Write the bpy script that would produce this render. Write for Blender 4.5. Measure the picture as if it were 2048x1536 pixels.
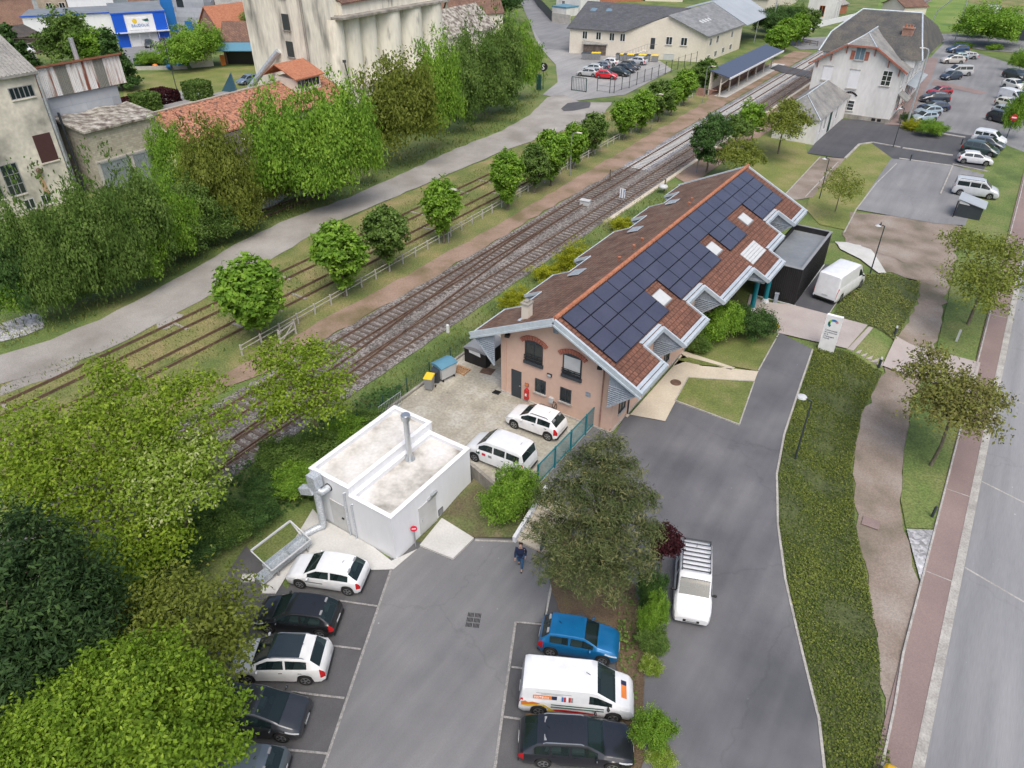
import bpy, math, random, numpy as np
from mathutils import Vector, Matrix, noise
from mathutils.geometry import delaunay_2d_cdt
R = math.radians
random.seed(7)
rng = np.random.default_rng(11)
for o in list(bpy.data.objects):
    bpy.data.objects.remove(o)
sc = bpy.context.scene
COL = sc.collection
# ---------------- camera
F = 1438.0                       # focal length in pixels of the 2048 px wide photograph
TH = math.atan(993 / F)          # pitch below the horizon
YAW = R(33.9)
HC = 28.4
cam = bpy.data.cameras.new("camera")
cam.sensor_width = 36
cam.lens = 36 * F / 2048
cam.clip_start = 0.5
cam.clip_end = 3000
co = bpy.data.objects.new("camera", cam)
COL.objects.link(co)
co.location = (0, 0, HC)
co.rotation_euler = (math.pi / 2 - TH, 0, YAW)
sc.camera = co
# ---------------- world, sun, exposure
w = bpy.data.worlds.new("World")
sc.world = w
w.use_nodes = True
nt = w.node_tree
bg = nt.nodes["Background"]
sky = nt.nodes.new("ShaderNodeTexSky")
sky.sky_type = 'NISHITA'
sky.sun_disc = False
SUN_EL, SUN_AZ = R(60), R(135)
sky.sun_elevation = SUN_EL
sky.sun_rotation = SUN_AZ
sky.air_density = 1.0
sky.dust_density = 5.0
sky.ozone_density = 1.0
nt.links.new(sky.outputs[0], bg.inputs[0])
bg.inputs[1].default_value = 0.15
sl = bpy.data.lights.new("sun", 'SUN')
sl.energy = 1.6
sl.angle = R(38)
sl.color = (1.0, 0.97, 0.92)
so = bpy.data.objects.new("sun", sl)
COL.objects.link(so)
d_ = Vector((math.sin(SUN_AZ) * math.cos(SUN_EL), math.cos(SUN_AZ) * math.cos(SUN_EL), math.sin(SUN_EL)))
so.rotation_euler = d_.to_track_quat('Z', 'Y').to_euler()
so.location = (0, 0, 60)
sc.view_settings.view_transform = 'Standard'
sc.view_settings.look = 'None'
sc.view_settings.exposure = 0.25
sc.view_settings.gamma = 1
sc.view_settings.use_curve_mapping = False
sc.cycles.max_bounces = 5
sc.cycles.diffuse_bounces = 3
sc.cycles.glossy_bounces = 2
sc.cycles.transmission_bounces = 3
sc.cycles.transparent_max_bounces = 8
# ---------------- the photograph's survey: a pixel of the photograph -> a point on the ground
_fw = Vector((-math.sin(YAW) * math.cos(TH), math.cos(YAW) * math.cos(TH), -math.sin(TH)))
_rt = Vector((math.cos(YAW), math.sin(YAW), 0))
_up = _rt.cross(_fw)
def ray(px, py):
    return _fw + _rt * ((px - 1024) / F) - _up * ((py - 768) / F)
def P(px, py, z=-1.0):
    d = ray(px, py)
    t = (z - HC) / d.z
    return (d.x * t, d.y * t)
def PX(px, py, X):
    d = ray(px, py); t = X / d.x
    return (d.y * t, d.z * t + HC)
def PY(px, py, Y):
    d = ray(px, py); t = Y / d.y
    return (d.x * t, d.z * t + HC)

# ---------------- materials
MATS = {}
def _new(name):
    m = bpy.data.materials.new(name)
    m.use_nodes = True
    MATS[name] = m
    n = m.node_tree.nodes
    return m, n, m.node_tree.links, n["Principled BSDF"]
def ramp(n, cols, pos=None):
    r = n.new("ShaderNodeValToRGB")
    e = r.color_ramp.elements
    while len(e) < len(cols):
        e.new(0.5)
    for i, c in enumerate(cols):
        e[i].position = pos[i] if pos else 0.3 + 0.4 * i / max(1, len(cols) - 1)
        e[i].color = (*c, 1)
    return r
def mat(name, *cols, sc=1.0, sc2=12.0, amt=.25, rough=.85, metal=0.0, bump=0.0, bsc=None, pos=None, coat=0.0,
        tile=None, streak=None, det=5.0, spec=None):
    """noise-mixed colours + finer mottling; tile=(axes,w,h,mortar colour,gap) lays a brick pattern; streak=(sx,sy,sz) stretches"""
    m, n, l, b = _new(name)
    tc = n.new("ShaderNodeTexCoord")
    mp = n.new("ShaderNodeMapping")
    l.new(tc.outputs["Object"], mp.inputs[0])
    if streak: mp.inputs["Scale"].default_value = streak
    if len(cols) == 1: cols = (tuple(c * .93 for c in cols[0]), tuple(c * 1.07 for c in cols[0]))
    n1 = n.new("ShaderNodeTexNoise"); n1.inputs["Scale"].default_value = sc; n1.inputs["Detail"].default_value = det
    l.new(mp.outputs[0], n1.inputs["Vector"])
    r = ramp(n, cols, pos)
    l.new(n1.outputs["Fac"], r.inputs[0])
    n2 = n.new("ShaderNodeTexNoise"); n2.inputs["Scale"].default_value = sc2; n2.inputs["Detail"].default_value = 3
    l.new(mp.outputs[0], n2.inputs["Vector"])
    mr = n.new("ShaderNodeMapRange")
    mr.inputs["From Min"].default_value = .3; mr.inputs["From Max"].default_value = .7
    mr.inputs["To Min"].default_value = 1 - amt; mr.inputs["To Max"].default_value = 1 + amt
    l.new(n2.outputs["Fac"], mr.inputs[0])
    mx = n.new("ShaderNodeMix"); mx.data_type = 'RGBA'; mx.blend_type = 'MULTIPLY'; mx.inputs["Factor"].default_value = 1
    l.new(r.outputs[0], mx.inputs["A"]); l.new(mr.outputs[0], mx.inputs["B"])
    out = mx.outputs["Result"]
    hgt = n2.outputs["Fac"]
    if tile:
        axes, tw, th, mc, gap = tile
        sp = n.new("ShaderNodeSeparateXYZ"); l.new(tc.outputs["Object"], sp.inputs[0])
        cb = n.new("ShaderNodeCombineXYZ")
        for i, a in enumerate(axes):
            l.new(sp.outputs["xyz".index(a)], cb.inputs[i])
        br = n.new("ShaderNodeTexBrick")
        br.inputs["Scale"].default_value = 1; br.inputs["Brick Width"].default_value = tw; br.inputs["Row Height"].default_value = th
        br.inputs["Mortar Size"].default_value = gap; br.inputs["Mortar Smooth"].default_value = .3
        br.inputs["Color1"].default_value = (1, 1, 1, 1); br.inputs["Color2"].default_value = (.72, .72, .72, 1)
        br.inputs["Mortar"].default_value = (*mc, 1)
        l.new(cb.outputs[0], br.inputs["Vector"])
        m2 = n.new("ShaderNodeMix"); m2.data_type = 'RGBA'; m2.blend_type = 'MULTIPLY'; m2.inputs["Factor"].default_value = 1
        l.new(out, m2.inputs["A"]); l.new(br.outputs["Color"], m2.inputs["B"])
        out = m2.outputs["Result"]
    l.new(out, b.inputs["Base Color"])
    b.inputs["Roughness"].default_value = rough
    b.inputs["Metallic"].default_value = metal
    if spec is not None: b.inputs["Specular IOR Level"].default_value = spec
    if coat:
        b.inputs["Coat Weight"].default_value = coat; b.inputs["Coat Roughness"].default_value = .06
    if bump:
        bp = n.new("ShaderNodeBump"); bp.inputs["Strength"].default_value = bump; bp.inputs["Distance"].default_value = .08
        if bsc:
            n3 = n.new("ShaderNodeTexNoise"); n3.inputs["Scale"].default_value = bsc; l.new(mp.outputs[0], n3.inputs["Vector"]); hgt = n3.outputs["Fac"]
        l.new(hgt, bp.inputs["Height"]); l.new(bp.outputs[0], b.inputs["Normal"])
    return m
def wear(m, crack=.16, amount=.5):
    """fine crack lines and pale tyre wear mixed over a surface's own colour"""
    n, l = m.node_tree.nodes, m.node_tree.links; b = n["Principled BSDF"]; src = b.inputs["Base Color"].links[0].from_socket
    tc = n.new("ShaderNodeTexCoord"); nz = n.new("ShaderNodeTexNoise"); nz.inputs["Scale"].default_value = 1.3; nz.inputs["Detail"].default_value = 6
    l.new(tc.outputs["Object"], nz.inputs["Vector"]); ad = n.new("ShaderNodeVectorMath"); ad.operation = 'ADD'; l.new(tc.outputs["Object"], ad.inputs[0]); l.new(nz.outputs["Color"], ad.inputs[1])
    v = n.new("ShaderNodeTexVoronoi"); v.feature = 'DISTANCE_TO_EDGE'; v.inputs["Scale"].default_value = crack; l.new(ad.outputs[0], v.inputs["Vector"])
    r = ramp(n, [(.55, .55, .55), (1, 1, 1)], [0.0, .006]); l.new(v.outputs["Distance"], r.inputs[0])
    mp = n.new("ShaderNodeMapping"); mp.inputs["Scale"].default_value = (1.6, .12, 1); mp.inputs["Rotation"].default_value = (0, 0, R(20)); l.new(tc.outputs["Object"], mp.inputs[0])
    n2 = n.new("ShaderNodeTexNoise"); n2.inputs["Scale"].default_value = .8; n2.inputs["Detail"].default_value = 7; l.new(mp.outputs[0], n2.inputs["Vector"])
    r2 = ramp(n, [(.92, .92, .92), (1, 1, 1), (1.09, 1.085, 1.07)], [.36, .5, .64]); l.new(n2.outputs["Fac"], r2.inputs[0])
    sp = n.new("ShaderNodeTexVoronoi"); sp.inputs["Scale"].default_value = .7; l.new(tc.outputs["Object"], sp.inputs["Vector"])
    r3 = ramp(n, [(1.9, 1.9, 1.85), (1, 1, 1)], [.022, .035]); l.new(sp.outputs["Distance"], r3.inputs[0])
    for q in (r, r2, r3):
        mx = n.new("ShaderNodeMix"); mx.data_type = 'RGBA'; mx.blend_type = 'MULTIPLY'; mx.inputs["Factor"].default_value = 1 if q is not r else amount
        l.new(src, mx.inputs["A"]); l.new(q.outputs[0], mx.inputs["B"]); src = mx.outputs["Result"]
    l.new(src, b.inputs["Base Color"])
def stones(name, cols, scale, rough=.9, bump=.6):
    """loose stone: voronoi cells, each with its own grey"""
    m, n, l, b = _new(name)
    tc = n.new("ShaderNodeTexCoord")
    v = n.new("ShaderNodeTexVoronoi"); v.inputs["Scale"].default_value = scale
    l.new(tc.outputs["Object"], v.inputs["Vector"])
    sp = n.new("ShaderNodeSeparateColor"); l.new(v.outputs["Color"], sp.inputs[0])
    r = ramp(n, cols, [i / (len(cols) - 1) for i in range(len(cols))])
    l.new(sp.outputs[0], r.inputs[0])
    nn = n.new("ShaderNodeTexNoise"); nn.inputs["Scale"].default_value = .35; nn.inputs["Detail"].default_value = 4
    l.new(tc.outputs["Object"], nn.inputs["Vector"])
    mr = n.new("ShaderNodeMapRange"); mr.inputs["From Min"].default_value = .35; mr.inputs["From Max"].default_value = .65
    mr.inputs["To Min"].default_value = .78; mr.inputs["To Max"].default_value = 1.2
    l.new(nn.outputs["Fac"], mr.inputs[0])
    mx = n.new("ShaderNodeMix"); mx.data_type = 'RGBA'; mx.blend_type = 'MULTIPLY'; mx.inputs["Factor"].default_value = 1
    l.new(r.outputs[0], mx.inputs["A"]); l.new(mr.outputs[0], mx.inputs["B"])
    l.new(mx.outputs["Result"], b.inputs["Base Color"])
    b.inputs["Roughness"].default_value = rough
    bp = n.new("ShaderNodeBump"); bp.inputs["Strength"].default_value = bump; bp.inputs["Distance"].default_value = .05
    l.new(v.outputs["Distance"], bp.inputs["Height"]); bp.invert = True; l.new(bp.outputs[0], b.inputs["Normal"])
    return m
def leafmat(name, *cols, tr=.35, rough=.6):
    if name.startswith('lf_') and name != 'lf_purple': k = (1.0, 1.08, 1.0) if name in ('lf_young', 'lf_brown', 'lf_olive') else (1.25, 1.3, 1.2) if name in ('lf_acacia', 'lf_bright', 'lf_flower') else (1.35, 1.26, 1.5); cols = [tuple(min(.6, a * b_) for a, b_ in zip(c, k)) for c in cols]
    m, n, l, b = _new(name)
    at = n.new("ShaderNodeAttribute"); at.attribute_name = "v"
    r = ramp(n, cols, [i / (len(cols) - 1) for i in range(len(cols))])
    l.new(at.outputs["Fac"], r.inputs[0]); l.new(r.outputs[0], b.inputs["Base Color"])
    b.inputs["Roughness"].default_value = rough
    b.inputs["Specular IOR Level"].default_value = .1
    t = n.new("ShaderNodeBsdfTranslucent"); l.new(r.outputs[0], t.inputs[0])
    ms = n.new("ShaderNodeMixShader"); ms.inputs[0].default_value = tr
    l.new(b.outputs[0], ms.inputs[1]); l.new(t.outputs[0], ms.inputs[2])
    l.new(ms.outputs[0], n["Material Output"].inputs[0])
    return m
def plain(name, c, rough=.5, metal=0.0, coat=0.0, spec=None):
    m, n, l, b = _new(name)
    b.inputs["Base Color"].default_value = (*c, 1); b.inputs["Roughness"].default_value = rough; b.inputs["Metallic"].default_value = metal
    if coat: b.inputs["Coat Weight"].default_value = coat; b.inputs["Coat Roughness"].default_value = .05
    if spec is not None: b.inputs["Specular IOR Level"].default_value = spec
    # a little dust so nothing is perfectly flat
    tc = n.new("ShaderNodeTexCoord"); nn = n.new("ShaderNodeTexNoise"); nn.inputs["Scale"].default_value = 2.5; nn.inputs["Detail"].default_value = 5
    l.new(tc.outputs["Object"], nn.inputs["Vector"])
    r = ramp(n, [tuple(x * .93 for x in c), tuple(min(1, x * 1.05) for x in c)]); l.new(nn.outputs["Fac"], r.inputs[0])
    l.new(r.outputs[0], b.inputs["Base Color"])
    return m
G = {}
G['asphalt_lane'] = mat('asphalt_lane', (.14, .143, .149), (.176, .178, .183), (.21, .21, .211), sc=.22, sc2=30, amt=.12, bump=.15)
G['asphalt_bay'] = mat('asphalt_bay', (.078, .079, .084), (.105, .105, .108), sc=.5, sc2=35, amt=.15, bump=.15)
G['asphalt_drive'] = mat('asphalt_drive', (.085, .088, .098), (.118, .12, .13), (.15, .152, .158), sc=.25, sc2=30, amt=.12, bump=.12)
G['asphalt_dark'] = mat('asphalt_dark', (.062, .064, .074), (.082, .084, .092), sc=.3, sc2=25, amt=.1)
G['asphalt_old'] = mat('asphalt_old', (.16, .165, .175), (.23, .235, .24), sc=.15, sc2=20, amt=.12)
G['asphalt_yard'] = mat('asphalt_yard', (.22, .22, .225), (.33, .33, .325), sc=.08, sc2=8, amt=.12)
G['street'] = mat('street', (.18, .185, .195), (.225, .232, .243), (.27, .275, .285), sc=.35, sc2=30, amt=.07, streak=(1, .05, 1), pos=(.35, .5, .65))
G['pink_walk'] = mat('pink_walk', (.2, .15, .14), (.26, .195, .18), sc=.3, sc2=18, amt=.12)
G['kerb'] = mat('kerb', (.28, .27, .25), (.42, .41, .38), sc=1.5, sc2=10, amt=.2)
G['slab'] = mat('slab', (.46, .46, .44), (.56, .56, .54), sc=.7, sc2=9, amt=.07)
G['yard_concrete'] = mat('yard_concrete', (.27, .25, .2), (.36, .34, .28), (.47, .46, .42), sc=.45, sc2=6, amt=.18, det=9)
G['beige_paving'] = mat('beige_paving', (.46, .41, .32), (.55, .5, .4), sc=.6, sc2=12, amt=.1)
G['plaza'] = mat('plaza', (.34, .3, .285), (.4, .36, .34), sc=.6, sc2=14, amt=.08)
G['platform'] = mat('platform', (.15, .12, .06), (.26, .185, .135), (.33, .235, .185), sc=.35, sc2=9, amt=.15)
G['gravel_lane'] = mat('gravel_lane', (.22, .205, .185), (.29, .275, .255), (.36, .345, .325), sc=.25, sc2=14, amt=.16, bump=.25)
G['sand_path'] = mat('sand_path', (.13, .115, .08), (.235, .19, .155), (.3, .265, .23), sc=.35, sc2=12, amt=.18, bump=.2, det=8)
G['earth'] = mat('earth', (.085, .058, .035), (.12, .085, .052), (.13, .11, .05), sc=.8, sc2=14, amt=.3, bump=.4)
G['bank'] = mat('bank', (.1, .085, .045), (.1, .12, .04), (.17, .14, .085), sc=.7, sc2=9, amt=.35, bump=.4, det=8)
G['grass'] = mat('grass', (.06, .1, .022), (.115, .165, .04), (.18, .19, .07), sc=.25, sc2=9, amt=.35, bump=.35, det=9)
G['meadow'] = mat('meadow', (.08, .15, .028), (.14, .22, .04), (.2, .24, .07), sc=.12, sc2=5, amt=.3, bump=.3, det=9)
G['dry_grass'] = mat('dry_grass', (.1, .14, .035), (.17, .18, .06), (.26, .215, .1), sc=.35, sc2=8, amt=.35, bump=.35, det=9)
G['lawn'] = mat('lawn', (.08, .11, .025), (.135, .165, .042), (.2, .19, .08), sc=.5, sc2=10, amt=.3, bump=.35, det=9)
G['lawn_light'] = mat('lawn_light', (.12, .16, .035), (.17, .19, .05), (.24, .22, .09), sc=.3, sc2=7, amt=.25, bump=.3, det=9)
G['ballast'] = stones('ballast', [(.07, .06, .055), (.17, .155, .145), (.3, .28, .26)], 9)
G['ballast_new'] = stones('ballast_new', [(.12, .12, .13), (.22, .22, .24), (.33, .33, .35)], 9)
G['pebble'] = stones('pebble', [(.22, .22, .22), (.33, .34, .35), (.5, .5, .52)], 6)
G['sleeper'] = mat('sleeper', (.07, .052, .042), (.16, .13, .11), sc=2, sc2=12, amt=.3)
G['sleeper_w'] = mat('sleeper_w', (.2, .18, .14), (.34, .32, .28), sc=2, sc2=12, amt=.3)
G['sleeper_c'] = mat('sleeper_c', (.42, .42, .4), (.54, .54, .52), sc=2, sc2=12, amt=.1)
G['rust'] = mat('rust', (.09, .055, .04), (.16, .1, .07), sc=2, sc2=12, amt=.2, rough=.7)
G['rail_shine'] = mat('rail_shine', (.16, .1, .07), (.3, .23, .18), sc=3, rough=.45, metal=.4)
G['white_wall'] = mat('white_wall', (.58, .59, .6), (.69, .71, .74), (.72, .74, .77), sc=1.1, sc2=4, amt=.02, streak=(1, 1, .3), det=8, pos=(.2, .3, .6))
G['white_roof'] = mat('white_roof', (.26, .245, .215), (.56, .54, .5), (.66, .645, .62), sc=.55, sc2=5, amt=.09, pos=(.3, .45, .62), det=10)
G['pink_wall'] = mat('pink_wall', (.57, .395, .31), (.64, .455, .365), sc=.5, sc2=3, amt=.04)
G['cream_wall'] = mat('cream_wall', (.62, .575, .49), (.69, .645, .56), sc=.4, sc2=3, amt=.05)
G['white_old'] = mat('white_old', (.5, .5, .48), (.64, .64, .63), (.72, .72, .71), sc=.35, sc2=2.5, amt=.07, streak=(1, 1, .35), det=9)
G['mill_wall'] = mat('mill_wall', (.28, .27, .24), (.54, .51, .44), (.68, .64, .55), sc=.3, sc2=2.2, amt=.12, det=10, pos=(.32, .48, .62))
G['silo_wall'] = mat('silo_wall', (.36, .35, .31), (.72, .69, .59), (.79, .76, .66), sc=.9, sc2=2.5, amt=.07, streak=(1, 1, .25), det=10, pos=(.3, .4, .6))
G['silo_stain'] = mat('silo_stain', (.2, .2, .185), (.56, .53, .46), (.76, .73, .63), sc=.55, sc2=3, amt=.12, streak=(1, 1, .22), det=12, pos=(.3, .42, .52))
G['block_wall'] = mat('block_wall', (.4, .37, .29), (.52, .49, .4), sc=.3, sc2=3, amt=.1, tile=('yz', .5, .22, (.72, .7, .66), .02))
G['block_wall_x'] = mat('block_wall_x', (.34, .32, .26), (.45, .42, .36), sc=.3, sc2=3, amt=.1, tile=('xz', .5, .22, (.72, .7, .66), .02))
G['panel_grey'] = mat('panel_grey', (.36, .39, .43), (.46, .49, .53), sc=.3, sc2=2, amt=.05, tile=('yz', 3.2, 1.1, (.75, .77, .8), .03))
G['corr_rust'] = mat('corr_rust', (.2, .06, .035), (.5, .45, .42), (.66, .66, .66), sc=.8, sc2=3.5, amt=.15, streak=(1, 2.6, .22), pos=(.38, .47, .55), det=9)
G['corr_grey'] = mat('corr_grey', (.17, .17, .15), (.22, .22, .2), sc=1, streak=(1, 6, .3))
G['rustcap'] = mat('rustcap', (.2, .075, .045), (.3, .13, .08), sc=2)
G['fibre'] = mat('fibre', (.2, .2, .19), (.33, .32, .3), sc=.5, sc2=4, amt=.2)
G['fibre_moss'] = mat('fibre_moss', (.11, .085, .075), (.25, .235, .2), (.42, .4, .36), sc=1.3, sc2=5, amt=.3, det=10, pos=(.36, .5, .62), bump=.5)
G['tile_main'] = mat('tile_main', (.15, .068, .045), (.215, .1, .066), sc=.7, sc2=5, amt=.25, tile=('yx', .34, .3, (.42, .36, .34), .035), bump=.3)
G['tile_worn'] = mat('tile_worn', (.13, .075, .055), (.2, .115, .08), (.22, .16, .12), sc=.8, sc2=5, amt=.3, tile=('yx', .34, .3, (.42, .36, .34), .035), bump=.3)
G['tile_orange'] = mat('tile_orange', (.3, .11, .06), (.42, .18, .1), sc=3, sc2=9, amt=.2)
G['tile_red'] = mat('tile_red', (.06, .042, .035), (.3, .13, .08), (.42, .2, .12), sc=2.6, sc2=6, amt=.35, det=10, pos=(.34, .46, .62), bump=.5)
G['tile_brown'] = mat('tile_brown', (.15, .09, .07), (.24, .14, .1), sc=.7, sc2=5, amt=.25, tile=('xy', .4, .34, (.6, .55, .5), .04))
G['tile_dark'] = mat('tile_dark', (.05, .045, .042), (.085, .07, .06), sc=.7, sc2=5, amt=.25)
G['slate'] = mat('slate', (.085, .09, .1), (.12, .125, .135), sc=.6, sc2=4, amt=.12, tile=('xy', .5, .4, (.7, .7, .7), .03))
G['slate_old'] = mat('slate_old', (.15, .15, .15), (.21, .21, .205), (.27, .27, .25), sc=.6, sc2=5, amt=.2)
G['slate_moss'] = mat('slate_moss', (.055, .057, .06), (.085, .083, .078), (.12, .11, .09), sc=.5, sc2=5, amt=.25, det=9)
G['roof_grey'] = mat('roof_grey', (.2, .215, .225), (.27, .28, .29), sc=.5, sc2=4, amt=.1, tile=('yx', 1.2, .5, (.75, .75, .75), .04))
G['steel_roof'] = mat('steel_roof', (.3, .34, .38), (.35, .39, .43), sc=.3, sc2=2, amt=.04)
G['zinc'] = mat('zinc', (.45, .52, .57), (.56, .62, .67), sc=1.2, sc2=6, amt=.07, rough=.5, metal=.2)
G['louvre_edge'] = mat('louvre_edge', (.3, .35, .4), (.36, .4, .45), sc=2, rough=.6)
G['louvre'] = mat('louvre', (.22, .26, .31), (.3, .34, .39), sc=2, rough=.6)
G['brick'] = mat('brick', (.26, .09, .06), (.36, .14, .1), sc=2, sc2=10, amt=.25, tile=('xz', .22, .08, (.8, .7, .65), .012))
G['brick_far'] = mat('brick_far', (.26, .15, .12), (.36, .22, .17), sc=.8, sc2=5, amt=.2)
G['redtrim'] = mat('redtrim', (.3, .1, .07), (.4, .15, .1), sc=2)
G['black_clad'] = mat('black_clad', (.008, .008, .009), (.018, .018, .02), sc=1.5, sc2=10, amt=.3, rough=.6, streak=(1, 6, .2), det=4)
G['flat_roof'] = mat('flat_roof', (.16, .18, .2), (.23, .25, .265), sc=.35, sc2=3, amt=.08, rough=.45)
G['glass'] = plain('glass', (.02, .03, .035), .06, spec=.8)
G['glass_blue'] = plain('glass_blue', (.16, .24, .3), .1, spec=.7)
G['car_glass'] = plain('car_glass', (.02, .03, .033), .04, spec=1.0)
def _see(name):
    m, n, l, b = _new(name)
    b.inputs["Base Color"].default_value = (.02, .035, .035, 1); b.inputs["Roughness"].default_value = .03; b.inputs["Specular IOR Level"].default_value = 1.0
    t = n.new("ShaderNodeBsdfTransparent"); t.inputs[0].default_value = (.5, .62, .6, 1)
    x = n.new("ShaderNodeMixShader"); x.inputs[0].default_value = .5
    l.new(b.outputs[0], x.inputs[1]); l.new(t.outputs[0], x.inputs[2]); l.new(x.outputs[0], n["Material Output"].inputs[0])
    return m
G['clear_glass'] = _see('clear_glass')
G['black'] = plain('black', (.012, .012, .013), .5)
G['rubber'] = plain('rubber', (.02, .02, .02), .8)
G['dark_grey'] = plain('dark_grey', (.05, .055, .06), .5)
G['anthracite'] = plain('anthracite', (.035, .045, .055), .5)
G['grey'] = plain('grey', (.25, .26, .27), .6)
G['light_grey'] = plain('light_grey', (.5, .52, .53), .6)
G['door_grey'] = plain('door_grey', (.5, .51, .51), .5)
G['white'] = plain('white', (.78, .79, .8), .5)
G['steel'] = plain('steel', (.55, .58, .6), .3, .8)
G['galv'] = mat('galv', (.42, .46, .49), (.54, .58, .61), sc=2.5, rough=.4, metal=.5)
G['duct'] = mat('duct', (.46, .5, .54), (.54, .58, .62), sc=2, rough=.45, metal=.25)
G['teal'] = plain('teal', (.0, .16, .2), .4)
G['green_paint'] = plain('green_paint', (.01, .1, .075), .5)
G['dk_green'] = plain('dk_green', (.012, .06, .05), .5)
G['red'] = plain('red', (.5, .02, .02), .35)
G['red_sign'] = plain('red_sign', (.6, .02, .05), .4)
G['tail'] = plain('tail', (.45, .012, .015), .2)
G['lamp_glass'] = plain('lamp_glass', (.55, .58, .6), .12)
G['rim'] = plain('rim', (.34, .35, .36), .3, .6)
G['yellow'] = plain('yellow', (.75, .52, .03), .5)
G['blue'] = plain('blue', (.005, .09, .55), .45)
G['blue_mid'] = plain('blue_mid', (.02, .16, .45), .45)
G['blue_lid'] = plain('blue_lid', (.1, .24, .33), .5)
G['orange'] = plain('orange', (.65, .2, .04), .5)
G['navy'] = plain('navy', (.01, .02, .06), .8)
G['jeans'] = plain('jeans', (.025, .09, .19), .85)
G['skin'] = plain('skin', (.5, .3, .22), .6)
G['hair'] = plain('hair', (.05, .03, .02), .8)
G['wood'] = mat('wood', (.35, .2, .1), (.45, .28, .15), sc=3)
G['bark'] = mat('bark', (.1, .085, .06), (.17, .15, .11), sc=3, sc2=12, amt=.3, streak=(1, 1, .3))
G['bark_pale'] = mat('bark_pale', (.22, .18, .11), (.32, .27, .18), sc=3, sc2=12, amt=.3, streak=(1, 1, .3))
G['concrete'] = mat('concrete', (.36, .35, .32), (.5, .48, .45), sc=.9, sc2=6, amt=.12)
G['concrete_dirty'] = mat('concrete_dirty', (.16, .15, .13), (.38, .36, .32), sc=.9, sc2=6, amt=.15, streak=(1, 1, .3))
G['paint_line'] = mat('paint_line', (.19, .19, .18), (.34, .33, .32), sc=6, sc2=20, amt=.3)
G['solar'] = mat('solar', (.045, .048, .078), (.062, .065, .1), sc=.5, sc2=6, amt=.06, rough=.2, spec=.9)  # base colour lightened to carry some of the sky's reflection
G['solar_frame'] = plain('solar_frame', (.012, .012, .02), .4)
G['red_roof'] = mat('red_roof', (.3, .1, .1), (.38, .15, .14), sc=.4)
G['stone_far'] = mat('stone_far', (.36, .3, .24), (.46, .4, .33), sc=.8, sc2=4, amt=.15)
for k_ in ('asphalt_lane', 'asphalt_bay', 'asphalt_drive', 'asphalt_dark', 'asphalt_old'): wear(G[k_], .1, .28)
wear(G['street'], .08, .2)
for k_ in ('yard_concrete', 'asphalt_yard'): wear(G[k_], .3, .6)
# foliage
G['under_ivy'] = mat('under_ivy', (.05, .065, .02), (.085, .105, .032), sc=1.2, sc2=12, amt=.4, bump=.3)
G['lf_lime'] = leafmat('lf_lime', (.07, .16, .018), (.14, .27, .028), (.22, .37, .045))
G['lf_dark'] = leafmat('lf_dark', (.025, .06, .015), (.05, .11, .025), (.09, .17, .04))
G['lf_bush'] = leafmat('lf_bush', (.045, .09, .018), (.09, .165, .03), (.16, .25, .055))
G['lf_olive'] = leafmat('lf_olive', (.1, .12, .022), (.165, .19, .035), (.25, .27, .065))
G['lf_acacia'] = leafmat('lf_acacia', (.085, .13, .014), (.15, .22, .02), (.27, .34, .05), tr=.35)
G['lf_flower'] = leafmat('lf_flower', (.08, .13, .014), (.17, .24, .03), (.22, .3, .05), (.55, .6, .3), tr=.35)
G['lf_bright'] = leafmat('lf_bright', (.06, .11, .012), (.125, .2, .02), (.23, .31, .04), tr=.3)
G['lf_pine'] = leafmat('lf_pine', (.03, .05, .016), (.058, .085, .026), (.09, .115, .038), (.2, .2, .08), tr=.15)
G['lf_conifer'] = leafmat('lf_conifer', (.012, .03, .01), (.025, .055, .015), (.05, .095, .022), tr=.1)
G['lf_purple'] = leafmat('lf_purple', (.02, .008, .01), (.05, .014, .02), (.09, .03, .03))
G['lf_young'] = leafmat('lf_young', (.13, .15, .03), (.19, .215, .04), (.28, .3, .08), tr=.35)
G['lf_brown'] = leafmat('lf_brown', (.13, .11, .045), (.2, .19, .06), (.27, .29, .075), tr=.35)
G['lf_ivy'] = leafmat('lf_ivy', (.045, .075, .018), (.1, .145, .026), (.18, .22, .045))
G['lf_grass'] = leafmat('lf_grass', (.08, .12, .025), (.14, .19, .04), (.24, .26, .08))
G['lf_yellow'] = leafmat('lf_yellow', (.14, .18, .01), (.24, .28, .015), (.36, .38, .03))
G['petal_yellow'] = leafmat('petal_yellow', (.5, .35, .01), (.7, .5, .02), (.8, .6, .05))
G['petal_white'] = leafmat('petal_white', (.5, .5, .45), (.75, .75, .7))
PAINT = {}
def paint(c, metal=.0):
    k = tuple(c)
    if k not in PAINT:
        PAINT[k] = plain('car_paint', c, .28, metal, coat=.7)
    return PAINT[k]

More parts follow.
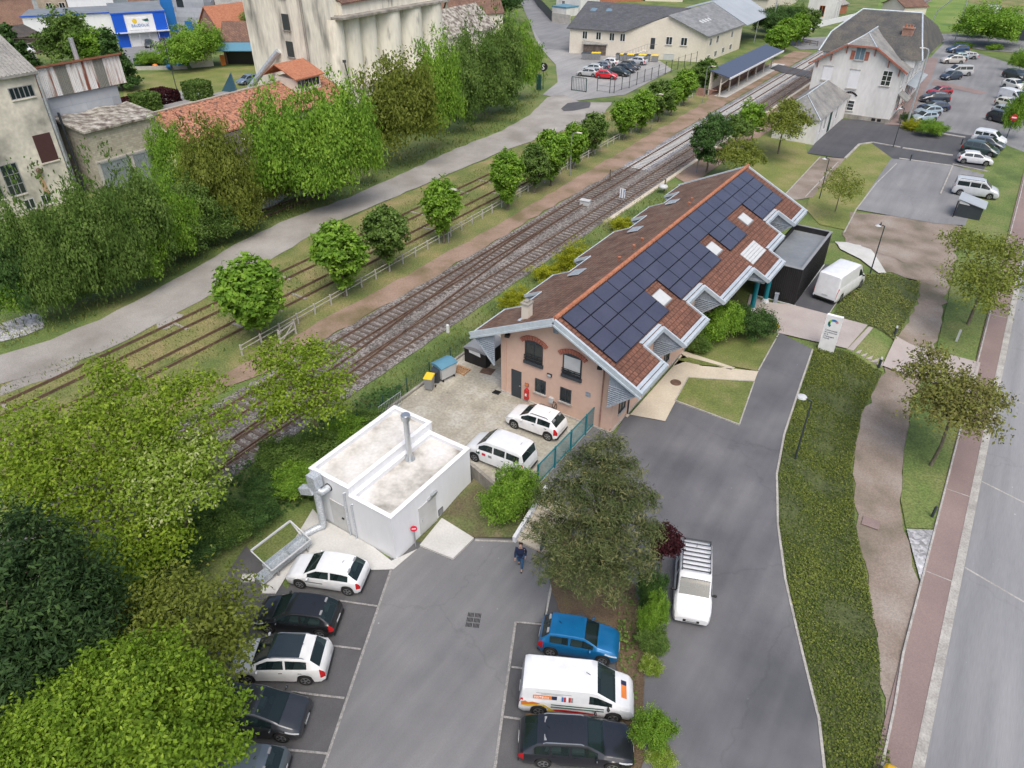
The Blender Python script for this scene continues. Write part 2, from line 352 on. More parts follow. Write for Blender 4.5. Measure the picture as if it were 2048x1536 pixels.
# ---------------- object helpers
ORG = {}
def tag(o, label=None, cat=None, group=None, kind=None):
    if label: o["label"] = label
    if cat: o["category"] = cat
    if group: o["group"] = group
    if kind: o["kind"] = kind
    return o
def thing(name, label, cat, loc=(0, 0, 0), group=None):
    o = bpy.data.objects.new(name, None)
    o.empty_display_size = .3
    COL.objects.link(o)
    o.location = loc
    ORG[o] = Vector(loc)
    return tag(o, label, cat, group)
class MB:
    def __init__(s): s.v = []; s.f = []; s.m = []
    def add(s, vs, fs, m=0):
        b = len(s.v); s.v.extend([tuple(v) for v in vs])
        for f in fs: s.f.append([b + i for i in f]); s.m.append(m)
        return s
    def quad(s, a, b, c, d, m=0): return s.add([a, b, c, d], [(0, 1, 2, 3)], m)
    def box(s, x0, y0, z0, x1, y1, z1, m=0):
        return s.obox(((x0 + x1) / 2, (y0 + y1) / 2, (z0 + z1) / 2), (abs(x1 - x0), abs(y1 - y0), abs(z1 - z0)), m=m)
    def obox(s, c, d, rz=0, m=0, ax=None):
        hx, hy, hz = d[0] / 2, d[1] / 2, d[2] / 2
        if ax: X, Y, Z = [Vector(a) for a in ax]
        else: X = Vector((math.cos(rz), math.sin(rz), 0)); Y = Vector((-math.sin(rz), math.cos(rz), 0)); Z = Vector((0, 0, 1))
        c = Vector(c)
        vs = [c + X * (sx * hx) + Y * (sy * hy) + Z * (sz * hz) for sz in (-1, 1) for sx, sy in ((-1, -1), (1, -1), (1, 1), (-1, 1))]
        return s.add(vs, [(3, 2, 1, 0), (4, 5, 6, 7), (0, 1, 5, 4), (1, 2, 6, 5), (2, 3, 7, 6), (3, 0, 4, 7)], m)
    def bar(s, a, b, w, h, m=0):
        a, b = Vector(a), Vector(b); d = b - a; L = d.length
        X = d / L; up = Vector((0, 0, 1)) if abs(X.z) < .95 else Vector((1, 0, 0))
        Y = up.cross(X).normalized(); Z = X.cross(Y)
        return s.obox((a + b) / 2, (L, w, h), m=m, ax=(X, Y, Z))
    def prism(s, poly, z0, z1, m=0, mt=None):
        n = len(poly)
        if sum(poly[i][0] * poly[(i + 1) % n][1] - poly[(i + 1) % n][0] * poly[i][1] for i in range(n)) < 0: poly = poly[::-1]
        vs = [(p[0], p[1], z0) for p in poly] + [(p[0], p[1], z1) for p in poly]
        s.add(vs, [(i, (i + 1) % n, n + (i + 1) % n, n + i) for i in range(n)] + [tuple(range(n - 1, -1, -1))], m)
        return s.add([(p[0], p[1], z1) for p in poly], [tuple(range(n))], m if mt is None else mt)
    def slabpoly(s, pts, t, m=0):
        """a plate with thickness t straight down from a 3D polygon"""
        n = len(pts); lo = [(p[0], p[1], p[2] - t) for p in pts]
        return s.add(list(pts) + lo, [tuple(range(n)), tuple(range(2 * n - 1, n - 1, -1))] + [(i, n + i, n + (i + 1) % n, (i + 1) % n) for i in range(n)], m)
    def tube(s, pts, r, n=8, m=0, cap=True):
        pts = [Vector(p) for p in pts]; rs = r if isinstance(r, (list, tuple)) else [r] * len(pts)
        rings = []; prev = None
        for i, p in enumerate(pts):
            d = (pts[min(i + 1, len(pts) - 1)] - pts[max(i - 1, 0)]).normalized()
            if prev is None: a = d.orthogonal().normalized()
            else: a = (prev - d * prev.dot(d)).normalized()
            prev = a; b = d.cross(a)
            rings.append([p + (a * math.cos(2 * math.pi * k / n) + b * math.sin(2 * math.pi * k / n)) * rs[i] for k in range(n)])
        vs = [v for ring in rings for v in ring]; fs = []
        for i in range(len(pts) - 1):
            for k in range(n): fs.append((i * n + k, i * n + (k + 1) % n, (i + 1) * n + (k + 1) % n, (i + 1) * n + k))
        if cap: fs.append(tuple(range(n - 1, -1, -1))); fs.append(tuple((len(pts) - 1) * n + k for k in range(n)))
        return s.add(vs, fs, m)
    def cyl(s, x, y, z0, z1, r0, r1=None, n=16, m=0):
        return s.tube([(x, y, z0), (x, y, z1)], [r0, r0 if r1 is None else r1], n, m)
    def ball(s, c, r, n=10, m=0, sc_=(1, 1, 1)):
        vs = []; fs = []; k = n // 2
        for i in range(k + 1):
            t = math.pi * i / k
            for j in range(n):
                p = 2 * math.pi * j / n
                vs.append((c[0] + r * sc_[0] * math.sin(t) * math.cos(p), c[1] + r * sc_[1] * math.sin(t) * math.sin(p), c[2] + r * sc_[2] * math.cos(t)))
        for i in range(k):
            for j in range(n): fs.append((i * n + j, (i + 1) * n + j, (i + 1) * n + (j + 1) % n, i * n + (j + 1) % n))
        return s.add(vs, fs, m)
    def text(s, body, size, o, X, Z, m=0, align='LEFT', ext=.004, sx=1.0):
        """flat lettering: o origin, X reading direction, Z letter-up direction"""
        cu = bpy.data.curves.new("t", 'FONT'); cu.body = body; cu.size = size; cu.align_x = align; cu.resolution_u = 2; cu.extrude = ext
        ob = bpy.data.objects.new("t", cu)
        me = bpy.data.meshes.new_from_object(ob)
        X, Z, o = Vector(X).normalized(), Vector(Z).normalized(), Vector(o); N = X.cross(Z)
        s.add([o + X * v.co.x * sx + Z * v.co.y + N * v.co.z for v in me.vertices], [tuple(p.vertices) for p in me.polygons], m)
        bpy.data.objects.remove(ob); bpy.data.curves.remove(cu); bpy.data.meshes.remove(me)
        return s
    def build(s, name, mats, parent=None, smooth=None, local=False, base=None):
        if not isinstance(mats, (list, tuple)): mats = [mats]
        if parent is not None: off = ORG[parent]
        else:
            vs = s.v
            off = Vector(base) if base else Vector((sum(v[0] for v in vs) / len(vs), sum(v[1] for v in vs) / len(vs), min(v[2] for v in vs)))
        me = bpy.data.meshes.new(name)
        me.from_pydata([(v[0] - off.x, v[1] - off.y, v[2] - off.z) for v in s.v], [], s.f)
        for m in mats: me.materials.append(G[m] if isinstance(m, str) else m)
        if len(mats) > 1: me.polygons.foreach_set("material_index", s.m)
        if smooth is not None:
            me.polygons.foreach_set("use_smooth", [True] * len(me.polygons))
            me.set_sharp_from_angle(angle=R(smooth))
        me.update()
        o = bpy.data.objects.new(name, me); COL.objects.link(o)
        if parent is not None: o.parent = parent
        else: o.location = off
        ORG[o] = off
        return o
def copy_tree(o, parent=None):
    c = o.copy(); COL.objects.link(c); c.parent = parent
    if o in ORG: ORG[c] = ORG[o]
    for ch in list(o.children): copy_tree(ch, c)
    return c

# ---------------- terrain heights
def pdist(x, y, poly):
    """0 inside, else distance outside"""
    ins = False; dm = 1e9; n = len(poly)
    for i in range(n):
        x1, y1 = poly[i]; x2, y2 = poly[(i + 1) % n]
        if (y1 > y) != (y2 > y) and x < (x2 - x1) * (y - y1) / (y2 - y1) + x1: ins = not ins
        dx, dy = x2 - x1, y2 - y1; t = max(0, min(1, ((x - x1) * dx + (y - y1) * dy) / (dx * dx + dy * dy + 1e-9)))
        dm = min(dm, math.hypot(x - x1 - t * dx, y - y1 - t * dy))
    return 0.0 if ins else dm
def sm(t): t = max(0., min(1., t)); return t * t * (3 - 2 * t)
YARD = [(-28.1, 25.0), (-20.1, 25.8), (-17.7, 25.05), (-15.6, 26.0), (-15.6, 34), (-14.4, 34), (-12.5, 42), (-12.5, 68), (-24.5, 68), (-24.5, 46), (-28.1, 44)]
DRIVE = [(-15.6, 25.6), (-12.6, 24.8), (-8.2, 23.4), (-6.1, 19.0), (-3.3, 13.5), (1.0, 8), (5, 8), (1.6, 20.5), (-.9, 25), (-3, 30.2), (-5, 36), (-6, 43), (-5.6, 49.5), (-4.6, 52.6), (-3.8, 54), (-3.6, 60), (-5.5, 71), (-9.5, 72), (-14, 68), (-14, 34)]
PARK = [(-27.5, 18.0), (-26.0, 26.2), (-20.15, 25.75), (-17.7, 25.0), (-16.0, 25.9), (-14.2, 24.6), (-13.0, 23.4), (-11.2, 22.8), (-7.6, 21.2), (-6.3, 18.4), (-3.5, 11.5), (0, 2), (-14, 2), (-24.6, 8.0), (-27.5, 14.2)]
def h(x, y):
    if x < -45 or x > 12 or y > 90: return -1.0
    z = -1.0
    d = pdist(x, y, YARD)
    if d < 3: z = max(z, -1 + 1.0 * (1 - sm(d / 3)))
    d = pdist(x, y, DRIVE)
    if d < 2.8:
        lv = -1 + sm((y - 23) / 15.)
        z = max(z, -1 + (lv + 1) * (1 - sm(d / 2.8)))
    d = pdist(x, y, PARK)
    if d < 1.5: z = z + (-1.3 - z) * (1 - sm(d / 1.5))
    return z
def Pg(px, py):
    z = -1.0
    for _ in range(12):
        x, y = P(px, py, z); z = z * .4 + h(x, y) * .6
    x, y = P(px, py, z)
    return (x, y)
def PG(L): return [Pg(*p) for p in L]
def PZ(L, z=-1.0): return [P(p[0], p[1], z) for p in L]

def height_at(base, tip):
    """height of an upright thing whose foot and top are at these pixels"""
    x, y = Pg(*base); z0 = h(x, y); lo, hi = z0, z0 + 30
    for _ in range(40):
        m = (lo + hi) / 2; v = Vector((x, y, m - HC)); py = 768 - F * v.dot(_up) / v.dot(_fw)
        if py > tip[1]: lo = m
        else: hi = m
    return m - z0
# ================= GROUND =================
def lines(segs):
    out = []
    for a, b, st in segs:
        n = max(1, int(round((b - a) / st)))
        out += [a + (b - a) * i / n for i in range(n)]
    return out + [segs[-1][1]]
gx = lines([(-520, -60, 14), (-60, -46, 1.5), (-46, 13, .55), (13, 60, 4), (60, 420, 18)])
gy = lines([(-30, 4, 3), (4, 80, .55), (80, 130, 3), (130, 900, 16)])
vs = [(x, y, h(x, y) - .02) for y in gy for x in gx]
nx = len(gx)
fs = [(j * nx + i, j * nx + i + 1, (j + 1) * nx + i + 1, (j + 1) * nx + i) for j in range(len(gy) - 1) for i in range(nx - 1)]
b = MB(); b.add(vs, fs)
tag(b.build('ground', 'grass', smooth=60, base=(0, 0, 0)), kind='structure')

def resample(poly, st, jit=0, seed=0, closed=True):
    out = []; n = len(poly)
    for i in range(n if closed else n - 1):
        a = Vector(poly[i]).to_2d(); c = Vector(poly[(i + 1) % n]).to_2d(); L = (c - a).length
        k = max(1, int(L / st)); nrm = Vector((-(c - a).y, (c - a).x)) / max(L, 1e-6)
        for q in range(k):
            p = a + (c - a) * (q / k)
            if jit:
                p = p + nrm * jit * (noise.noise(Vector((p.x * .9 + seed, p.y * .9, 0))) + .6 * noise.noise(Vector((p.x * 2.7, p.y * 2.7 + seed, 3))))
            out.append(p)
    if not closed: out.append(Vector(poly[-1]).to_2d())
    return out
def inside(x, y, poly):
    ins = False; n = len(poly)
    for i in range(n):
        x1, y1 = poly[i][0], poly[i][1]; x2, y2 = poly[(i + 1) % n][0], poly[(i + 1) % n][1]
        if (y1 > y) != (y2 > y) and x < (x2 - x1) * (y - y1) / (y2 - y1) + x1: ins = not ins
    return ins
LV = .03
def patch(name, poly, m, lv=1, st=1.0, jit=0, zf=None, label=None, kind='structure'):
    """a ground sheet draped lv layers above the terrain"""
    bd = resample(poly, st, jit, seed=len(name))
    pts = list(bd); n = len(bd)
    x0, x1 = min(p.x for p in bd), max(p.x for p in bd); y0, y1 = min(p.y for p in bd), max(p.y for p in bd)
    poly2 = [(p.x, p.y) for p in bd]
    y = y0 + st / 2
    while y < y1:
        x = x0 + st / 2
        while x < x1:
            if inside(x, y, poly2): pts.append(Vector((x, y)))
            x += st
        y += st
    V, E_, Fc, *_ = delaunay_2d_cdt(pts, [], [list(range(n))], 1, 1e-5)
    z = zf or h
    b = MB(); b.add([(v.x, v.y, z(v.x, v.y) + lv * LV) for v in V], [tuple(f) if (V[f[1]] - V[f[0]]).cross(V[f[2]] - V[f[0]]) > 0 else tuple(reversed(f)) for f in Fc])
    o = b.build(name, m, smooth=60, base=(0, 0, 0))
    return tag(o, label, kind=kind)
def kerb(name, line, wd=.16, ht=.1, m='kerb', lv=0, sink=.15, jit=0, closed=False, zf=None):
    pts = resample(line, 1.0, jit, closed=closed); b = MB(); z = zf or h
    if closed: pts.append(pts[0])
    for i in range(len(pts) - 1):
        a, c = pts[i], pts[i + 1]; d = (c - a)
        if d.length < .05: continue
        nn = Vector((-d.y, d.x)).normalized() * wd / 2
        za, zc = z(a.x, a.y) + lv * LV, z(c.x, c.y) + lv * LV
        q = [(a.x - nn.x, a.y - nn.y), (c.x - nn.x, c.y - nn.y), (c.x + nn.x, c.y + nn.y), (a.x + nn.x, a.y + nn.y)]
        zz = [za, zc, zc, za]
        b.add([(q[k][0], q[k][1], zz[k] - sink) for k in range(4)] + [(q[k][0], q[k][1], zz[k] + ht) for k in range(4)],
              [(4, 5, 6, 7), (0, 1, 5, 4), (2, 3, 7, 6), (1, 2, 6, 5), (3, 0, 4, 7)])
    return tag(b.build(name, m, base=(0, 0, 0)), kind='structure')
def ribbon(name, pts, wd, m, lv=2, zf=None):
    ps = [Vector(p).to_2d() for p in pts]; b = MB(); z = zf or h
    pp = resample([tuple(p) for p in ps], .8, 0, closed=False)
    for i in range(len(pp) - 1):
        a, c = pp[i], pp[i + 1]; d = c - a; nn = Vector((-d.y, d.x)).normalized() * wd / 2
        b.quad((a.x - nn.x, a.y - nn.y, z(a.x, a.y) + lv * LV), (c.x - nn.x, c.y - nn.y, z(c.x, c.y) + lv * LV), (c.x + nn.x, c.y + nn.y, z(c.x, c.y) + lv * LV), (a.x + nn.x, a.y + nn.y, z(a.x, a.y) + lv * LV))
    return b

# ---- car park (lower level, z = -1.3)
flat13 = lambda x, y: -1.3
lane0, lane1 = P(783, 1140, -1.3), P(650, 1536, -1.3)
k_ = (lane1[0] - lane0[0]) / (lane1[1] - lane0[1])
PKL = [(-27.4, 14.6), P(575, 1180, -1.3), P(600, 1110, -1.3), (-19.8, 18.6), (-20, 26), (-17.9, 24.2), (-15.6, 24.3), (-13.1, 23.3), P(1100, 1170, -1.3), (-9.9, 21.2), (-7.3, 20.4), (-3.0, 10.5), (-1, 4), (-14, 3), (-24.5, 7.8)]
patch('parking_asphalt', PKL, 'asphalt_bay', 1, 1.2, zf=flat13)
lane_r0, lane_r1 = P(1031, 1246, -1.3), P(990, 1536, -1.3)
lane_r2 = (lane_r1[0] + (lane_r1[0] - lane_r0[0]) * 1.0, lane_r1[1] + (lane_r1[1] - lane_r0[1]) * 1.0)
lane_2 = (lane1[0] + (lane1[0] - lane0[0]) * .8, lane1[1] + (lane1[1] - lane0[1]) * .8)
patch('parking_lane', [lane0, lane1, lane_2, lane_r2, lane_r0, P(1088, 1246, -1.3), P(1100, 1168, -1.3), (-13.3, 23.2), (-15.6, 24.2), (-17.8, 24.15), P(948, 1082, -1.3), P(905, 1122, -1.3), P(842, 1094, -1.3)], 'asphalt_lane', 2, 1.2, zf=flat13)
b = MB()
def pline(p, q, wd=.1):
    a, c = Vector(P(*p, -1.3)), Vector(P(*q, -1.3)); d = (c - a).normalized(); nn = Vector((-d.y, d.x)) * wd / 2; z = -1.3 + 3 * LV
    b.quad((a.x - nn.x, a.y - nn.y, z), (c.x - nn.x, c.y - nn.y, z), (c.x + nn.x, c.y + nn.y, z), (a.x + nn.x, a.y + nn.y, z))
c3 = lambda x, y: (440 + x / 3.368, 1080 + y / 3.368)
c4 = lambda x, y: (980 + x / 3.368, 1080 + y / 3.368)
pline((783, 1140), (640, 1560), .12)
for p, q in (((700, 400), (1060, 452)), ((600, 700), (950, 742)), ((480, 1030), (840, 1072)), ((250, 1400), (722, 1445))): pline(c3(*p), c3(*q))
pline((1031, 1246), (988, 1550), .12); pline((1031, 1246), (1088, 1251))
for p, q in (((145, 862), (300, 882)), ((92, 1198), (280, 1224))): pline(c4(*p), c4(*q))
tag(b.build('parking_markings', 'paint_line', base=(0, 0, 0)), kind='structure')
patch('earth_bank', [P(1102, 1170, -1.3), (-10.6, 19.0 + 1.2), (-9.9, 21.0), (-7.5, 20.2), (-3.2, 10.5), (-1.2, 5), (-.2, 5), (-2.5, 11.5), (-4.6, 16.8), (-6.9, 21.8), (-8.4, 23.7), (-12.6, 25.1), (-13.3, 24.5)], 'earth', 2.9, .5, .12)
kerb('kerb', [P(1104, 1166, -1.3), P(1087, 1250, -1.3)], .12, .06, zf=flat13)
kerb('kerb', [P(950, 1082, -1.3), P(1030, 1085, -1.3)], .12, .08, zf=flat13)
# concrete apron and ramp of the white plant room
patch('concrete_apron', [(-20.0, 18.2), (-21.5, 18.4), (-25.5, 18.35), (-26.4, 18.6), P(573, 1108, -1.3), P(512, 1152, -1.3), P(552, 1190, -1.3), P(582, 1140, -1.3), P(640, 1132, -1.3), P(700, 1143, -1.3), P(787, 1141, -1.3), P(835, 1100, -1.3)], 'slab', 3, 1.5, zf=flat13)
b = MB()
rp = [P(840, 1094, -1.3), P(906, 1121, -1.3), P(948, 1080, -1.3), P(884, 1040, -1.3)]
b.prism(rp, -1.4, -1.12); tag(b.build('concrete_ramp', 'slab', base=(0, 0, 0)), kind='structure')
patch('bank_by_plant_room', [(-19.86, 19.9), P(948, 1078, -1.3), P(1030, 1083, -1.3), (-15.9, 25.0), (-17.7, 24.9), (-20.1, 25.7), (-19.86, 25.4)], 'bank', 3, .6, zf=lambda x, y: -1.3 + .45 * sm((y - 21) / 4))
# service yard slab, with its retaining walls
b = MB()
YS = [(-27.9, 25.2), (-20.1, 25.85), (-17.7, 25.1), (-15.95, 26.0), (-15.95, 33.2), (-23.2, 33.2), (-23.2, 46), (-26, 44.5), (-28.0, 42)]
b.prism(YS, -.2, .03); tag(b.build('yard_pavement', 'yard_concrete', base=(0, 0, 0)), kind='structure')
b = MB()
b.bar((-28.08, 42, -.3), (-28.08, 25.1, -.3), .16, .9)
tag(b.build('retaining_wall', 'concrete_dirty'), 'low concrete wall along the yard edge below the green wire fence', 'wall')
b = MB()
b.bar((-20.25, 25.72, -.62), (-17.72, 24.95, -.62), .2, 1.45); b.bar((-17.72, 24.95, -.62), (-16.0, 25.85, -.62), .2, 1.45)
tag(b.build('retaining_wall', 'concrete_dirty'), 'stained concrete retaining wall under the white passenger van behind the round bush', 'wall')
# driveway
DRV = [(-15.9, 26.1), (-12.6, 24.9), (-8.4, 23.6), (-6.4, 19.6), (-3.6, 14), (0.5, 8)] + PG([(1650, 1560), (1637, 1440), (1600, 1290), (1570, 1160), (1555, 1050), (1553, 950), (1568, 870), (1601, 770), (1625, 700), (1560, 667)]) + PG([(1515, 744), (1497, 775), (1478, 852), (1350, 806), (1330, 840), (1252, 830), (1236, 860)]) + [(-14.5, 33.2), (-15.9, 33.2)]
patch('driveway', DRV, 'asphalt_drive', 2.2, .8)
kerb('kerb', PG([(1650, 1560), (1637, 1440), (1600, 1290), (1570, 1160), (1555, 1050), (1553, 950), (1568, 870), (1601, 770), (1625, 700)]), .12, .1)
patch('entrance_paving', PG([(1238, 828), (1330, 845), (1352, 803), (1377, 757), (1508, 766), (1516, 745), (1400, 734), (1346, 700)]) + [(-14.5, 44), (-14.5, 35)], 'beige_paving', 4, 1.2)
patch('side_path', PG([(1345, 735), (1365, 706), (1372, 706), (1470, 738), (1462, 742), (1380, 722)]), 'beige_paving', 4, 1)
L1 = PG([(1350, 804), (1376, 758), (1508, 766), (1478, 852)])
patch('lawn', L1, 'lawn', 5, .6); kerb('kerb', L1, .08, .16, closed=True)
L2 = PG([(1385, 712), (1400, 690), (1440, 665), (1558, 668), (1516, 744), (1430, 728)])
patch('lawn', L2, 'lawn', 3, .6); kerb('kerb', PG([(1558, 668), (1516, 744)]), .08, .16)
patch('lawn', PG([(1350, 722), (1378, 718), (1450, 737), (1400, 733)]), 'lawn', 5, .6)
patch('plaza', PG([(1480, 660), (1500, 590), (1535, 606), (1588, 612), (1655, 630), (1735, 652), (1694, 699), (1626, 684), (1558, 668)]), 'plaza', 3.2, .8)
# steps down to the street path
A0, B0, A1, B1 = [Vector(P(*q)) for q in ((1738, 654, -.1), (1694, 700, -.1), (1789, 682, -.95), (1764, 735, -.95))]
st = thing('outdoor_steps', 'five broad pink concrete steps leading down from the sign to the sandy path', 'steps', (A0.x, A0.y, -.5))
for i in range(6):
    b = MB(); z = .0 - .155 * i; f0, f1 = i / 6, (i + 1) / 6
    b.prism([tuple(A0.lerp(A1, f0)), tuple(B0.lerp(B1, f0)), tuple(B0.lerp(B1, f1)), tuple(A0.lerp(A1, f1))], z - .9, z); b.build('tread', 'plaza', st)
patch('walkway', [tuple(A1), tuple(B1), (3.9, B1.y - .3), (3.9, A1.y + .1)], 'plaza', 4.5, 1)
# van pad
VP = PG([(1588, 611), (1650, 530), (1700, 537), (1712, 548), (1656, 630)])
patch('parking_pad', VP, 'asphalt_dark', 3, .7); kerb('kerb', PG([(1656, 630), (1712, 548)]), .1, .08)
# ivy beds
BED = PG([(1632, 692), (1608, 765), (1572, 870), (1557, 950), (1558, 1050), (1573, 1160), (1603, 1290), (1640, 1440), (1657, 1560), (1782, 1560), (1762, 1400), (1757, 1300), (1732, 1150), (1710, 1050), (1704, 930), (1722, 830), (1765, 745), (1700, 706)])
patch('planting_bed', BED, 'under_ivy', 1.5, .8, .1)
BED2 = PG([(1667, 631), (1712, 549), (1755, 550), (1840, 563), (1834, 600), (1790, 684), (1736, 652)])
patch('planting_bed', BED2, 'under_ivy', 1.5, .8, .1)
# sandy path beside the street
patch('sandy_path', PG([(1765, 745), (1722, 830), (1704, 930), (1710, 1050), (1732, 1150), (1757, 1300), (1770, 1430), (1790, 1480), (1800, 1430), (1840, 1190), (1812, 1060), (1800, 1000), (1808, 900), (1826, 800), (1870, 700), (1900, 560), (1925, 455), (1870, 440), (1700, 425), (1685, 470), (1710, 500), (1760, 545), (1838, 560), (1836, 600), (1790, 684)]), 'sand_path', 1.2, .8, .4)
patch('grass_verge', PG([(1812, 1058), (1868, 1060), (1895, 950), (1935, 790), (1985, 560), (2048, 305), (2046, 290), (2000, 290), (1960, 350), (1925, 455), (1905, 560), (1872, 700), (1828, 800), (1808, 900), (1801, 1000)]), 'grass', 2.2, 1, .1)
patch('cobble_triangle', PG([(1812, 1060), (1868, 1062), (1842, 1172)]), 'pebble', 3.4, .8)
# pavement, kerb, street: all run parallel to the railway
patch('pavement', [(3.75, -5), (5.0, -5), (5.0, 175), (3.3, 175)], 'pink_walk', 3, 2.5)
kerb('kerb', [(3.72, 27), (3.7, 100), (3.35, 160)], .1, .16); kerb('kerb', [(4.1, 16), (3.9, 24), (3.72, 27)], .1, .16)
patch('street_kerb', [(5.0, -5), (5.42, -5), (5.42, 175), (5.0, 175)], 'kerb', 3.6, 2.5)
patch('street', [(5.42, -8), (14.5, -8), (14.5, 178), (5.42, 178)], 'street', 2, 3)
b = MB()
for y in (40.5, 33.0, 52, 66, 81, 99):
    x0 = 3.8; z = -1 + 3 * LV + .006
    b.quad((x0, y, z), (x0, y + .06, z), (5.0, y + .06, z), (5.0, y, z))
for y in (42, 34.0, 53): b.quad((5.45, y + .4, -1 + 2 * LV + .006), (5.45, y + .52, -1 + 2 * LV + .006), (14.4, y - 2.2, -1 + 2 * LV + .006), (14.4, y - 2.3, -1 + 2 * LV + .006))
tag(b.build('pavement_joints', 'kerb', base=(0, 0, 0)), kind='structure')
# ---- north: lots, lawns, station forecourt
patch('gravel_lot', PG([(1700, 425), (1870, 440), (1925, 455), (1915, 470), (1890, 560), (1838, 562), (1755, 545), (1700, 495)]), 'sand_path', 1.8, 1.2, .15)
patch('car_park_lot', PZ([(1782, 318), (1900, 330), (1968, 350), (1930, 452), (1870, 448), (1712, 420)]), 'asphalt_old', 2.6, 2)
patch('station_forecourt', PZ([(1665, 238), (1790, 243), (1900, 262), (1990, 285), (1985, 300), (1980, 345), (1900, 330), (1785, 318), (1740, 285), (1718, 290), (1690, 318), (1614, 307), (1640, 275)]), 'asphalt_dark', 2, 2)
patch('station_car_park', PZ([(1785, 245), (1800, 200), (1830, 150), (1870, 105), (1890, 84), (1960, 108), (2060, 140), (2110, 200), (2110, 330), (2010, 290), (1960, 275), (1880, 262)]), 'asphalt_old', 2.4, 3)
patch('station_walk', PZ([(1768, 250), (1795, 205), (1835, 150), (1858, 115), (1876, 118), (1862, 160), (1835, 205), (1810, 252)]), 'pink_walk', 3.4, 2)
patch('pink_band', PZ([(1862, 170), (1960, 190), (1975, 186), (1868, 160)]), 'pink_walk', 3.4, 2)
patch('lawn', PZ([(1500, 250), (1600, 215), (1614, 307), (1640, 315), (1560, 400), (1500, 335), (1430, 300)]), 'lawn_light', 1, 1.5, .1)
patch('gravel_path', PZ([(1640, 315), (1690, 318), (1625, 395), (1595, 400), (1560, 400)]), 'sand_path', 2, 1.2, .05)
kerb('kerb', PZ([(1640, 315), (1568, 392)]), .12, .1); kerb('kerb', PZ([(1676, 325), (1610, 395)]), .12, .1)
LN = PZ([(1690, 318), (1718, 290), (1745, 286), (1800, 296), (1795, 330), (1750, 370), (1712, 420), (1690, 460), (1640, 450), (1612, 420), (1620, 395)])
patch('lawn', LN, 'lawn_light', 1.6, 1.2, .08); kerb('kerb', PZ([(1688, 466), (1712, 420), (1752, 368), (1793, 328)]), .12, .1)
patch('concrete_stairs', PG([(1661, 487), (1720, 492), (1772, 548), (1756, 548), (1720, 520), (1680, 500)]), 'slab', 4, 1)
kerb('kerb', PZ([(1690, 318), (1718, 290), (1745, 286), (1800, 296)]), .3, .1, lv=2)
kerb('kerb', PZ([(1805, 297), (1905, 312)]), .5, .06, lv=2.5); kerb('kerb', PZ([(1798, 318), (1905, 333)]), .3, .06, lv=2.5); kerb('kerb', PZ([(1880, 268), (1930, 276)]), .5, .06, lv=2.5)
kerb('kerb', PZ([(1905, 330), (1978, 345)]), .2, .08, lv=2.5); kerb('kerb', PZ([(1905, 333), (1880, 390)]), .15, .1, lv=2)
patch('grass_verge', PZ([(1905, 332), (1978, 346), (1990, 300), (2042, 300), (2000, 440), (1930, 450), (1880, 392)]), 'lawn_light', 1.4, 1.2, .1)
# far road beyond the station and the level crossing
patch('road', PZ([(1560, 78), (1700, 72), (1900, 68), (2100, 85), (2100, 112), (1960, 100), (1880, 84), (1860, 90), (1700, 96), (1600, 100)]), 'asphalt_old', 2, 5)
patch('meadow', PZ([(1760, 0), (1900, -60), (2300, -60), (2300, 60), (1960, 66), (1840, 62), (1740, 50)]), 'meadow', 1, 12)
patch('field', PZ([(1930, 4), (1980, -40), (2300, -60), (2300, 20), (2060, 30)]), 'dry_grass', 2, 12)
# ---- west of the railway
patch('embankment', [(-46.5, 10), (-40.2, 10), (-40.2, 55), (-40.2, 135), (-46.5, 135)], 'dry_grass', .7, 2, .2)
patch('siding_grass', [(-56, 8), (-46.5, 8), (-46.5, 120), (-54, 110), (-56, 60)], 'dry_grass', .5, 2, .3)
patch('platform_path', [(-42.0, 20), (-39.6, 26), (-39.25, 46), (-39.4, 62), (-39.3, 78), (-39.7, 122), (-40.0, 176), (-44, 176), (-44.2, 160), (-44.3, 126), (-43.2, 124), (-42.6, 100), (-41.6, 62), (-41.6, 46), (-41.9, 34)], 'platform', 1.6, 1.5, .35)
patch('platform_slab', [(-43.4, 126.5), (-41.2, 126.5), (-41.2, 160), (-43.4, 160)], 'slab', 2.6, 4)
patch('ballast', [(-39.6, 5), (-33.0 + .9, 5), (-32.4, 40), (-32.6, 75), (-32.7, 84), (-39.45, 84), (-39.25, 60), (-39.3, 45)], 'ballast', 1.2, 1.5, .15)
patch('ballast', [(-39.5, 84), (-35.9, 84), (-36.0, 330), (-39.7, 330)], 'ballast_new', 1.2, 3, .1)
patch('ballast', [(-35.9, 84), (-32.75, 84), (-32.7, 330), (-36.0, 330)], 'ballast', 1.2, 3, .1)
patch('platform_path', [(-32.4, 84), (-29.4, 82), (-28.5, 130), (-28.6, 178), (-32.4, 178)], 'platform', 1.6, 2, .1)
kerb('platform_edge', [(-32.35, 66), (-32.4, 178)], .45, .14, 'beige_paving')
patch('level_crossing', PZ([(1540, 138), (1556, 130), (1625, 145), (1618, 156), (1570, 148)]), 'asphalt_dark', 4.4, 2)
patch('gravel_lane', PZ([(-40, 722), (0, 710), (100, 680), (200, 640), (300, 588), (400, 530), (470, 490), (560, 445), (700, 395), (800, 350), (900, 303), (1000, 264), (1060, 230), (1095, 195), (1128, 190), (1160, 205), (1225, 205), (1200, 236), (1100, 270), (1000, 305), (850, 370), (700, 432), (620, 472), (500, 545), (400, 602), (300, 655), (200, 706), (100, 745), (0, 768), (-40, 775)]), 'gravel_lane', 1.8, 1.5, .3)
patch('pebble_pile', PZ([(-20, 655), (60, 628), (90, 632), (88, 655), (50, 672), (-20, 690)]), 'pebble', 1.4, 1.2, .2)
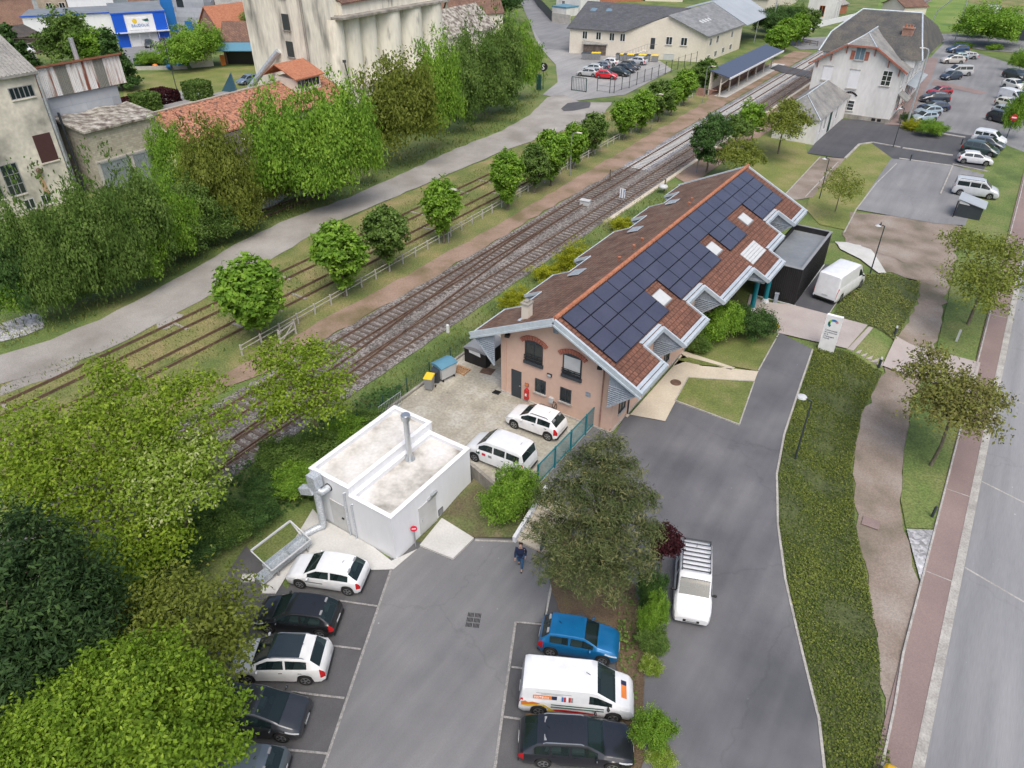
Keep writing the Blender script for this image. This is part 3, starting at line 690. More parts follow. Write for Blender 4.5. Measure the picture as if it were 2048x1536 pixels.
patch('industrial_yard', PZ([(1085, 190), (1115, 165), (1112, 130), (1075, 90), (1062, 52), (1040, 0), (1032, -30), (1064, -30), (1080, 10), (1140, 52), (1180, 104), (1320, 122), (1345, 140), (1250, 190), (1150, 202)]), 'asphalt_yard', 1.5, 3, .1)
patch('road', PZ([(1062, 52), (1040, 0), (1028, -60), (1050, -60), (1068, -10), (1084, 20), (1142, 48), (1142, 100), (1090, 98)]), 'asphalt_old', 2.6, 3)
patch('asphalt_patch', PZ([(1122, 218), (1135, 207), (1170, 203), (1182, 206), (1178, 216), (1148, 222), (1128, 223)]), 'asphalt_dark', 3, 1.5, .15)
patch('meadow', PZ([(240, 150), (560, 128), (565, 150), (520, 178), (380, 195), (250, 205)]), 'lawn_light', .8, 4, .3)
patch('service_lane', PZ([(250, 220), (340, 180), (420, 188), (560, 165), (580, 180), (420, 205), (330, 226)]), 'asphalt_yard', 1.4, 4)
patch('factory_yard', PZ([(245, 92), (345, 88), (352, 60), (430, 65), (400, 112), (385, 125), (250, 128)]), 'asphalt_old', 1.2, 5)
for z0 in ((-61.5, 60), (-63, 85)): pass
# stony waste along the old siding
for poly in ([(175, 545), (280, 490), (330, 478), (440, 440), (560, 385), (590, 380), (560, 405), (440, 460), (300, 505), (205, 560)],
             [(0, 795), (60, 770), (140, 745), (175, 700), (150, 705), (60, 745), (0, 775)], [(310, 640), (345, 625), (365, 630), (340, 655), (318, 660)]):
    patch('stony_ground', PZ(poly), 'gravel_lane', 1.0, 1.2, .5)

# ================= RAILWAY =================
def track(label, cx, y0, y1, sl_m, sl_ys, cyfn=None, rail_m='rail_shine', group=None, sl_len=2.5, sl_w=.26, seed=0):
    t = thing('railway_track', label, 'railway track', (cx, y0, -1), group)
    f = cyfn or (lambda y: cx)
    for s in (-1, 1):
        b = MB(); ys = lines([(y0, y1, 3 if cyfn else 12)])
        for a, c in zip(ys[:-1], ys[1:]):
            b.bar((f(a) + s * .755, a, -.86), (f(c) + s * .755, c, -.86), .07, .16, 0)
            b.bar((f(a) + s * .755, a, -.93), (f(c) + s * .755, c, -.93), .14, .03, 1)
        b.build('rail', [rail_m, 'rust'], t)
    rnd = random.Random(seed)
    proto = None; rest = MB()
    for i, y in enumerate(sl_ys):
        x = f(y)
        if i < 96:
            if proto is None:
                b = MB(); b.obox((0, 0, -.965), (sl_len, sl_w, .09))
                ORG[t] = Vector((0, 0, 0)); proto = b.build('sleeper', sl_m, t); ORG[t] = Vector((cx, y0, -1)); o = proto
            else:
                o = proto.copy(); COL.objects.link(o); o.parent = t
            o.location = (x - cx + rnd.uniform(-.05, .05), y - y0, 1); o.rotation_euler = (0, 0, rnd.uniform(-.02, .02))
        else: rest.obox((x, y, -.965), (sl_len, sl_w, .09))
    if rest.v: tag(rest.build('far_sleepers', sl_m, t), kind='stuff')
    return t
sl = lambda a, b_, s=.6: [a + s * i for i in range(int((b_ - a) / s))]
track('concrete-sleepered railway track in fresh grey ballast, far from the main building', -37.6, 84, 320, 'sleeper_c', sl(84.2, 260), rail_m='rust', seed=1)
track('rusty wooden-sleepered track nearest the platform path, ending at the concrete sleepers', -37.6, 0, 84, 'sleeper', sl(14, 83.8, .63), rail_m='rust', seed=2)
track('wooden-sleepered track nearest the tiled main building', -34.15, 0, 320, 'sleeper', sl(16, 250, .66), seed=3)
track('rusty crossover track curving between the two wooden-sleepered tracks', -36, 12, 66, 'sleeper', [], cyfn=lambda y: -37.55 + 3.35 * (1 - sm((y - 12) / 54.)), rail_m='rust')
old = lambda a, b_, s, sd: [y for y in sl(a, b_, s) if random.Random(int(y * 10) + sd).random() < .16]
track('overgrown siding rails closest to the gravel lane', -50.85, 4, 75, 'sleeper_w', old(10, 74, .9, 3), rail_m='rust', sl_len=2.2, group='overgrown sidings in the grass')
track('overgrown siding rails closest to the platform trees', -46.85, 4, 75, 'sleeper_w', old(10, 74, .9, 5), rail_m='rust', sl_len=2.2, group='overgrown sidings in the grass')
track('buried siding beside the bushes below the old mill', -64.35, 26, 60, 'sleeper', old(27, 59, .8, 9), rail_m='rust', sl_len=2.2, group='overgrown sidings in the grass')
# ================= BUILDINGS =================
def wallbox(b, o, u, n, s0, s1, z0, z1, d0, d1, m=0):
    """box on a wall: o origin xy, u along, n outward; d = depth range along n"""
    c = (o[0] + u[0] * (s0 + s1) / 2 + n[0] * (d0 + d1) / 2, o[1] + u[1] * (s0 + s1) / 2 + n[1] * (d0 + d1) / 2, (z0 + z1) / 2)
    b.obox(c, (abs(s1 - s0), abs(d1 - d0), abs(z1 - z0)), m=m, ax=((u[0], u[1], 0), (n[0], n[1], 0), (0, 0, 1)))
def win(parent, o, u, n, s, z, w, hh, frame='white', glass='glass', mull=1, cross=0, sill='concrete', surround=None, label=None):
    """a window: frame mesh with a pane child, sill"""
    b = MB(); t = .07
    wallbox(b, o, u, n, s, s + t, z, z + hh, -.02, .05); wallbox(b, o, u, n, s + w - t, s + w, z, z + hh, -.02, .05)
    wallbox(b, o, u, n, s + t, s + w - t, z, z + t, -.02, .05); wallbox(b, o, u, n, s + t, s + w - t, z + hh - t, z + hh, -.02, .05)
    for k in range(mull):
        x = s + w * (k + 1) / (mull + 1); wallbox(b, o, u, n, x - .035, x + .035, z + t, z + hh - t, -.015, .045)
    for k in range(cross):
        y = z + hh * (k + 1) / (cross + 1); wallbox(b, o, u, n, s + t, s + w - t, y - .025, y + .025, -.01, .042)
    f = b.build('window', frame, parent)
    if label: f['label'] = label
    b = MB(); wallbox(b, o, u, n, s + t * .5, s + w - t * .5, z + t * .5, z + hh - t * .5, -.02, .018); b.build('pane', glass, f)
    if sill:
        b = MB(); wallbox(b, o, u, n, s - .08, s + w + .08, z - .1, z - .01, -.02, .14); b.build('sill', sill, f)
    return f
# ---------------- main building
RZ, XR, SR, SLs = 7.4, -18.6, .497, .472
zr = lambda x: RZ - (SR * (x - XR) if x > XR else SLs * (XR - x))
mb = thing('pink_office_building', 'long pink rendered hall with red tiled roof, solar panels and zinc-edged notched eaves', 'building', (-18.8, 49, 0))
XL, XW, YF, YB = -23.05, -14.75, 33.0, 65.6
b = MB()
b.add([(XL, YF, -.3), (XW, YF, -.3), (XW, YF, zr(XW) - .2), (XR, YF, RZ - .2), (XL, YF, zr(XL) - .2)], [(0, 1, 2, 3, 4)])
b.add([(XL, YB, -.3), (XW, YB, -.3), (XW, YB, zr(XW) - .2), (XR, YB, RZ - .2), (XL, YB, zr(XL) - .2)], [(4, 3, 2, 1, 0)])
b.quad((XL, YB, -.3), (XL, YF, -.3), (XL, YF, zr(XL) - .2), (XL, YB, zr(XL) - .2))
for a, c in ((YF, 50.2), (55.9, YB)): b.quad((XW, a, -.3), (XW, c, -.3), (XW, c, zr(XW) - .2), (XW, a, zr(XW) - .2))
b.box(-14.72, 50.0, -.3, -14.6, 50.2, 5.2)
b.build('wall', 'pink_wall', mb)
b = MB()
b.box(XL - .04, YF - .05, -.3, -22.22, YF, .16); b.box(-21.4, YF - .05, -.3, XW + .05, YF, .16); b.box(XL - .05, YF, -.3, XL, YB, .16); b.box(XW, YF, -.3, XW + .05, 50, .12)
b.build('plinth', 'concrete', mb)
# roof plates in strips so the eaves step in at the notches
RS = [(32.15, 35.7, -12.75), (35.7, 38.5, -14.3), (38.5, 42.45, -12.75), (42.45, 45.5, -14.3), (45.5, 51.9, -12.75), (51.9, 55.85, -11.5), (55.85, 59.45, -12.75), (59.45, 62.6, -14.3), (62.6, 66.2, -12.75)]
LS = [(32.15, 35.9, -24.7), (35.9, 38.5, -23.35), (38.5, 42.3, -24.7), (42.3, 45.6, -23.35), (45.6, 52.2, -24.7), (52.2, 55.6, -23.35), (55.6, 59.1, -24.7), (59.1, 62.6, -23.35), (62.6, 66.2, -24.7)]
rf = thing('roof_group_tmp', '', '', (0, 0, 0)); bpy.data.objects.remove(rf)
b = MB()
for a, c, x in RS: b.slabpoly([(XR, a, RZ), (x, a, zr(x)), (x, c, zr(x)), (XR, c, RZ)], .16)
roof = b.build('roof', 'tile_main', mb)
b = MB()
for a, c, x in LS: b.slabpoly([(x, a, zr(x)), (XR, a, RZ), (XR, c, RZ), (x, c, zr(x))], .16)
b.build('roof', 'tile_worn', mb)['label'] = 'weathered brown tiled slope towards the railway'
b = MB()
y = 32.2
while y < 66.1:
    b.tube([(XR, y, RZ + .05), (XR, y + .4, RZ + .09)], [.17, .14], 8); y += .385
b.build('ridge_tiles', 'tile_orange', mb, smooth=40)
b = MB()
def trim(a, c, w_=.2, hgt_=.24): b.bar(a, c, w_, hgt_)
for S in (RS, LS):
    px_ = None
    for a, c, x in S:
        sg = 1 if x > XR else -1
        g_w = .2 if sg > 0 else .09
        b.box(x - .04 * sg, a, zr(x) - .24, x + g_w * sg, c, zr(x) + (.05 if sg > 0 else .0))          # gutter
        if sg > 0: b.box(x - .3 * sg, a, zr(x - .3 * sg) + .0, x - .05 * sg, c, zr(x - .2 * sg) + .03)
        if px_ is not None and abs(px_ - x) > .2:
            x0, x1 = sorted((px_, x), key=lambda q: abs(q - XR)); yy = a
            b.bar((x0, yy, zr(x0) - .05), (x1 + g_w * .9 * sg, yy, zr(x1 + g_w * .9 * sg) - .05), .12 if sg > 0 else .07, .3 if sg > 0 else .22)
        px_ = x
for yy, s_ in ((32.1, -1), (66.25, 1)):
    for x in (-12.6, -24.85):
        b.bar((XR, yy, RZ - .06), (x, yy, zr(x) - .06), .16, .34)
        b.bar((XR, yy - .06 * s_ * -1, RZ - .3), (x, yy - .06 * s_ * -1, zr(x) - .3), .1, .12)
b.build('zinc_trim', 'zinc', mb)
# louvred triangular cheeks under the overhangs
def cheek(y, xw, xe, low, sg, n=12):
    b = MB(); ze = zr(xe) - .2; zw = zr(xw) - .2
    b.add([(xw, y, zw), (xe, y, ze), (xw, y, low), (xw, y + .05, zw), (xe, y + .05, ze), (xw, y + .05, low)], [(0, 1, 2), (5, 4, 3), (0, 2, 5, 3), (2, 1, 4, 5), (1, 0, 3, 4)], 0)
    for k in range(1, n):
        z = low + (ze - low) * k / n + 0; f_ = (z - low) / (ze - low)
        b.bar((xw, y - .03, z), (xw + (xe - xw) * min(f_, 1), y - .03, z), .05, .03, 1)
    b.bar((xw, y - .02, low), (xe, y - .02, ze), .1, .09, 1)
    b.build('louvred_cheek', ['louvre', 'louvre_edge'], mb)
for a, c, x in RS:
    if x > -14: 
        cheek(a + .1, XW + .0, x, 2.55 if x < -12 else 3.2, 1)
        cheek(c - .1, XW + .0, x, 2.55 if x < -12 else 3.2, 1)
for a, c, x in LS:
    if x < -24: cheek(a + .1, XL, x, 2.55, -1); cheek(c - .1, XL, x, 2.55, -1)
# solar panels
def rpt(x, y, up=.12): return Vector((x, y, zr(x) + up))
U = 1.905; PYs = 32.68
def panel(i, j):
    y0 = PYs + i * U; x0 = -18.42 + j * .955
    b = MB(); a, c = x0 + .012, x0 + .943; d, e = y0 + .012, y0 + U - .012
    b.slabpoly([tuple(rpt(a, d)), tuple(rpt(c, d)), tuple(rpt(c, e)), tuple(rpt(a, e))], .05, 1)
    a += .03; c -= .03; d += .03; e -= .03
    b.quad(tuple(rpt(a, d, .124)), tuple(rpt(c, d, .124)), tuple(rpt(c, e, .124)), tuple(rpt(a, e, .124)), 0)
    b.build('solar_panel', ['solar', 'solar_frame'], mb)
gap = {4, 9, 12, 13}
for i in range(17):
    for j in range(4):
        if j >= 2 and i in gap: continue
        panel(i, j)
for y0 in (40.35, 49.85, 56.95):          # roof windows, street side
    b = MB(); x0, x1 = -15.95, -15.08
    b.slabpoly([tuple(rpt(x0 - .06, y0 - .06, .08)), tuple(rpt(x1 + .06, y0 - .06, .08)), tuple(rpt(x1 + .06, y0 + 1.31, .08)), tuple(rpt(x0 - .06, y0 + 1.31, .08))], .1)
    f_ = b.build('roof_window', 'grey', mb)
    b = MB(); b.slabpoly([tuple(rpt(x0, y0, .1)), tuple(rpt(x1, y0, .1)), tuple(rpt(x1, y0 + 1.25, .1)), tuple(rpt(x0, y0 + 1.25, .1))], .02); b.build('pane', 'light_grey', f_)
for y0 in (40.85, 50.3, 57.7):            # tilted roof windows, railway side
    x0, x1 = -22.7, -21.8
    b = MB(); b.slabpoly([(x0, y0, zr(x0) + .2), (x1, y0, zr(x1) + .12), (x1, y0 + 1.15, zr(x1) + .12), (x0, y0 + 1.15, zr(x0) + .2)], .06)
    f_ = b.build('roof_window', 'zinc', mb)
    b = MB(); b.slabpoly([(x0 + .08, y0 + .08, zr(x0 + .08) + .21), (x1 - .08, y0 + .08, zr(x1 - .08) + .13), (x1 - .08, y0 + 1.07, zr(x1 - .08) + .13), (x0 + .08, y0 + 1.07, zr(x0 + .08) + .21)], .015); b.build('pane', 'galv', f_)
b = MB()
for k in range(5):
    x0 = -14.0 + k * .23; b.slabpoly([tuple(rpt(x0, 52.35, .06)), tuple(rpt(x0 + .2, 52.35, .06)), tuple(rpt(x0 + .2, 55.5, .06)), tuple(rpt(x0, 55.5, .06))], .05)
b.build('translucent_roof_sheet', 'light_grey', mb)
for x, y in ((-19.6, 42.6), (-19.7, 45.1), (-19.75, 46.6), (-19.7, 55.4), (-20.1, 57.0)):
    b = MB(); b.cyl(x, y, zr(x) - .1, zr(x) + .22, .07, n=8); b.cyl(x, y, zr(x) + .22, zr(x) + .3, .12, n=8); b.build('roof_vent', 'tile_orange', mb)
ch = MB(); ch.box(-21.6, 33.2, 5.6, -21.12, 33.75, 7.1, 0); ch.box(-21.66, 33.13, 7.1, -21.06, 33.82, 7.2, 1); ch.box(-21.5, 33.3, 7.2, -21.22, 33.65, 7.32, 1); ch.box(-21.75, 33.0, 5.95, -21.0, 33.9, 6.0, 2)
ch.build('chimney', ['cream_wall', 'concrete_dirty', 'zinc'], mb)
# gable: windows, door, fittings
o_, u_, n_ = (0, YF), (1, 0), (0, -1)
def arch(xc, zc, w_, dz=.17):
    b = MB(); Rr = 1.25; a0 = math.asin(w_ / 2 / Rr); N = 11
    for k in range(N):
        t0, t1 = -a0 + 2 * a0 * k / N + .012, -a0 + 2 * a0 * (k + 1) / N - .012
        q = [(xc + r * math.sin(t), YF - .09, zc - Rr + r * math.cos(t)) for t, r in ((t0, Rr), (t1, Rr), (t1, Rr + .3), (t0, Rr + .3))]
        q2 = [(p[0], YF + .02, p[2]) for p in q]
        b.add(q + q2, [(0, 1, 2, 3), (7, 6, 5, 4), (0, 4, 5, 1), (1, 5, 6, 2), (2, 6, 7, 3), (3, 7, 4, 0)])
    b.build('brick_arch', 'redtrim', mb)
for i, (x0, x1) in enumerate(((-21.15, -19.82), (-18.34, -17.0))):
    arch((x0 + x1) / 2, 4.92, 1.72)
    f_ = win(mb, o_, u_, n_, x0, 3.3, x1 - x0, 1.42, 'anthracite', 'glass', 1, sill=None)
    b = MB(); wallbox(b, o_, u_, n_, x0, x1, 4.72, 4.9, -.02, .03); b.build('window_lintel', 'anthracite', f_)
    b = MB(); wallbox(b, o_, u_, n_, x0 - .06, x1 + .06, 3.08, 3.3, -.02, .14); b.build('sill', 'anthracite', f_)
    if i == 1:
        b = MB(); wallbox(b, o_, u_, n_, x0 + .1, x1 - .1, 3.62, 4.68, .03, .06)
        b.build('roller_shutter', 'light_grey', f_)
    b = MB()
    for z in (3.45, 3.72): wallbox(b, o_, u_, n_, x0 - .03, x1 + .03, z, z + .04, .1, .14)
    for k in range(4): s = x0 + (x1 - x0) * k / 3; wallbox(b, o_, u_, n_, s - .015, s + .015, 3.45, 3.76, .1, .13)
    b.build('window_railing', 'black', f_)
win(mb, o_, u_, n_, -20.33, 1.12, .8, 1.03, 'anthracite', 'glass', 1); win(mb, o_, u_, n_, -18.43, 1.15, .8, 1.05, 'anthracite', 'glass', 1)
b = MB(); wallbox(b, o_, u_, n_, -22.2, -21.42, .05, 2.18, -.02, .04); dd = b.build('door', 'anthracite', mb)
b = MB(); wallbox(b, o_, u_, n_, -21.56, -21.46, 1.05, 1.09, .04, .1); b.build('handle', 'steel', dd)
b = MB(); b.tube([(-15.47, YF - .06, .3), (-15.47, YF - .06, 4.8)], .05, 8); b.build('downpipe', 'brick_far', mb)
b = MB(); b.tube([(-22.63, YF - .05, .2), (-22.63, YF - .05, 4.9)], .035, 8); b.build('downpipe', 'pink_wall', mb)
b = MB(); wallbox(b, o_, u_, n_, -16.62, -16.28, 2.2, 2.52, -.02, .03); b.build('wall_vent', 'louvre', mb)
b = MB(); wallbox(b, o_, u_, n_, -19.14, -18.75, 5.95, 6.4, -.02, .02); b.build('wall_vent', 'louvre', mb)
b = MB(); wallbox(b, o_, u_, n_, -19.42, -19.1, 2.66, 2.88, -.02, .1, 0); wallbox(b, o_, u_, n_, -19.38, -19.14, 2.7, 2.84, .1, .115, 1); b.build('floodlight', ['black', 'lamp_glass'], mb)
for x, z in ((-22.4, 4.75), (-15.7, 4.75)):
    b = MB(); b.obox((x, YF - .2, z), (.3, .3, .16), .3); b.bar((x, YF, z + .1), (x, YF - .3, z), .06, .06); b.build('floodlight', 'black', mb)
b = MB(); wallbox(b, o_, u_, n_, -19.2, -18.88, .72, 1.12, -.02, .16); bx = b.build('charging_box', 'light_grey', mb)
b = MB(); pts = [(-18.86, YF - .12, .9)] + [(-18.75 + .17 * math.sin(t), YF - .13, .62 + .3 * math.cos(t)) for t in [k * .7 for k in range(20)]] + [(-18.9, YF - .1, .2)]
b.tube(pts, .022, 5); b.build('cable', 'black', bx)
# side wall towards the street: windows in the notches, doors, entrance
o2, u2, n2 = (XW, 0), (0, 1), (1, 0)
for a in (36.3, 42.95): win(mb, o2, u2, n2, a, 2.9, 1.4, 1.3, 'light_grey', 'glass', 1)
for a in (34.0, 39.2, 40.9, 46.4, 48.2, 57.0, 60.4, 63.4): win(mb, o2, u2, n2, a, .9, .95, 1.25, 'anthracite', 'glass', 1)
for y in (35.4, 38.9, 46.0): b = MB(); b.tube([(XW + .06, y, .1), (XW + .06, y, 4.9)], .05, 8); b.build('downpipe', 'anthracite', mb)
for y in (36, 38, 44, 48, 53, 58, 62): win(mb, (XL, 0), (0, -1), (-1, 0), -y, 1.0, 1.1, 1.4, 'anthracite', 'glass', 1)
b = MB()                                   # glazed entrance lobby under the projecting roof
for y in lines([(50.3, 55.7, .9)]): b.box(-14.72, y - .04, 0, -14.64, y + .04, 3.6, 0)
for z in (.05, 1.2, 2.4, 3.6): b.box(-14.73, 50.2, z, -14.65, 55.85, z + .08, 0)
b.box(-14.7, 50.2, 3.68, -14.62, 55.9, 5.2, 1)
e_ = b.build('entrance_front', ['anthracite', 'louvre'], mb)
b = MB(); b.box(-14.71, 50.2, 0.02, -14.685, 55.85, 3.6); b.build('pane', 'glass', e_)
for x, y, hh in ((-12.55, 53.55, 3.5), (-12.15, 55.7, 3.5)):
    b = MB(); b.cyl(x, y, .45, hh, .2, n=18, m=0); b.cyl(x, y, .0, .45, .38, .22, n=18, m=1)
    b.tube([(x, y, 2.6), (x - .6, y - .5, 3.2), (x - 1.4, y - .6, 3.6)], .05, 6, 0); b.tube([(x, y, 2.6), (x + .5, y - .3, 3.1), (x + .6, y, 3.6)], .05, 6, 0)
    b.build('entrance_column', ['teal', 'light_grey'], mb, smooth=40)
b = MB(); b.box(-13.2, 52.1, 3.35, -11.7, 55.7, 3.5); b.build('porch_beam', 'zinc', mb)
# ---------------- things fixed on / standing by the gable
e = thing('fire_extinguisher', 'red fire extinguisher cabinet on the pink gable wall beside the dark door', 'extinguisher', (-20.92, YF - .1, .1))
b = MB(); b.box(-21.07, YF - .2, .25, -20.8, YF - .01, 1.02, 0); b.cyl(-20.935, YF - .11, 1.02, 1.14, .13, .06, 10, 0); b.box(-21.0, YF - .215, .55, -20.87, YF - .2, .75, 1); b.build('cabinet', ['red', 'white'], e)
b = MB(); b.box(-21.1, YF - .09, 1.26, -20.82, YF - .01, 1.5, 0); b.box(-21.06, YF - .1, 1.3, -20.86, YF - .09, 1.46, 1)
tag(b.build('alarm_box', ['redtrim', 'orange']), 'small red-brown box on the gable above the red extinguisher', 'box')
# ---------------- black clad annex
an = thing('black_annex', 'black timber-clad flat-roofed annex beside the white delivery van', 'annex', (-11.8, 61, 0))
b = MB(); x0, x1, y0, y1, zt = -13.3, -10.0, 56.6, 65.9, 3.2
b.box(x0, y0, -.2, x1, y0 + .12, zt); b.box(x0, y1 - .12, -.2, x1, y1, zt); b.box(x0, y0 + .12, -.2, x0 + .12, y1 - .12, zt); b.box(x1 - .12, y0 + .12, -.2, x1, y1 - .12, zt)
y = y0 + .1
while y < y1: b.box(x1, y, 0, x1 + .03, y + .07, zt - .03); y += .16
x = x0 + .08
while x < x1: b.box(x, y0 - .03, 0, x + .07, y0, zt - .03); x += .16
b.build('cladding', 'black_clad', an)
b = MB(); b.box(x0 + .12, y0 + .12, 2.5, x1 - .12, y1 - .12, 2.72); b.build('flat_roof', 'flat_roof', an)
b = MB(); t = .16
b.box(x0 - .02, y0 - .05, zt, x1 + .05, y0 + t, zt + .05); b.box(x0 - .02, y1 - t, zt, x1 + .05, y1 + .03, zt + .05); b.box(x1 - t, y0 + t, zt, x1 + .05, y1 - t, zt + .05)
b.build('coping', 'grey', an)
b = MB(); b.box(x0, y0 - .1, -.1, x1 + .12, y0 - .03, .06); b.box(x1 + .04, y0 - .1, -.1, x1 + .14, y1, .07); b.build('base_kerb', 'light_grey', an)
# ---------------- white plant room
pr = thing('white_plant_room', 'white rendered two-level flat-roofed plant room between the car park and the yard', 'plant room', (-22.8, 21.9, -1.3))
def tub(x0, x1, y0, y1, z0, zt, name_par):
    t = .22
    b = MB(); b.prism([(x0, y0), (x1, y0), (x1, y1), (x0, y1)], z0, zt - .32); 
    b.box(x0, y0, zt - .32, x1, y0 + t, zt); b.box(x0, y1 - t, zt - .32, x1, y1, zt); b.box(x0, y0 + t, zt - .32, x0 + t, y1 - t, zt); b.box(x1 - t, y0 + t, zt - .32, x1, y1 - t, zt)
    b.build('wall', 'white_wall', name_par)
    b = MB(); b.box(x0 + t, y0 + t, zt - .3, x1 - t, y1 - t, zt - .24); b.build('flat_roof', 'white_roof', name_par)
    b = MB(); e = .03
    b.box(x0 - e, y0 - e, zt, x1 + e, y0 + t + .02, zt + .045); b.box(x0 - e, y1 - t - .02, zt, x1 + e, y1 + e, zt + .045); b.box(x0 - e, y0 + t + .02, zt, x0 + t + .02, y1 - t - .02, zt + .045); b.box(x1 - t - .02, y0 + t + .02, zt, x1 + e, y1 - t - .02, zt + .045)
    b.build('coping', 'white', name_par)
tub(-22.8, -19.85, 18.42, 25.15, -1.35, 1.8, pr)
tub(-25.75, -22.82, 18.45, 25.4, -1.35, 2.3, pr)
b = MB(); b.box(-24.45, 18.4, -1.25, -23.38, 18.45, .78, 0); d1 = b.build('door', 'door_grey', pr)
b = MB(); b.box(-23.62, 18.33, -.25, -23.48, 18.4, -.17); b.build('handle', 'black', d1)
b = MB(); b.box(-19.85, 20.45, -1.15, -19.8, 21.88, .85); d1 = b.build('door', 'door_grey', pr)
b = MB(); b.box(-19.8, 20.62, -.2, -19.74, 20.7, -.05); b.build('handle', 'steel', d1)
b = MB(); b.box(-19.83, 21.5, 1.0, -19.68, 21.95, 1.08, 0); b.box(-19.83, 21.2, .86, -19.72, 21.9, .93, 0); b.build('door_lamp', 'steel', pr)
b = MB(); b.box(-19.85, 22.05, -1.02, -19.81, 22.45, -.56, 0)
for k in range(7): b.box(-19.81, 22.08, -.99 + k * .06, -19.79, 22.42, -.96 + k * .06, 1)
b.build('wall_grille', ['dark_grey', 'grey'], pr)
for x, zt in ((-23.1, 1.95), (-22.65, 1.35)):
    b = MB(); b.tube([(x + .08, 18.42, zt + .02), (x, 18.33, zt), (x, 18.33, zt - .2), (x, 18.33, -1.2)], .05, 8); b.build('downpipe', 'duct', pr)
fl = MB(); fx, fy = -22.3, 22.75
fl.cyl(fx, fy, 1.5, 1.62, .3, .3, 16); fl.cyl(fx, fy, 1.62, 1.85, .28, .17, 16); fl.cyl(fx, fy, 1.85, 4.3, .165, .165, 16); fl.cyl(fx, fy, 3.4, 3.43, .18, .18, 16); fl.cyl(fx, fy, 4.3, 4.35, .19, .19, 16); fl.cyl(fx, fy, 4.35, 4.6, .13, .13, 12); fl.cyl(fx, fy, 4.42, 4.72, .27, .27, 18); fl.cyl(fx, fy, 4.72, 4.78, .2, .2, 18)
fl.build('flue', 'steel', pr, smooth=40)
# ventilation ducts on the left corner
b = MB(); X = -24.75; Y = 18.0
b.tube([(-24.35, 18.46, 1.66), (-24.35, 17.95, 1.66), (X, 17.9, 1.66)], .2, 14); b.tube([(-24.35, 18.47, 1.66), (-24.35, 18.42, 1.66)], .25, 14, 1)
b.tube([(X, 17.9, 1.9), (X, 17.9, -.75), (X, 17.85, -1.02), (-24.95, 17.6, -1.08), (-25.2, 16.6, -1.06)], .2, 14)
b.obox((X - .05, 17.95, 2.3), (.6, .55, .8), 0, 0); b.obox((X - .55, 17.75, 1.5), (.9, .4, .42), .0, 0, ax=((.94, .1, .33), (-.1, 1, 0), (-.33, 0, .94)))
b.build('ventilation_duct', ['duct', 'black'], pr, smooth=35)
# steel trough with open frame
tr = thing('steel_trough', 'galvanised steel trough on trestle legs with an open tilted frame, by the duct', 'trough', (*P(580, 1120, -1.3), -1.3))
A_, B_ = Vector((*P(*(500 + 955 / 7.877, 1020 + 470 / 7.877), -.55), -.55)), Vector((*P(*(500 + 345 / 7.877, 1020 + 960 / 7.877), -.55), -.55))
dv = (B_ - A_).normalized(); nv = Vector((-dv.y, dv.x, 0)); nv = nv if nv.x < 0 else -nv
b = MB(); W_ = .75; zt = -.55
L_ = (B_ - A_).length
c_ = (A_ + B_) / 2 + nv * W_ / 2
b.obox((c_.x, c_.y, zt - .3), (L_, W_, .05), math.atan2(dv.y, dv.x))
for k in (0.01, W_): q = A_ + nv * k; r_ = B_ + nv * k; b.bar((q.x, q.y, zt - .14), (r_.x, r_.y, zt - .14), .03, .34)
for k in (0, .48, 1): q = A_ + dv * L_ * k; r_ = q + nv * W_; b.bar((q.x, q.y, zt - .14), (r_.x, r_.y, zt - .14), .03, .32)
b.build('trough', 'galv', tr)
b = MB(); q = A_ + dv * (L_ + .35) + nv * .3; b.obox((q.x, q.y, zt - .28), (.75, .5, .4), math.atan2(dv.y, dv.x)); b.build('outlet_box', 'galv', tr)
hi = 1.0
T0 = A_ + nv * 1.5; T1 = B_ + nv * 1.5
b = MB(); b.bar((T0.x, T0.y, zt + .55), (T1.x, T1.y, zt + .55), .09, .09); b.bar(tuple(A_), (T0.x, T0.y, zt + .55), .07, .07); b.bar(tuple(B_), (T1.x, T1.y, zt + .55), .05, .05)
q = A_ + nv * W_ + dv * .05; b.bar((q.x, q.y, zt), (T0.x, T0.y, zt + .55), .07, .07); b.bar(tuple(A_), tuple(B_), .08, .07)
b.build('lid_frame', 'light_grey', tr)
for k in (.12, .88):
    b = MB()
    for s in (.05, W_ - .05):
        q = A_ + dv * L_ * k + nv * s; b.bar((q.x, q.y, zt - .3), (q.x + .05, q.y, -1.28), .08, .08)
    b.build('leg', 'grey', tr)
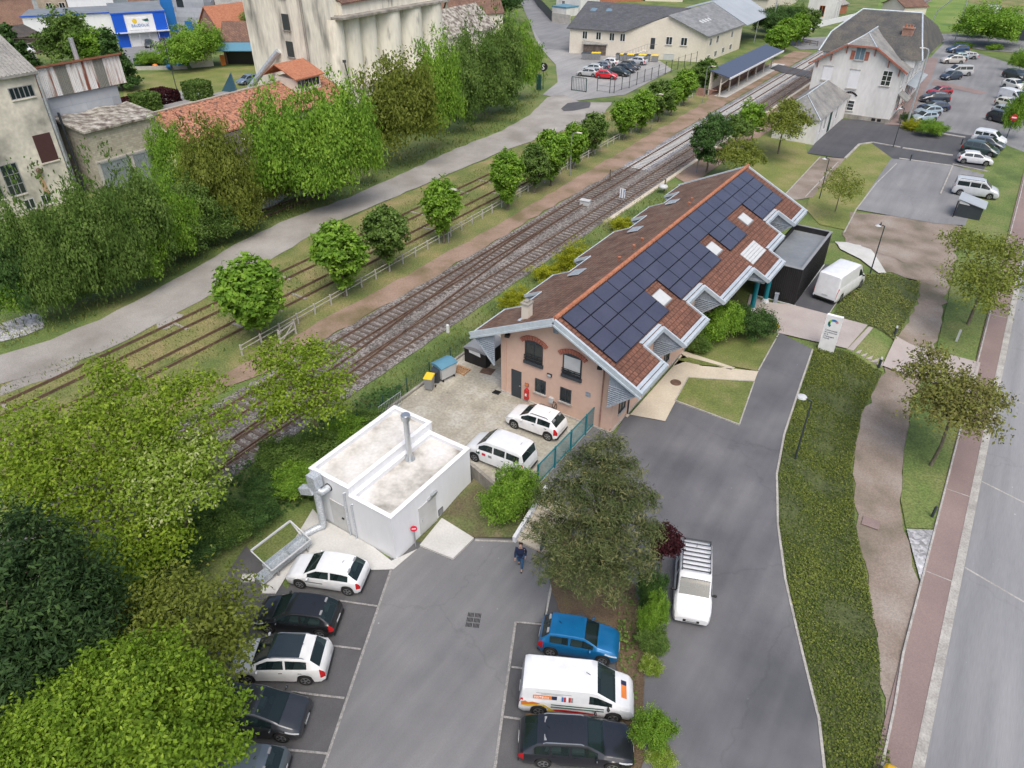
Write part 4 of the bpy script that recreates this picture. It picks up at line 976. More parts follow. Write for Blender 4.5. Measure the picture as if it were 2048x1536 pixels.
# ---------------- concrete steps from the car park to the yard
sp = thing('concrete_steps', 'concrete steps beside the pine with a white sloping side wall', 'steps', (-15.6, 24.5, -1.3))
s0, s1 = Vector(P(1034, 1084, -1.3)), Vector(P(1082, 1107, -1.3)); dst = Vector((-(s1 - s0).y, (s1 - s0).x)).normalized()
for i in range(7):
    a = s0 + dst * (.42 * i); c = s1 + (s1 - s0) * .25 + dst * (.42 * i); z = -1.3 + .165 * (i + 1)
    b = MB(); b.prism([(a.x, a.y), (c.x, c.y), (c.x + dst.x * .42, c.y + dst.y * .42), (a.x + dst.x * .42, a.y + dst.y * .42)], -1.4, z); b.build('step', 'beige_paving', sp)
b = MB(); a = s0 - dst * .15; e = a + dst * 3.4; sx = (s1 - s0).normalized() * -.2
b.add([(a.x, a.y, -1.4), (e.x, e.y, -1.4), (e.x, e.y, .35), (a.x, a.y, -.85), (a.x + sx.x, a.y + sx.y, -1.4), (e.x + sx.x, e.y + sx.y, -1.4), (e.x + sx.x, e.y + sx.y, .35), (a.x + sx.x, a.y + sx.y, -.85)],
      [(3, 2, 1, 0), (4, 5, 6, 7), (0, 1, 5, 4), (2, 3, 7, 6), (1, 2, 6, 5), (3, 0, 4, 7)])
b.build('side_wall', 'white_wall', sp)
# ================= OTHER BUILDINGS =================
def frame_of(A, B):
    A, B = Vector(A).to_2d(), Vector(B).to_2d(); u = (B - A).normalized(); L = (B - A).length
    n = Vector((u.y, -u.x))
    if n.dot(A) > 0: n = -n          # outward = towards the camera's side
    return A, u, n, L
def house(name, label, cat, A, B, depth, ze, zr_, ridge='u', wall='white_old', roof='slate', ov=.35, z0=-1.3, wins=(), th=.18, trimm=None, frame='white', gwall=None, group=None, glass='glass', cross=0, chim=()):
    A, u, n, L = frame_of(A, B)
    t = thing(name, label, cat, (A.x, A.y, -1), group)
    Q = lambda s, d, z: (A.x + u.x * s - n.x * d, A.y + u.y * s - n.y * d, z)
    b = MB()
    if ridge == 'u':
        b.add([Q(0, 0, z0), Q(L, 0, z0), Q(L, depth, z0), Q(0, depth, z0), Q(0, 0, ze), Q(L, 0, ze), Q(L, depth, ze), Q(0, depth, ze), Q(0, depth / 2, zr_ - .05), Q(L, depth / 2, zr_ - .05)],
              [(0, 1, 5, 4), (1, 2, 6, 9, 5), (2, 3, 7, 6), (3, 0, 4, 8, 7)])
    elif ridge == 'n':
        b.add([Q(0, 0, z0), Q(L, 0, z0), Q(L, depth, z0), Q(0, depth, z0), Q(0, 0, ze), Q(L, 0, ze), Q(L, depth, ze), Q(0, depth, ze), Q(L / 2, 0, zr_ - .05), Q(L / 2, depth, zr_ - .05)],
              [(0, 1, 5, 8, 4), (1, 2, 6, 5), (2, 3, 7, 9, 6), (3, 0, 4, 7)])
    else:
        hb = zr_ if ridge == 'lean' else ze
        b.add([Q(0, 0, z0), Q(L, 0, z0), Q(L, depth, z0), Q(0, depth, z0), Q(0, 0, ze), Q(L, 0, ze), Q(L, depth, hb), Q(0, depth, hb)],
              [(0, 1, 5, 4), (1, 2, 6, 5), (2, 3, 7, 6), (3, 0, 4, 7), (4, 5, 6, 7)])
    b.build('wall', wall, t)
    sl_ = 0
    b = MB()
    if ridge == 'u':
        k = (zr_ - ze) / (depth / 2); lo = ze - k * ov
        b.slabpoly([Q(-ov, -ov, lo + th), Q(L + ov, -ov, lo + th), Q(L + ov, depth / 2, zr_ + th), Q(-ov, depth / 2, zr_ + th)], th)
        b.slabpoly([Q(-ov, depth / 2, zr_ + th), Q(L + ov, depth / 2, zr_ + th), Q(L + ov, depth + ov, lo + th), Q(-ov, depth + ov, lo + th)], th)
    elif ridge == 'n':
        k = (zr_ - ze) / (L / 2); lo = ze - k * ov
        b.slabpoly([Q(-ov, -ov, lo + th), Q(L / 2, -ov, zr_ + th), Q(L / 2, depth + ov, zr_ + th), Q(-ov, depth + ov, lo + th)], th)
        b.slabpoly([Q(L / 2, -ov, zr_ + th), Q(L + ov, -ov, lo + th), Q(L + ov, depth + ov, lo + th), Q(L / 2, depth + ov, zr_ + th)], th)
    elif ridge == 'lean':
        b.slabpoly([Q(-ov, -ov, ze + th), Q(L + ov, -ov, ze + th), Q(L + ov, depth + ov, zr_ + th), Q(-ov, depth + ov, zr_ + th)], th)
    elif ridge == 'hip':
        m_ = min(L, depth) / 2; lo = ze
        if L >= depth: r0, r1 = Q(m_, depth / 2, zr_), Q(L - m_, depth / 2, zr_)
        else: r0, r1 = Q(L / 2, m_, zr_), Q(L / 2, depth - m_, zr_)
        a, c, d, e = Q(-ov, -ov, lo), Q(L + ov, -ov, lo), Q(L + ov, depth + ov, lo), Q(-ov, depth + ov, lo)
        if L >= depth: b.add([a, c, d, e, r0, r1], [(0, 1, 5, 4), (1, 2, 5), (2, 3, 4, 5), (3, 0, 4), (3, 2, 1, 0)])
        else: b.add([a, c, d, e, r0, r1], [(0, 1, 4), (1, 2, 5, 4), (2, 3, 5), (3, 0, 4, 5), (3, 2, 1, 0)])
    else:
        b.slabpoly([Q(-.1, -.1, ze + .2), Q(L + .1, -.1, ze + .2), Q(L + .1, depth + .1, ze + .2), Q(-.1, depth + .1, ze + .2)], .3)
    b.build('roof', roof, t)
    if trimm:
        b = MB()
        if ridge == 'n':
            for s, e in ((-ov, L / 2), (L + ov, L / 2)): b.bar(Q(s, -ov - .05, (lo + th * .5)), Q(e, -ov - .05, zr_ + th * .5), .1, .26)
        elif ridge == 'u': b.bar(Q(-ov, -ov - .06, lo + .1), Q(L + ov, -ov - .06, lo + .1), .12, .18)
        else: b.bar(Q(-ov, -ov - .06, ze + .1), Q(L + ov, -ov - .06, ze + .1), .12, .2)
        b.build('eaves_trim', trimm, t)
    o = (A.x, A.y)
    for wd in wins:
        f, s, z, w_, h_ = wd[:5]
        fr = wd[5] if len(wd) > 5 else frame; gl = wd[6] if len(wd) > 6 else glass
        if f == 'f': win(t, o, (u.x, u.y), (n.x, n.y), s, z, w_, h_, fr, gl, 1 if w_ > .6 else 0, cross, None)
        elif f == 'l': win(t, o, (-n.x, -n.y), (-u.x, -u.y), s, z, w_, h_, fr, gl, 1 if w_ > .6 else 0, cross, None)
        elif f == 'r': win(t, (A.x + u.x * L, A.y + u.y * L), (-n.x, -n.y), (u.x, u.y), s, z, w_, h_, fr, gl, 1 if w_ > .6 else 0, cross, None)
    for s, d, zt, m_ in chim:
        q = Q(s, d, 0); b = MB(); b.obox((q[0], q[1], zt - .9), (.6, .6, 1.8), math.atan2(u.y, u.x)); b.obox((q[0], q[1], zt + .03), (.72, .72, .1), math.atan2(u.y, u.x)); b.build('chimney', m_, t)
    return t, Q
Z_ = lambda x, y: (x / 5.12, y / 5.12)
# ---------------- grain mill on the left (facades along X = -86)
ml = thing('old_mill', 'tall weathered concrete mill block with multi-pane windows at the left edge', 'mill', (-92, 27, -1))
b = MB(); zt = 12.75
b.box(-101, 6, -1.3, -86, 38.6, zt); b.build('wall', 'mill_wall', ml)
b = MB()
for k in range(0): pass
b.slabpoly([(-85.6, 5, 12.7), (-85.6, 38.95, 12.7), (-94.5, 38.95, 17.6), (-94.5, 5, 17.6)], .25)
b.slabpoly([(-94.5, 5, 17.6), (-94.5, 38.95, 17.6), (-103, 38.95, 13), (-103, 5, 13)], .25)
y = 5.1
while y < 38.8: b.bar((-85.6, y, 12.74), (-94.5, y, 17.64), .16, .07); y += .42
b.build('roof', 'fibre', ml)
b = MB(); b.add([(-86.02, 38.55, 12.6), (-94.5, 38.55, 17.3), (-101, 38.55, 12.6)], [(0, 1, 2), (2, 1, 0)]); b.box(-101, 38.5, 12.5, -86, 38.62, 12.8); b.build('gable_end', 'mill_wall', ml)
def mwin(y, z, w_, h_, nx_, nz, gl='glass', fr='grey'):
    b = MB(); X = -86.0
    b.box(X, y, z - .12, X + .16, y + w_, z, 0)
    for k in range(nx_ + 1): yy = y + (w_ - .09) * k / nx_; b.box(X, yy, z, X + .05, yy + .09, z + h_, 1)
    for k in range(nz + 1): zz = z + (h_ - .07) * k / nz; b.box(X, y + .09, zz, X + .04, y + w_ - .09, zz + .07, 1)
    f_ = b.build('window', ['mill_wall', fr], ml)
    b = MB(); b.box(X - .02, y + .05, z + .04, X + .02, y + w_ - .05, z + h_ - .04); b.build('pane', gl, f_)
mwin(35.6, 10.35, 2.45, 1.15, 5, 1)
b = MB(); b.box(-86, 36.25, 3.7, -85.95, 38.1, 6.6, 0); sh = b.build('shutter', 'redtrim', ml); sh.data.materials[0] = plain('maroon', (.07, .03, .03), .6)
b = MB(); b.box(-86, 36.2, 3.55, -85.85, 38.15, 3.68); b.build('sill', 'mill_wall', ml)
mwin(32.0, 1.2, 1.75, 3.3, 3, 3); mwin(29.6, 1.2, 1.9, 3.3, 3, 3); mwin(29.3, 5.6, 2.6, 3.0, 4, 3); mwin(33.0, -.6, 1.1, 1.1, 2, 1, fr='light_grey'); mwin(34.8, -.6, 1.1, 1.1, 2, 1, fr='light_grey'); mwin(26, -.6, 1.4, 1.1, 2, 1)
b = MB(); b.tube([(-85.9, 35.6, 3.1), (-85.5, 35.6, 3.1)], .28, 12); b.build('pipe_flange', 'rust', ml, smooth=40)
b = MB(); b.quad((-85.985, 35.3, .2), (-85.985, 36.0, .2), (-85.985, 35.75, 3.0), (-85.985, 35.5, 3.0)); rs_ = b.build('rust_stain', 'rust', ml); rs_.data.materials[0] = mat('rust_stain', (.5, .43, .34), (.42, .2, .08), sc=1.2, sc2=6, amt=.2, streak=(1, 2, .3))
b = MB(); b.tube([(-85.8, 38.75, -1.2), (-85.8, 38.75, 12.4)], .12, 8); b.build('downpipe', 'galv', ml)
# corrugated bay
cb = thing('corrugated_hoist_house', 'grey panelled block topped with rusty white corrugated sheets between mill and block shed', 'building', (-92, 45, -1))
b = MB(); b.box(-97, 39.6, -1.3, -90, 49.2, 9.2); b.box(-89.99, 38.65, -1.3, -88.3, 40.2, 9.3); b.build('wall', 'panel_grey', cb)
for y0, y1, m_ in ((40.0, 42.6, 'corr_rust'), (42.6, 43.9, 'corr_grey'), (43.9, 47.0, 'corr_rust'), (47.0, 48.2, 'corr_grey'), (48.2, 50.3, 'corr_rust')):
    b = MB(); vs_ = []; N = int((y1 - y0) / .09); 
    for k in range(N + 1):
        y = y0 + (y1 - y0) * k / N; dx = .07 * (k % 2)
        vs_ += [(-89.7 + dx, y, 9.1), (-89.75 + dx, y, 12.25)]
    b.add(vs_, [(2 * k, 2 * k + 2, 2 * k + 3, 2 * k + 1) for k in range(N)]); b.build('corrugated_sheet', m_, cb)
b = MB(); b.add([(-89.8, 39.9, 9.1), (-89.8, 39.9, 12.2), (-97, 39.9, 9.4), (-97, 39.9, 9.1), (-89.8, 50.2, 9.1), (-89.8, 50.2, 12.2), (-97, 50.2, 9.4), (-97, 50.2, 9.1)], [(0, 1, 2, 3), (7, 6, 5, 4), (0, 4, 5, 1), (0, 3, 7, 4)]); b.build('upper_wall', 'corr_grey', cb)
b = MB(); b.slabpoly([(-89.4, 39.8, 12.45), (-89.4, 50.5, 12.45), (-97.2, 50.5, 9.5), (-97.2, 39.8, 9.5)], .22); b.build('roof', 'rustcap', cb)
b = MB(); b.cyl(-92.5, 46.8, 11, 14.2, .28, .25, 12); b.build('vent_stack', 'galv', cb)
b = MB(); b.box(-88.28, 39.0, .2, -88.22, 39.5, 5.2); b.build('window', 'glass', cb)
b = MB(); b.tube([(-87.3, 40.3, -1.2), (-87.3, 40.3, 8.0)], .13, 8); b.build('downpipe', 'anthracite', cb)
# block shed with grey roller doors
t = thing('block_shed', 'cream concrete-block shed with two grey louvred doors and mossy sagging sheet roof', 'shed', (-86, 45, -1))
b = MB(); b.quad((-84, 40.9, -1.3), (-84, 49.4, -1.3), (-84, 49.4, 6.2), (-84, 40.9, 6.2)); b.quad((-84, 49.4, -1.3), (-89.8, 49.4, -1.3), (-89.8, 49.4, 6.3), (-84, 49.4, 6.2)); b.build('wall', 'block_wall', t)
b = MB(); b.quad((-89.8, 40.9, -1.3), (-84, 40.9, -1.3), (-84, 40.9, 6.2), (-89.8, 40.9, 6.3)); b.build('wall', 'block_wall_x', t)
b = MB(); N = 10
for k in range(N):
    y0, y1 = 40.5 + 9.3 * k / N, 40.5 + 9.3 * (k + 1) / N; f0, f1 = [.12 * math.sin(k_ * 1.3) for k_ in (k, k + 1)]
    b.slabpoly([(-83.6, y0, 6.4 + f0 * .3), (-83.6, y1, 6.4 + f1 * .3), (-89.9, y1, 7.0 + f1), (-89.9, y0, 7.0 + f0)], .22)
b.build('roof', 'fibre_moss', t)
for y0, y1 in ((41.35, 44.7), (45.35, 48.9)):
    b = MB(); b.box(-84, y0, -1.1, -83.95, y1, 2.65, 0)
    for k in range(30): b.bar((-83.93, y0, -1.0 + k * .122), (-83.93, y1, -1.0 + k * .122), .05, .05, 1)
    b.box(-83.95, y0 - .02, 2.6, -83.85, y1 + .02, 2.74, 1); b.build('louvred_door', ['louvre', 'galv'], t)
b = MB(); b.box(-84, 40.95, -1.2, -83.9, 41.3, 2.7); b.box(-84, 44.75, -1.2, -83.9, 45.3, 2.7); b.box(-84, 40.95, 2.76, -83.85, 49.3, 2.95); b.build('door_surround', 'concrete', t)
# long tiled shed
t = thing('long_tiled_shed', 'long low shed with a patchy orange and black tiled roof below the silos', 'shed', (-88, 65, -1))
b = MB(); b.box(-94, 50.2, -1.3, -81.3, 79, 3.2); b.build('wall', 'mill_wall', t)
b = MB(); b.slabpoly([(-80.7, 49.9, 3.4), (-80.7, 78.5, 3.4), (-88.6, 79.5, 5.7), (-87.2, 49.9, 5.7)], .2); b.slabpoly([(-87.2, 49.9, 5.7), (-88.6, 79.5, 5.7), (-95, 79.5, 3.2), (-94, 49.9, 3.2)], .2); b.build('roof', 'tile_red', t)
b = MB(); b.bar((-87.2, 49.9, 5.76), (-88.6, 79.5, 5.76), .3, .14); b.bar((-87.2, 49.9, 5.72), (-80.7, 49.9, 3.44), .25, .1); b.build('ridge_tiles', 'stone_far', t)
b = MB(); b.slabpoly([(-76.4, 50.6, 1.7), (-76.4, 76, 1.7), (-80.9, 76, 3.15), (-80.9, 50.6, 3.15)], .15); b.build('lower_roof', 'tile_dark', t)
for y in (52.6, 56.8, 61, 65): b = MB(); k = (3.15 - 1.7) / 4.5; b.slabpoly([(-77.6, y, 1.78 + k * 1.2), (-77.6, y + 1.1, 1.78 + k * 1.2), (-79, y + 1.1, 1.78 + k * 2.6), (-79, y, 1.78 + k * 2.6)], .05); b.build('roof_window', 'white', t)
b = MB(); b.box(-80.4, 50.7, -1.3, -77, 75.8, 1.8); b.build('lean_to_wall', 'mill_wall', t)
# dormer against the tower
b = MB(); b.box(-89, 71.8, 3.5, -84.6, 76.2, 6.3); dm = b.build('dormer', 'cream_wall', t)
b = MB(); b.slabpoly([(-84.2, 71.4, 6.4), (-84.2, 76.9, 6.4), (-88.3, 76.9, 8.0), (-88.3, 71.4, 8.0)], .15); b.slabpoly([(-88.3, 71.4, 8.0), (-88.3, 76.9, 8.0), (-91, 76.9, 6.4), (-91, 71.4, 6.4)], .15); b.build('dormer_roof', 'tile_orange', dm)
b = MB()
for k in range(6): b.box(-84.6, 72.0 + k * .68, 5.1, -84.54, 72.55 + k * .68, 6.05)
b.build('dormer_window', 'glass', dm)
# silos and tower
sl_t = thing('grain_silo', 'huge cream grain silo with rounded ribs, stained tower and tiled top, behind the bushes', 'grain silo', (-92, 92, -1))
b = MB(); b.box(-100, 77.2, -1.3, -87.6, 83.3, 22); b.build('tower', 'silo_stain', sl_t)
b = MB(); b.tube([(-87.55, 77.25, 4.5), (-87.55, 77.25, 21)], .18, 6); b.tube([(-87.5, 83.2, 3), (-87.5, 83.2, 12)], .14, 6); b.build('drainpipe', 'concrete_dirty', sl_t)
for z in (7.8, 11.4, 15.6):
    b = MB(); b.box(-91.8, 77.1, z, -90.4, 77.2, z + 2.1, 0); b.box(-91.9, 77.0, z - .15, -90.3, 77.2, z, 1); b.build('window', ['dark_grey', 'concrete_dirty'], sl_t)
b = MB(); b.box(-100, 83.3, -1.3, -84.9, 109, 2.6); b.build('podium', 'silo_wall', sl_t)
b = MB(); b.box(-85.0, 83.3, 2.6, -84.6, 109, 2.85); b.box(-87.6, 83.3, 2.6, -85.0, 109, 2.7); b.build('podium_ledge', 'concrete_dirty', sl_t)
ysil = [79.9, 85.0, 88.4, 92.0, 97.3, 102.6, 107.9]; ysil[0] = 83.3 - 1.6
for i in range(6):
    y0, y1 = ysil[i], ysil[i + 1]; yc, r = (y0 + y1) / 2, (y1 - y0) / 2
    b = MB(); N = 20; vs_ = []
    for k in range(N + 1):
        a = math.pi * k / N; vs_ += [(-88.3 + min(r, 2.6) * math.sin(a), yc - r * math.cos(a), zz) for zz in (2.6, 12.45)]
    b.add(vs_, [(2 * k, 2 * k + 1, 2 * k + 3, 2 * k + 2)[::-1] for k in range(N)])
    b.build('silo_cell', 'silo_stain' if i == 0 else 'silo_wall', sl_t, smooth=50)
b = MB(); b.box(-100, 83.3, 2.6, -88.3, 107.9, 15.2); b.build('silo_block', 'silo_wall', sl_t)
b = MB(); b.box(-88.4, 82.6, 12.45, -85.5, 108.2, 12.75); b.build('cornice', 'concrete_dirty', sl_t)
b = MB(); b.slabpoly([(-86.9, 84.6, 14.4), (-86.9, 108.5, 14.9), (-93.5, 108.5, 17.6), (-93.5, 84.6, 17.6)], .2); b.build('roof', 'tile_brown', sl_t)
b = MB(); b.box(-92, 84.8, 12.75, -87.4, 108, 14.5); b.build('parapet_wall', 'silo_wall', sl_t)
b = MB(); b.tube([(-86.2, 83.6, 3.0), (-84.4, 81.2, 7.2)], .09, 6); b.obox((-84.3, 81.1, 7.3), (.5, .25, .35), .7); b.build('floodlight_arm', 'dark_grey', sl_t)
b = MB(); b.tube([(-93.5, 76.9, 8.4), (-100.5, 73.5, 1.0)], .42, 10); b.build('discharge_pipe', 'galv', sl_t)
# houses right of the silos
CR = lambda x, y: (860 + x / 6.4, y / 6.4)
house('tiled_barn', 'low barn with a mottled grey-brown roof just right of the silos', 'barn', P(900, 118, -1), P(992, 92, -1), 11, 3.0, 7.2, 'u', 'cream_wall', 'fibre_moss', wins=[])
house('tiled_house', 'small house with brown tiled roof, two brick chimneys and a pale gable behind the barn', 'house', P(905, 66, -1), P(1006, 60, -1), 7, 3.0, 6.0, 'u', 'cream_wall', 'tile_brown', wins=[('r', 3.3, 3.0, .5, .9, 'grey')], chim=[(1.5, 3.5, 7.0, 'brick_far'), (13, 3.5, 7.0, 'brick_far')])
house('brick_warehouse', 'dark red brick-clad block right behind the silos', 'warehouse', P(880, 50, -1), P(930, 48, -1), 12, 9, 9.5, 'flat', 'brick_far', 'tile_dark')
# ---------------- cream community building
A0, B0, C0 = (-83.6, 146.5), (-71.7, 148.9), (-55.6, 153.2)
t = thing('cream_hall', 'large cream rendered hall with dark slate roofs behind the small fenced car park', 'hall', (-70, 155, -1))
rA, rB, rC, rD = (-87.0, 160.6), (-63.5, 162.3), (-63.4, 151.2), (-63.0, 172.5)
b = MB()
b.add([(*A0, -1.3), (*B0, -1.3), (*B0, 3.92), (*A0, 3.92)], [(0, 1, 2, 3)])
b.add([(*B0, -1.3), (*C0, -1.3), (*C0, 3.92), (*rC, 7.15), (*B0, 3.92)], [(0, 1, 2, 3, 4)])
E1 = (-54.9, 171.8)
b.add([(*C0, -1.3), (*E1, -1.3), (*E1, 3.92), (*C0, 3.92)], [(0, 1, 2, 3)])
W1 = (-84.5, 172); b.add([(*A0, -1.3), (*A0, 3.92), (*rA, 7.1), (*W1, 3.5), (*W1, -1.3)], [(0, 1, 2, 3, 4)])
b.build('wall', 'cream_wall', t)
b = MB(); b.slabpoly([(-84.2, 146.0, 3.95), (-71.9, 148.3, 3.95), (-63.5, 151.4, 7.3), (-63.5, 162.3, 7.45), (-87.4, 160.6, 7.45)], .15); b.slabpoly([(-87.4, 160.6, 7.45), (-63.5, 162.3, 7.45), (-63.5, 173, 4), (-85, 173, 4)], .15)
b.build('roof', 'slate', t)
b = MB(); b.slabpoly([(-63.5, 150.7, 7.35), (-55.2, 152.6, 3.9), (-54.5, 172, 3.9), (-63.2, 174.3, 7.35)], .15); b.build('roof', 'roof_grey', t)['label'] = 'lighter grey sheet roof over the gabled end'
b = MB(); b.slabpoly([(-63.2, 174.3, 7.5), (-54.0, 172.1, 3.75), (-54.6, 191, 3.75), (-63.2, 193, 7.5)], .12); b.slabpoly([(-74, 174, 4.5), (-63.2, 174.3, 7.5), (-63.2, 193, 7.5), (-74, 193, 4.5)], .12); b.build('canopy_roof', 'steel_roof', t)
for y in (181, 190.5): b = MB(); b.tube([(-54.6, y, -1), (-54.4, y, 3.8)], .1, 6); b.build('canopy_post', 'galv', t)
for k in range(8):
    s = .12 + .09 * k; y = 157.5 + 1.5 * k; x = -59.6; z = 7.35 - (x + 63.3) * (3.45 / 8.3)
    b = MB(); b.slabpoly([(x, y, z + .06), (x + .9, y + .1, z - .3), (x + .9, y + .9, z - .3), (x, y + .8, z + .06)], .05); b.build('rooflight', 'light_grey', t)
def rl(px, py):
    # a rooflight on the dark front slope
    import mathutils
    d = ray(px, py); p0 = Vector((-84.2, 146.0, 3.95)); a_ = Vector((-71.9, 148.3, 3.95)) - p0; c_ = Vector((-87.4, 160.6, 7.45)) - p0; nn = a_.cross(c_); o = Vector((0, 0, HC)); tt = nn.dot(p0 - o) / nn.dot(d); q = o + d * tt
    a_.normalize(); c_.normalize(); b = MB(); b.slabpoly([tuple(q + Vector((0, 0, .1))), tuple(q + a_ * 1.3 + Vector((0, 0, .1))), tuple(q + a_ * 1.3 + c_ * 1.6 + Vector((0, 0, .1))), tuple(q + c_ * 1.6 + Vector((0, 0, .1)))], .08); b.build('roof_window', 'glass_blue', t)
for q in ((1180, 22), (1211, 23), (1239, 26), (1261, 27), (1303, 31), (1272, 46)): rl(*q)
A_, u, n, L_ = frame_of(A0, B0)
for s in (2.8, 5.8, 8.7, 11.0): win(t, A0, (u.x, u.y), (n.x, n.y), s, 2.0, 1.1, 1.5, 'white', 'glass', 1, sill=None)
A_, u2_, n2_, L_ = frame_of(B0, C0)
for s in (9.6, 12.6): win(t, B0, (u2_.x, u2_.y), (n2_.x, n2_.y), s - 1.2, 1.9, 1.3, 1.5, 'white', 'glass', 1)
win(t, B0, (u2_.x, u2_.y), (n2_.x, n2_.y), 8.2, -1.0, 2.2, 1.2, 'light_grey', 'light_grey', 0, sill=None)
b = MB(); wallbox(b, B0, (u2_.x, u2_.y), (n2_.x, n2_.y), 5.3, 6.2, .9, 3.0, -.02, .04); b.build('door', 'anthracite', t)
A_, u3, n3, L_ = frame_of(C0, E1)
n3 = Vector((1, 0))
for s, z, w_, h_ in ((1.2, 1.9, 1.1, 1.4), (4.6, 2.0, 1.2, 1.4), (12.5, 2.0, 1.0, 1.3), (1.0, -.9, 1.3, 1.1), (4.5, -.6, 1.3, 1.1), (8.5, -.5, 1.3, 1.1), (12.5, -.4, 1.3, 1.1)):
    win(t, C0, (u3.x, u3.y), (1, 0), s, z, w_, h_, 'white', 'glass', 1, sill=None)
Bv = Vector(B0); sA = Bv + u2_ * .4 + n2_ * 1.2; sB = Bv + u2_ * 5.0 + n2_ * 1.2
b = MB()
for k in range(8):
    q = sA + (sB - sA) * (k / 8); b.obox((q.x, q.y, -1 + (k + .5) * .24 / 2), (.7, 1.1, (k + .5) * .24), math.atan2(u2_.y, u2_.x))
b.build('outside_stair', 'cream_wall', t)
b = MB()
for k in range(9):
    q = sA + (sB - sA) * (k / 8) + n2_ * .6; b.bar((q.x, q.y, -.8 + k * .24), (q.x, q.y, .2 + k * .24), .04, .04)
q0, q1 = sA + n2_ * .6, sB + n2_ * .6; b.bar((q0.x, q0.y, .2), (q1.x, q1.y, 2.1), .05, .05); q2 = q1 + u2_ * 2; b.bar((q1.x, q1.y, 2.1), (q2.x, q2.y, 2.1), .05, .05)
b.build('stair_railing', 'grey', t)
# bin lean-to
q0, q1 = P(1166, 110, -1), P(1211, 112, -1)
house('bin_shelter', 'dark timber lean-to with a pale sloping roof against the cream hall', 'shelter', q0, q1, 2.6, 1.1, 2.3, 'lean', 'sleeper', 'fibre', ov=.25)
# ---------------- platform shelter
t = thing('platform_shelter', 'open white-framed platform shelter with a dark blue mono-pitch roof', 'shelter', (-43, 140, -1))
b = MB(); b.slabpoly([(-41.0, 126.2, 2.3), (-41.0, 155.8, 2.3), (-44.6, 155.8, 3.1), (-44.6, 126.2, 3.1)], .14); r_ = b.build('roof', 'slate', t); r_.data.materials[0] = plain('navy_roof', (.07, .09, .14), .5)
b = MB(); b.bar((-40.95, 126, 2.16), (-40.95, 156, 2.16), .1, .3); b.build('fascia', 'white', t)
for k in range(7):
    y = 126.8 + 4.7 * k; b = MB(); b.bar((-42.6, y, -1), (-42.6, y, 1.9), .22, .2); b.bar((-42.6, y, .9), (-41.2, y, 2.1), .16, .16); b.build('post', 'cream_wall', t)
b = MB(); b.box(-44.5, 126.4, -1, -44.35, 155.5, 2.9); b.build('back_wall', 'cream_wall', t)
b = MB(); b.box(-44.3, 126.4, -1.0, -44.2, 155.5, -.1); b.build('dado', 'brick_far', t)
for k in range(3): b = MB(); y = 132 + 8 * k; b.box(-44.1, y, -.6, -43.6, y + 2, -.52); b.bar((-43.9, y + .2, -1), (-43.9, y + .2, -.6), .1, .3); b.bar((-43.9, y + 1.8, -1), (-43.9, y + 1.8, -.6), .1, .3); b.build('bench', 'wood', t)
b = MB(); b.box(-46.2, 125.4, -1, -44.6, 125.5, .3); b.box(-44.5, 125.2, .2, -42.6, 125.3, .3); tag(b.build('low_screen', 'brick_far'), 'low red-brown screen panel at the near end of the platform shelter', 'screen')
# ---------------- old railway station
ss = thing('railway_station', 'large white peeling station building with a half-hipped gable, red trim and dark mansard roof', 'station', (-21.5, 136, -1))
YS_ = 124.4; xl, xr, xc = -27.65, -15.2, -21.45
b = MB()
b.add([(xl, YS_, -1.3), (xr, YS_, -1.3), (xr, YS_, 6.55), (-19.5, YS_, 9.1), (-23.4, YS_, 9.1), (xl, YS_, 6.55)], [(0, 1, 2, 3, 4, 5)])
b.box(xl, YS_ + .01, -1.3, xr, 148, 6.5); b.box(-27.5, 127.9, 6.4, -14.3, 148, 7.6)
b.build('wall', 'white_old', ss)
b = MB(); b.box(xl - .03, YS_ - .08, -1.3, xr + .08, YS_, -.35); b.box(xr, YS_, -1.3, xr + .08, 148, -.35); b.build('plinth', 'concrete_dirty', ss)
ye = YS_ - .55; kk = (10.75 - 6.3) / (xc - (xl - .75))
b = MB()
hx0, hx1, hz = -23.5, -19.4, 9.3
ap = (xc, 126.4, 10.75)
b.add([(xl - .75, ye, 6.3), (hx0, ye, hz), ap, (xc, 137, 10.75), (xl - .75, 132, 6.3)], [(0, 1, 2, 3, 4)])
b.add([(xr + .75, ye, 6.3), (xr + .75, 132, 6.3), (xc, 137, 10.75), ap, (hx1, ye, hz)], [(0, 1, 2, 3, 4)])
b.add([(hx0, ye, hz), (hx1, ye, hz), ap], [(0, 1, 2)])
b.build('wing_roof', 'slate_old', ss)
b = MB(); b.tube([ap, (xc, 137, 10.8)], .12, 6); b.tube([(hx0, ye, hz), ap, (hx1, ye, hz)], .1, 6); b.build('ridge_flashing', 'zinc', ss)
b = MB(); b.bar((xl - .8, ye, 6.2), (hx0, ye, hz - .08), .1, .25); b.bar((xr + .8, ye, 6.2), (hx1, ye, hz - .08), .1, .25); b.bar((hx0, ye, hz - .08), (hx1, ye, hz - .08), .1, .25); b.build('barge_board', 'redtrim', ss)
for x in (-27.2, -25.4, -23.45, -19.5, -17.3, -15.6):
    z = (6.35 + (x - xl) * .62 if x < xc else 6.35 + (xr - x) * .6); z = min(z, 9.2); b = MB(); b.bar((x, YS_ - .05, z - .8), (x, YS_ - .4, z - .05), .12, .12); b.bar((x, YS_ - .05, z - .9), (x, YS_ - .05, z), .1, .12); b.build('bracket', 'redtrim', ss)
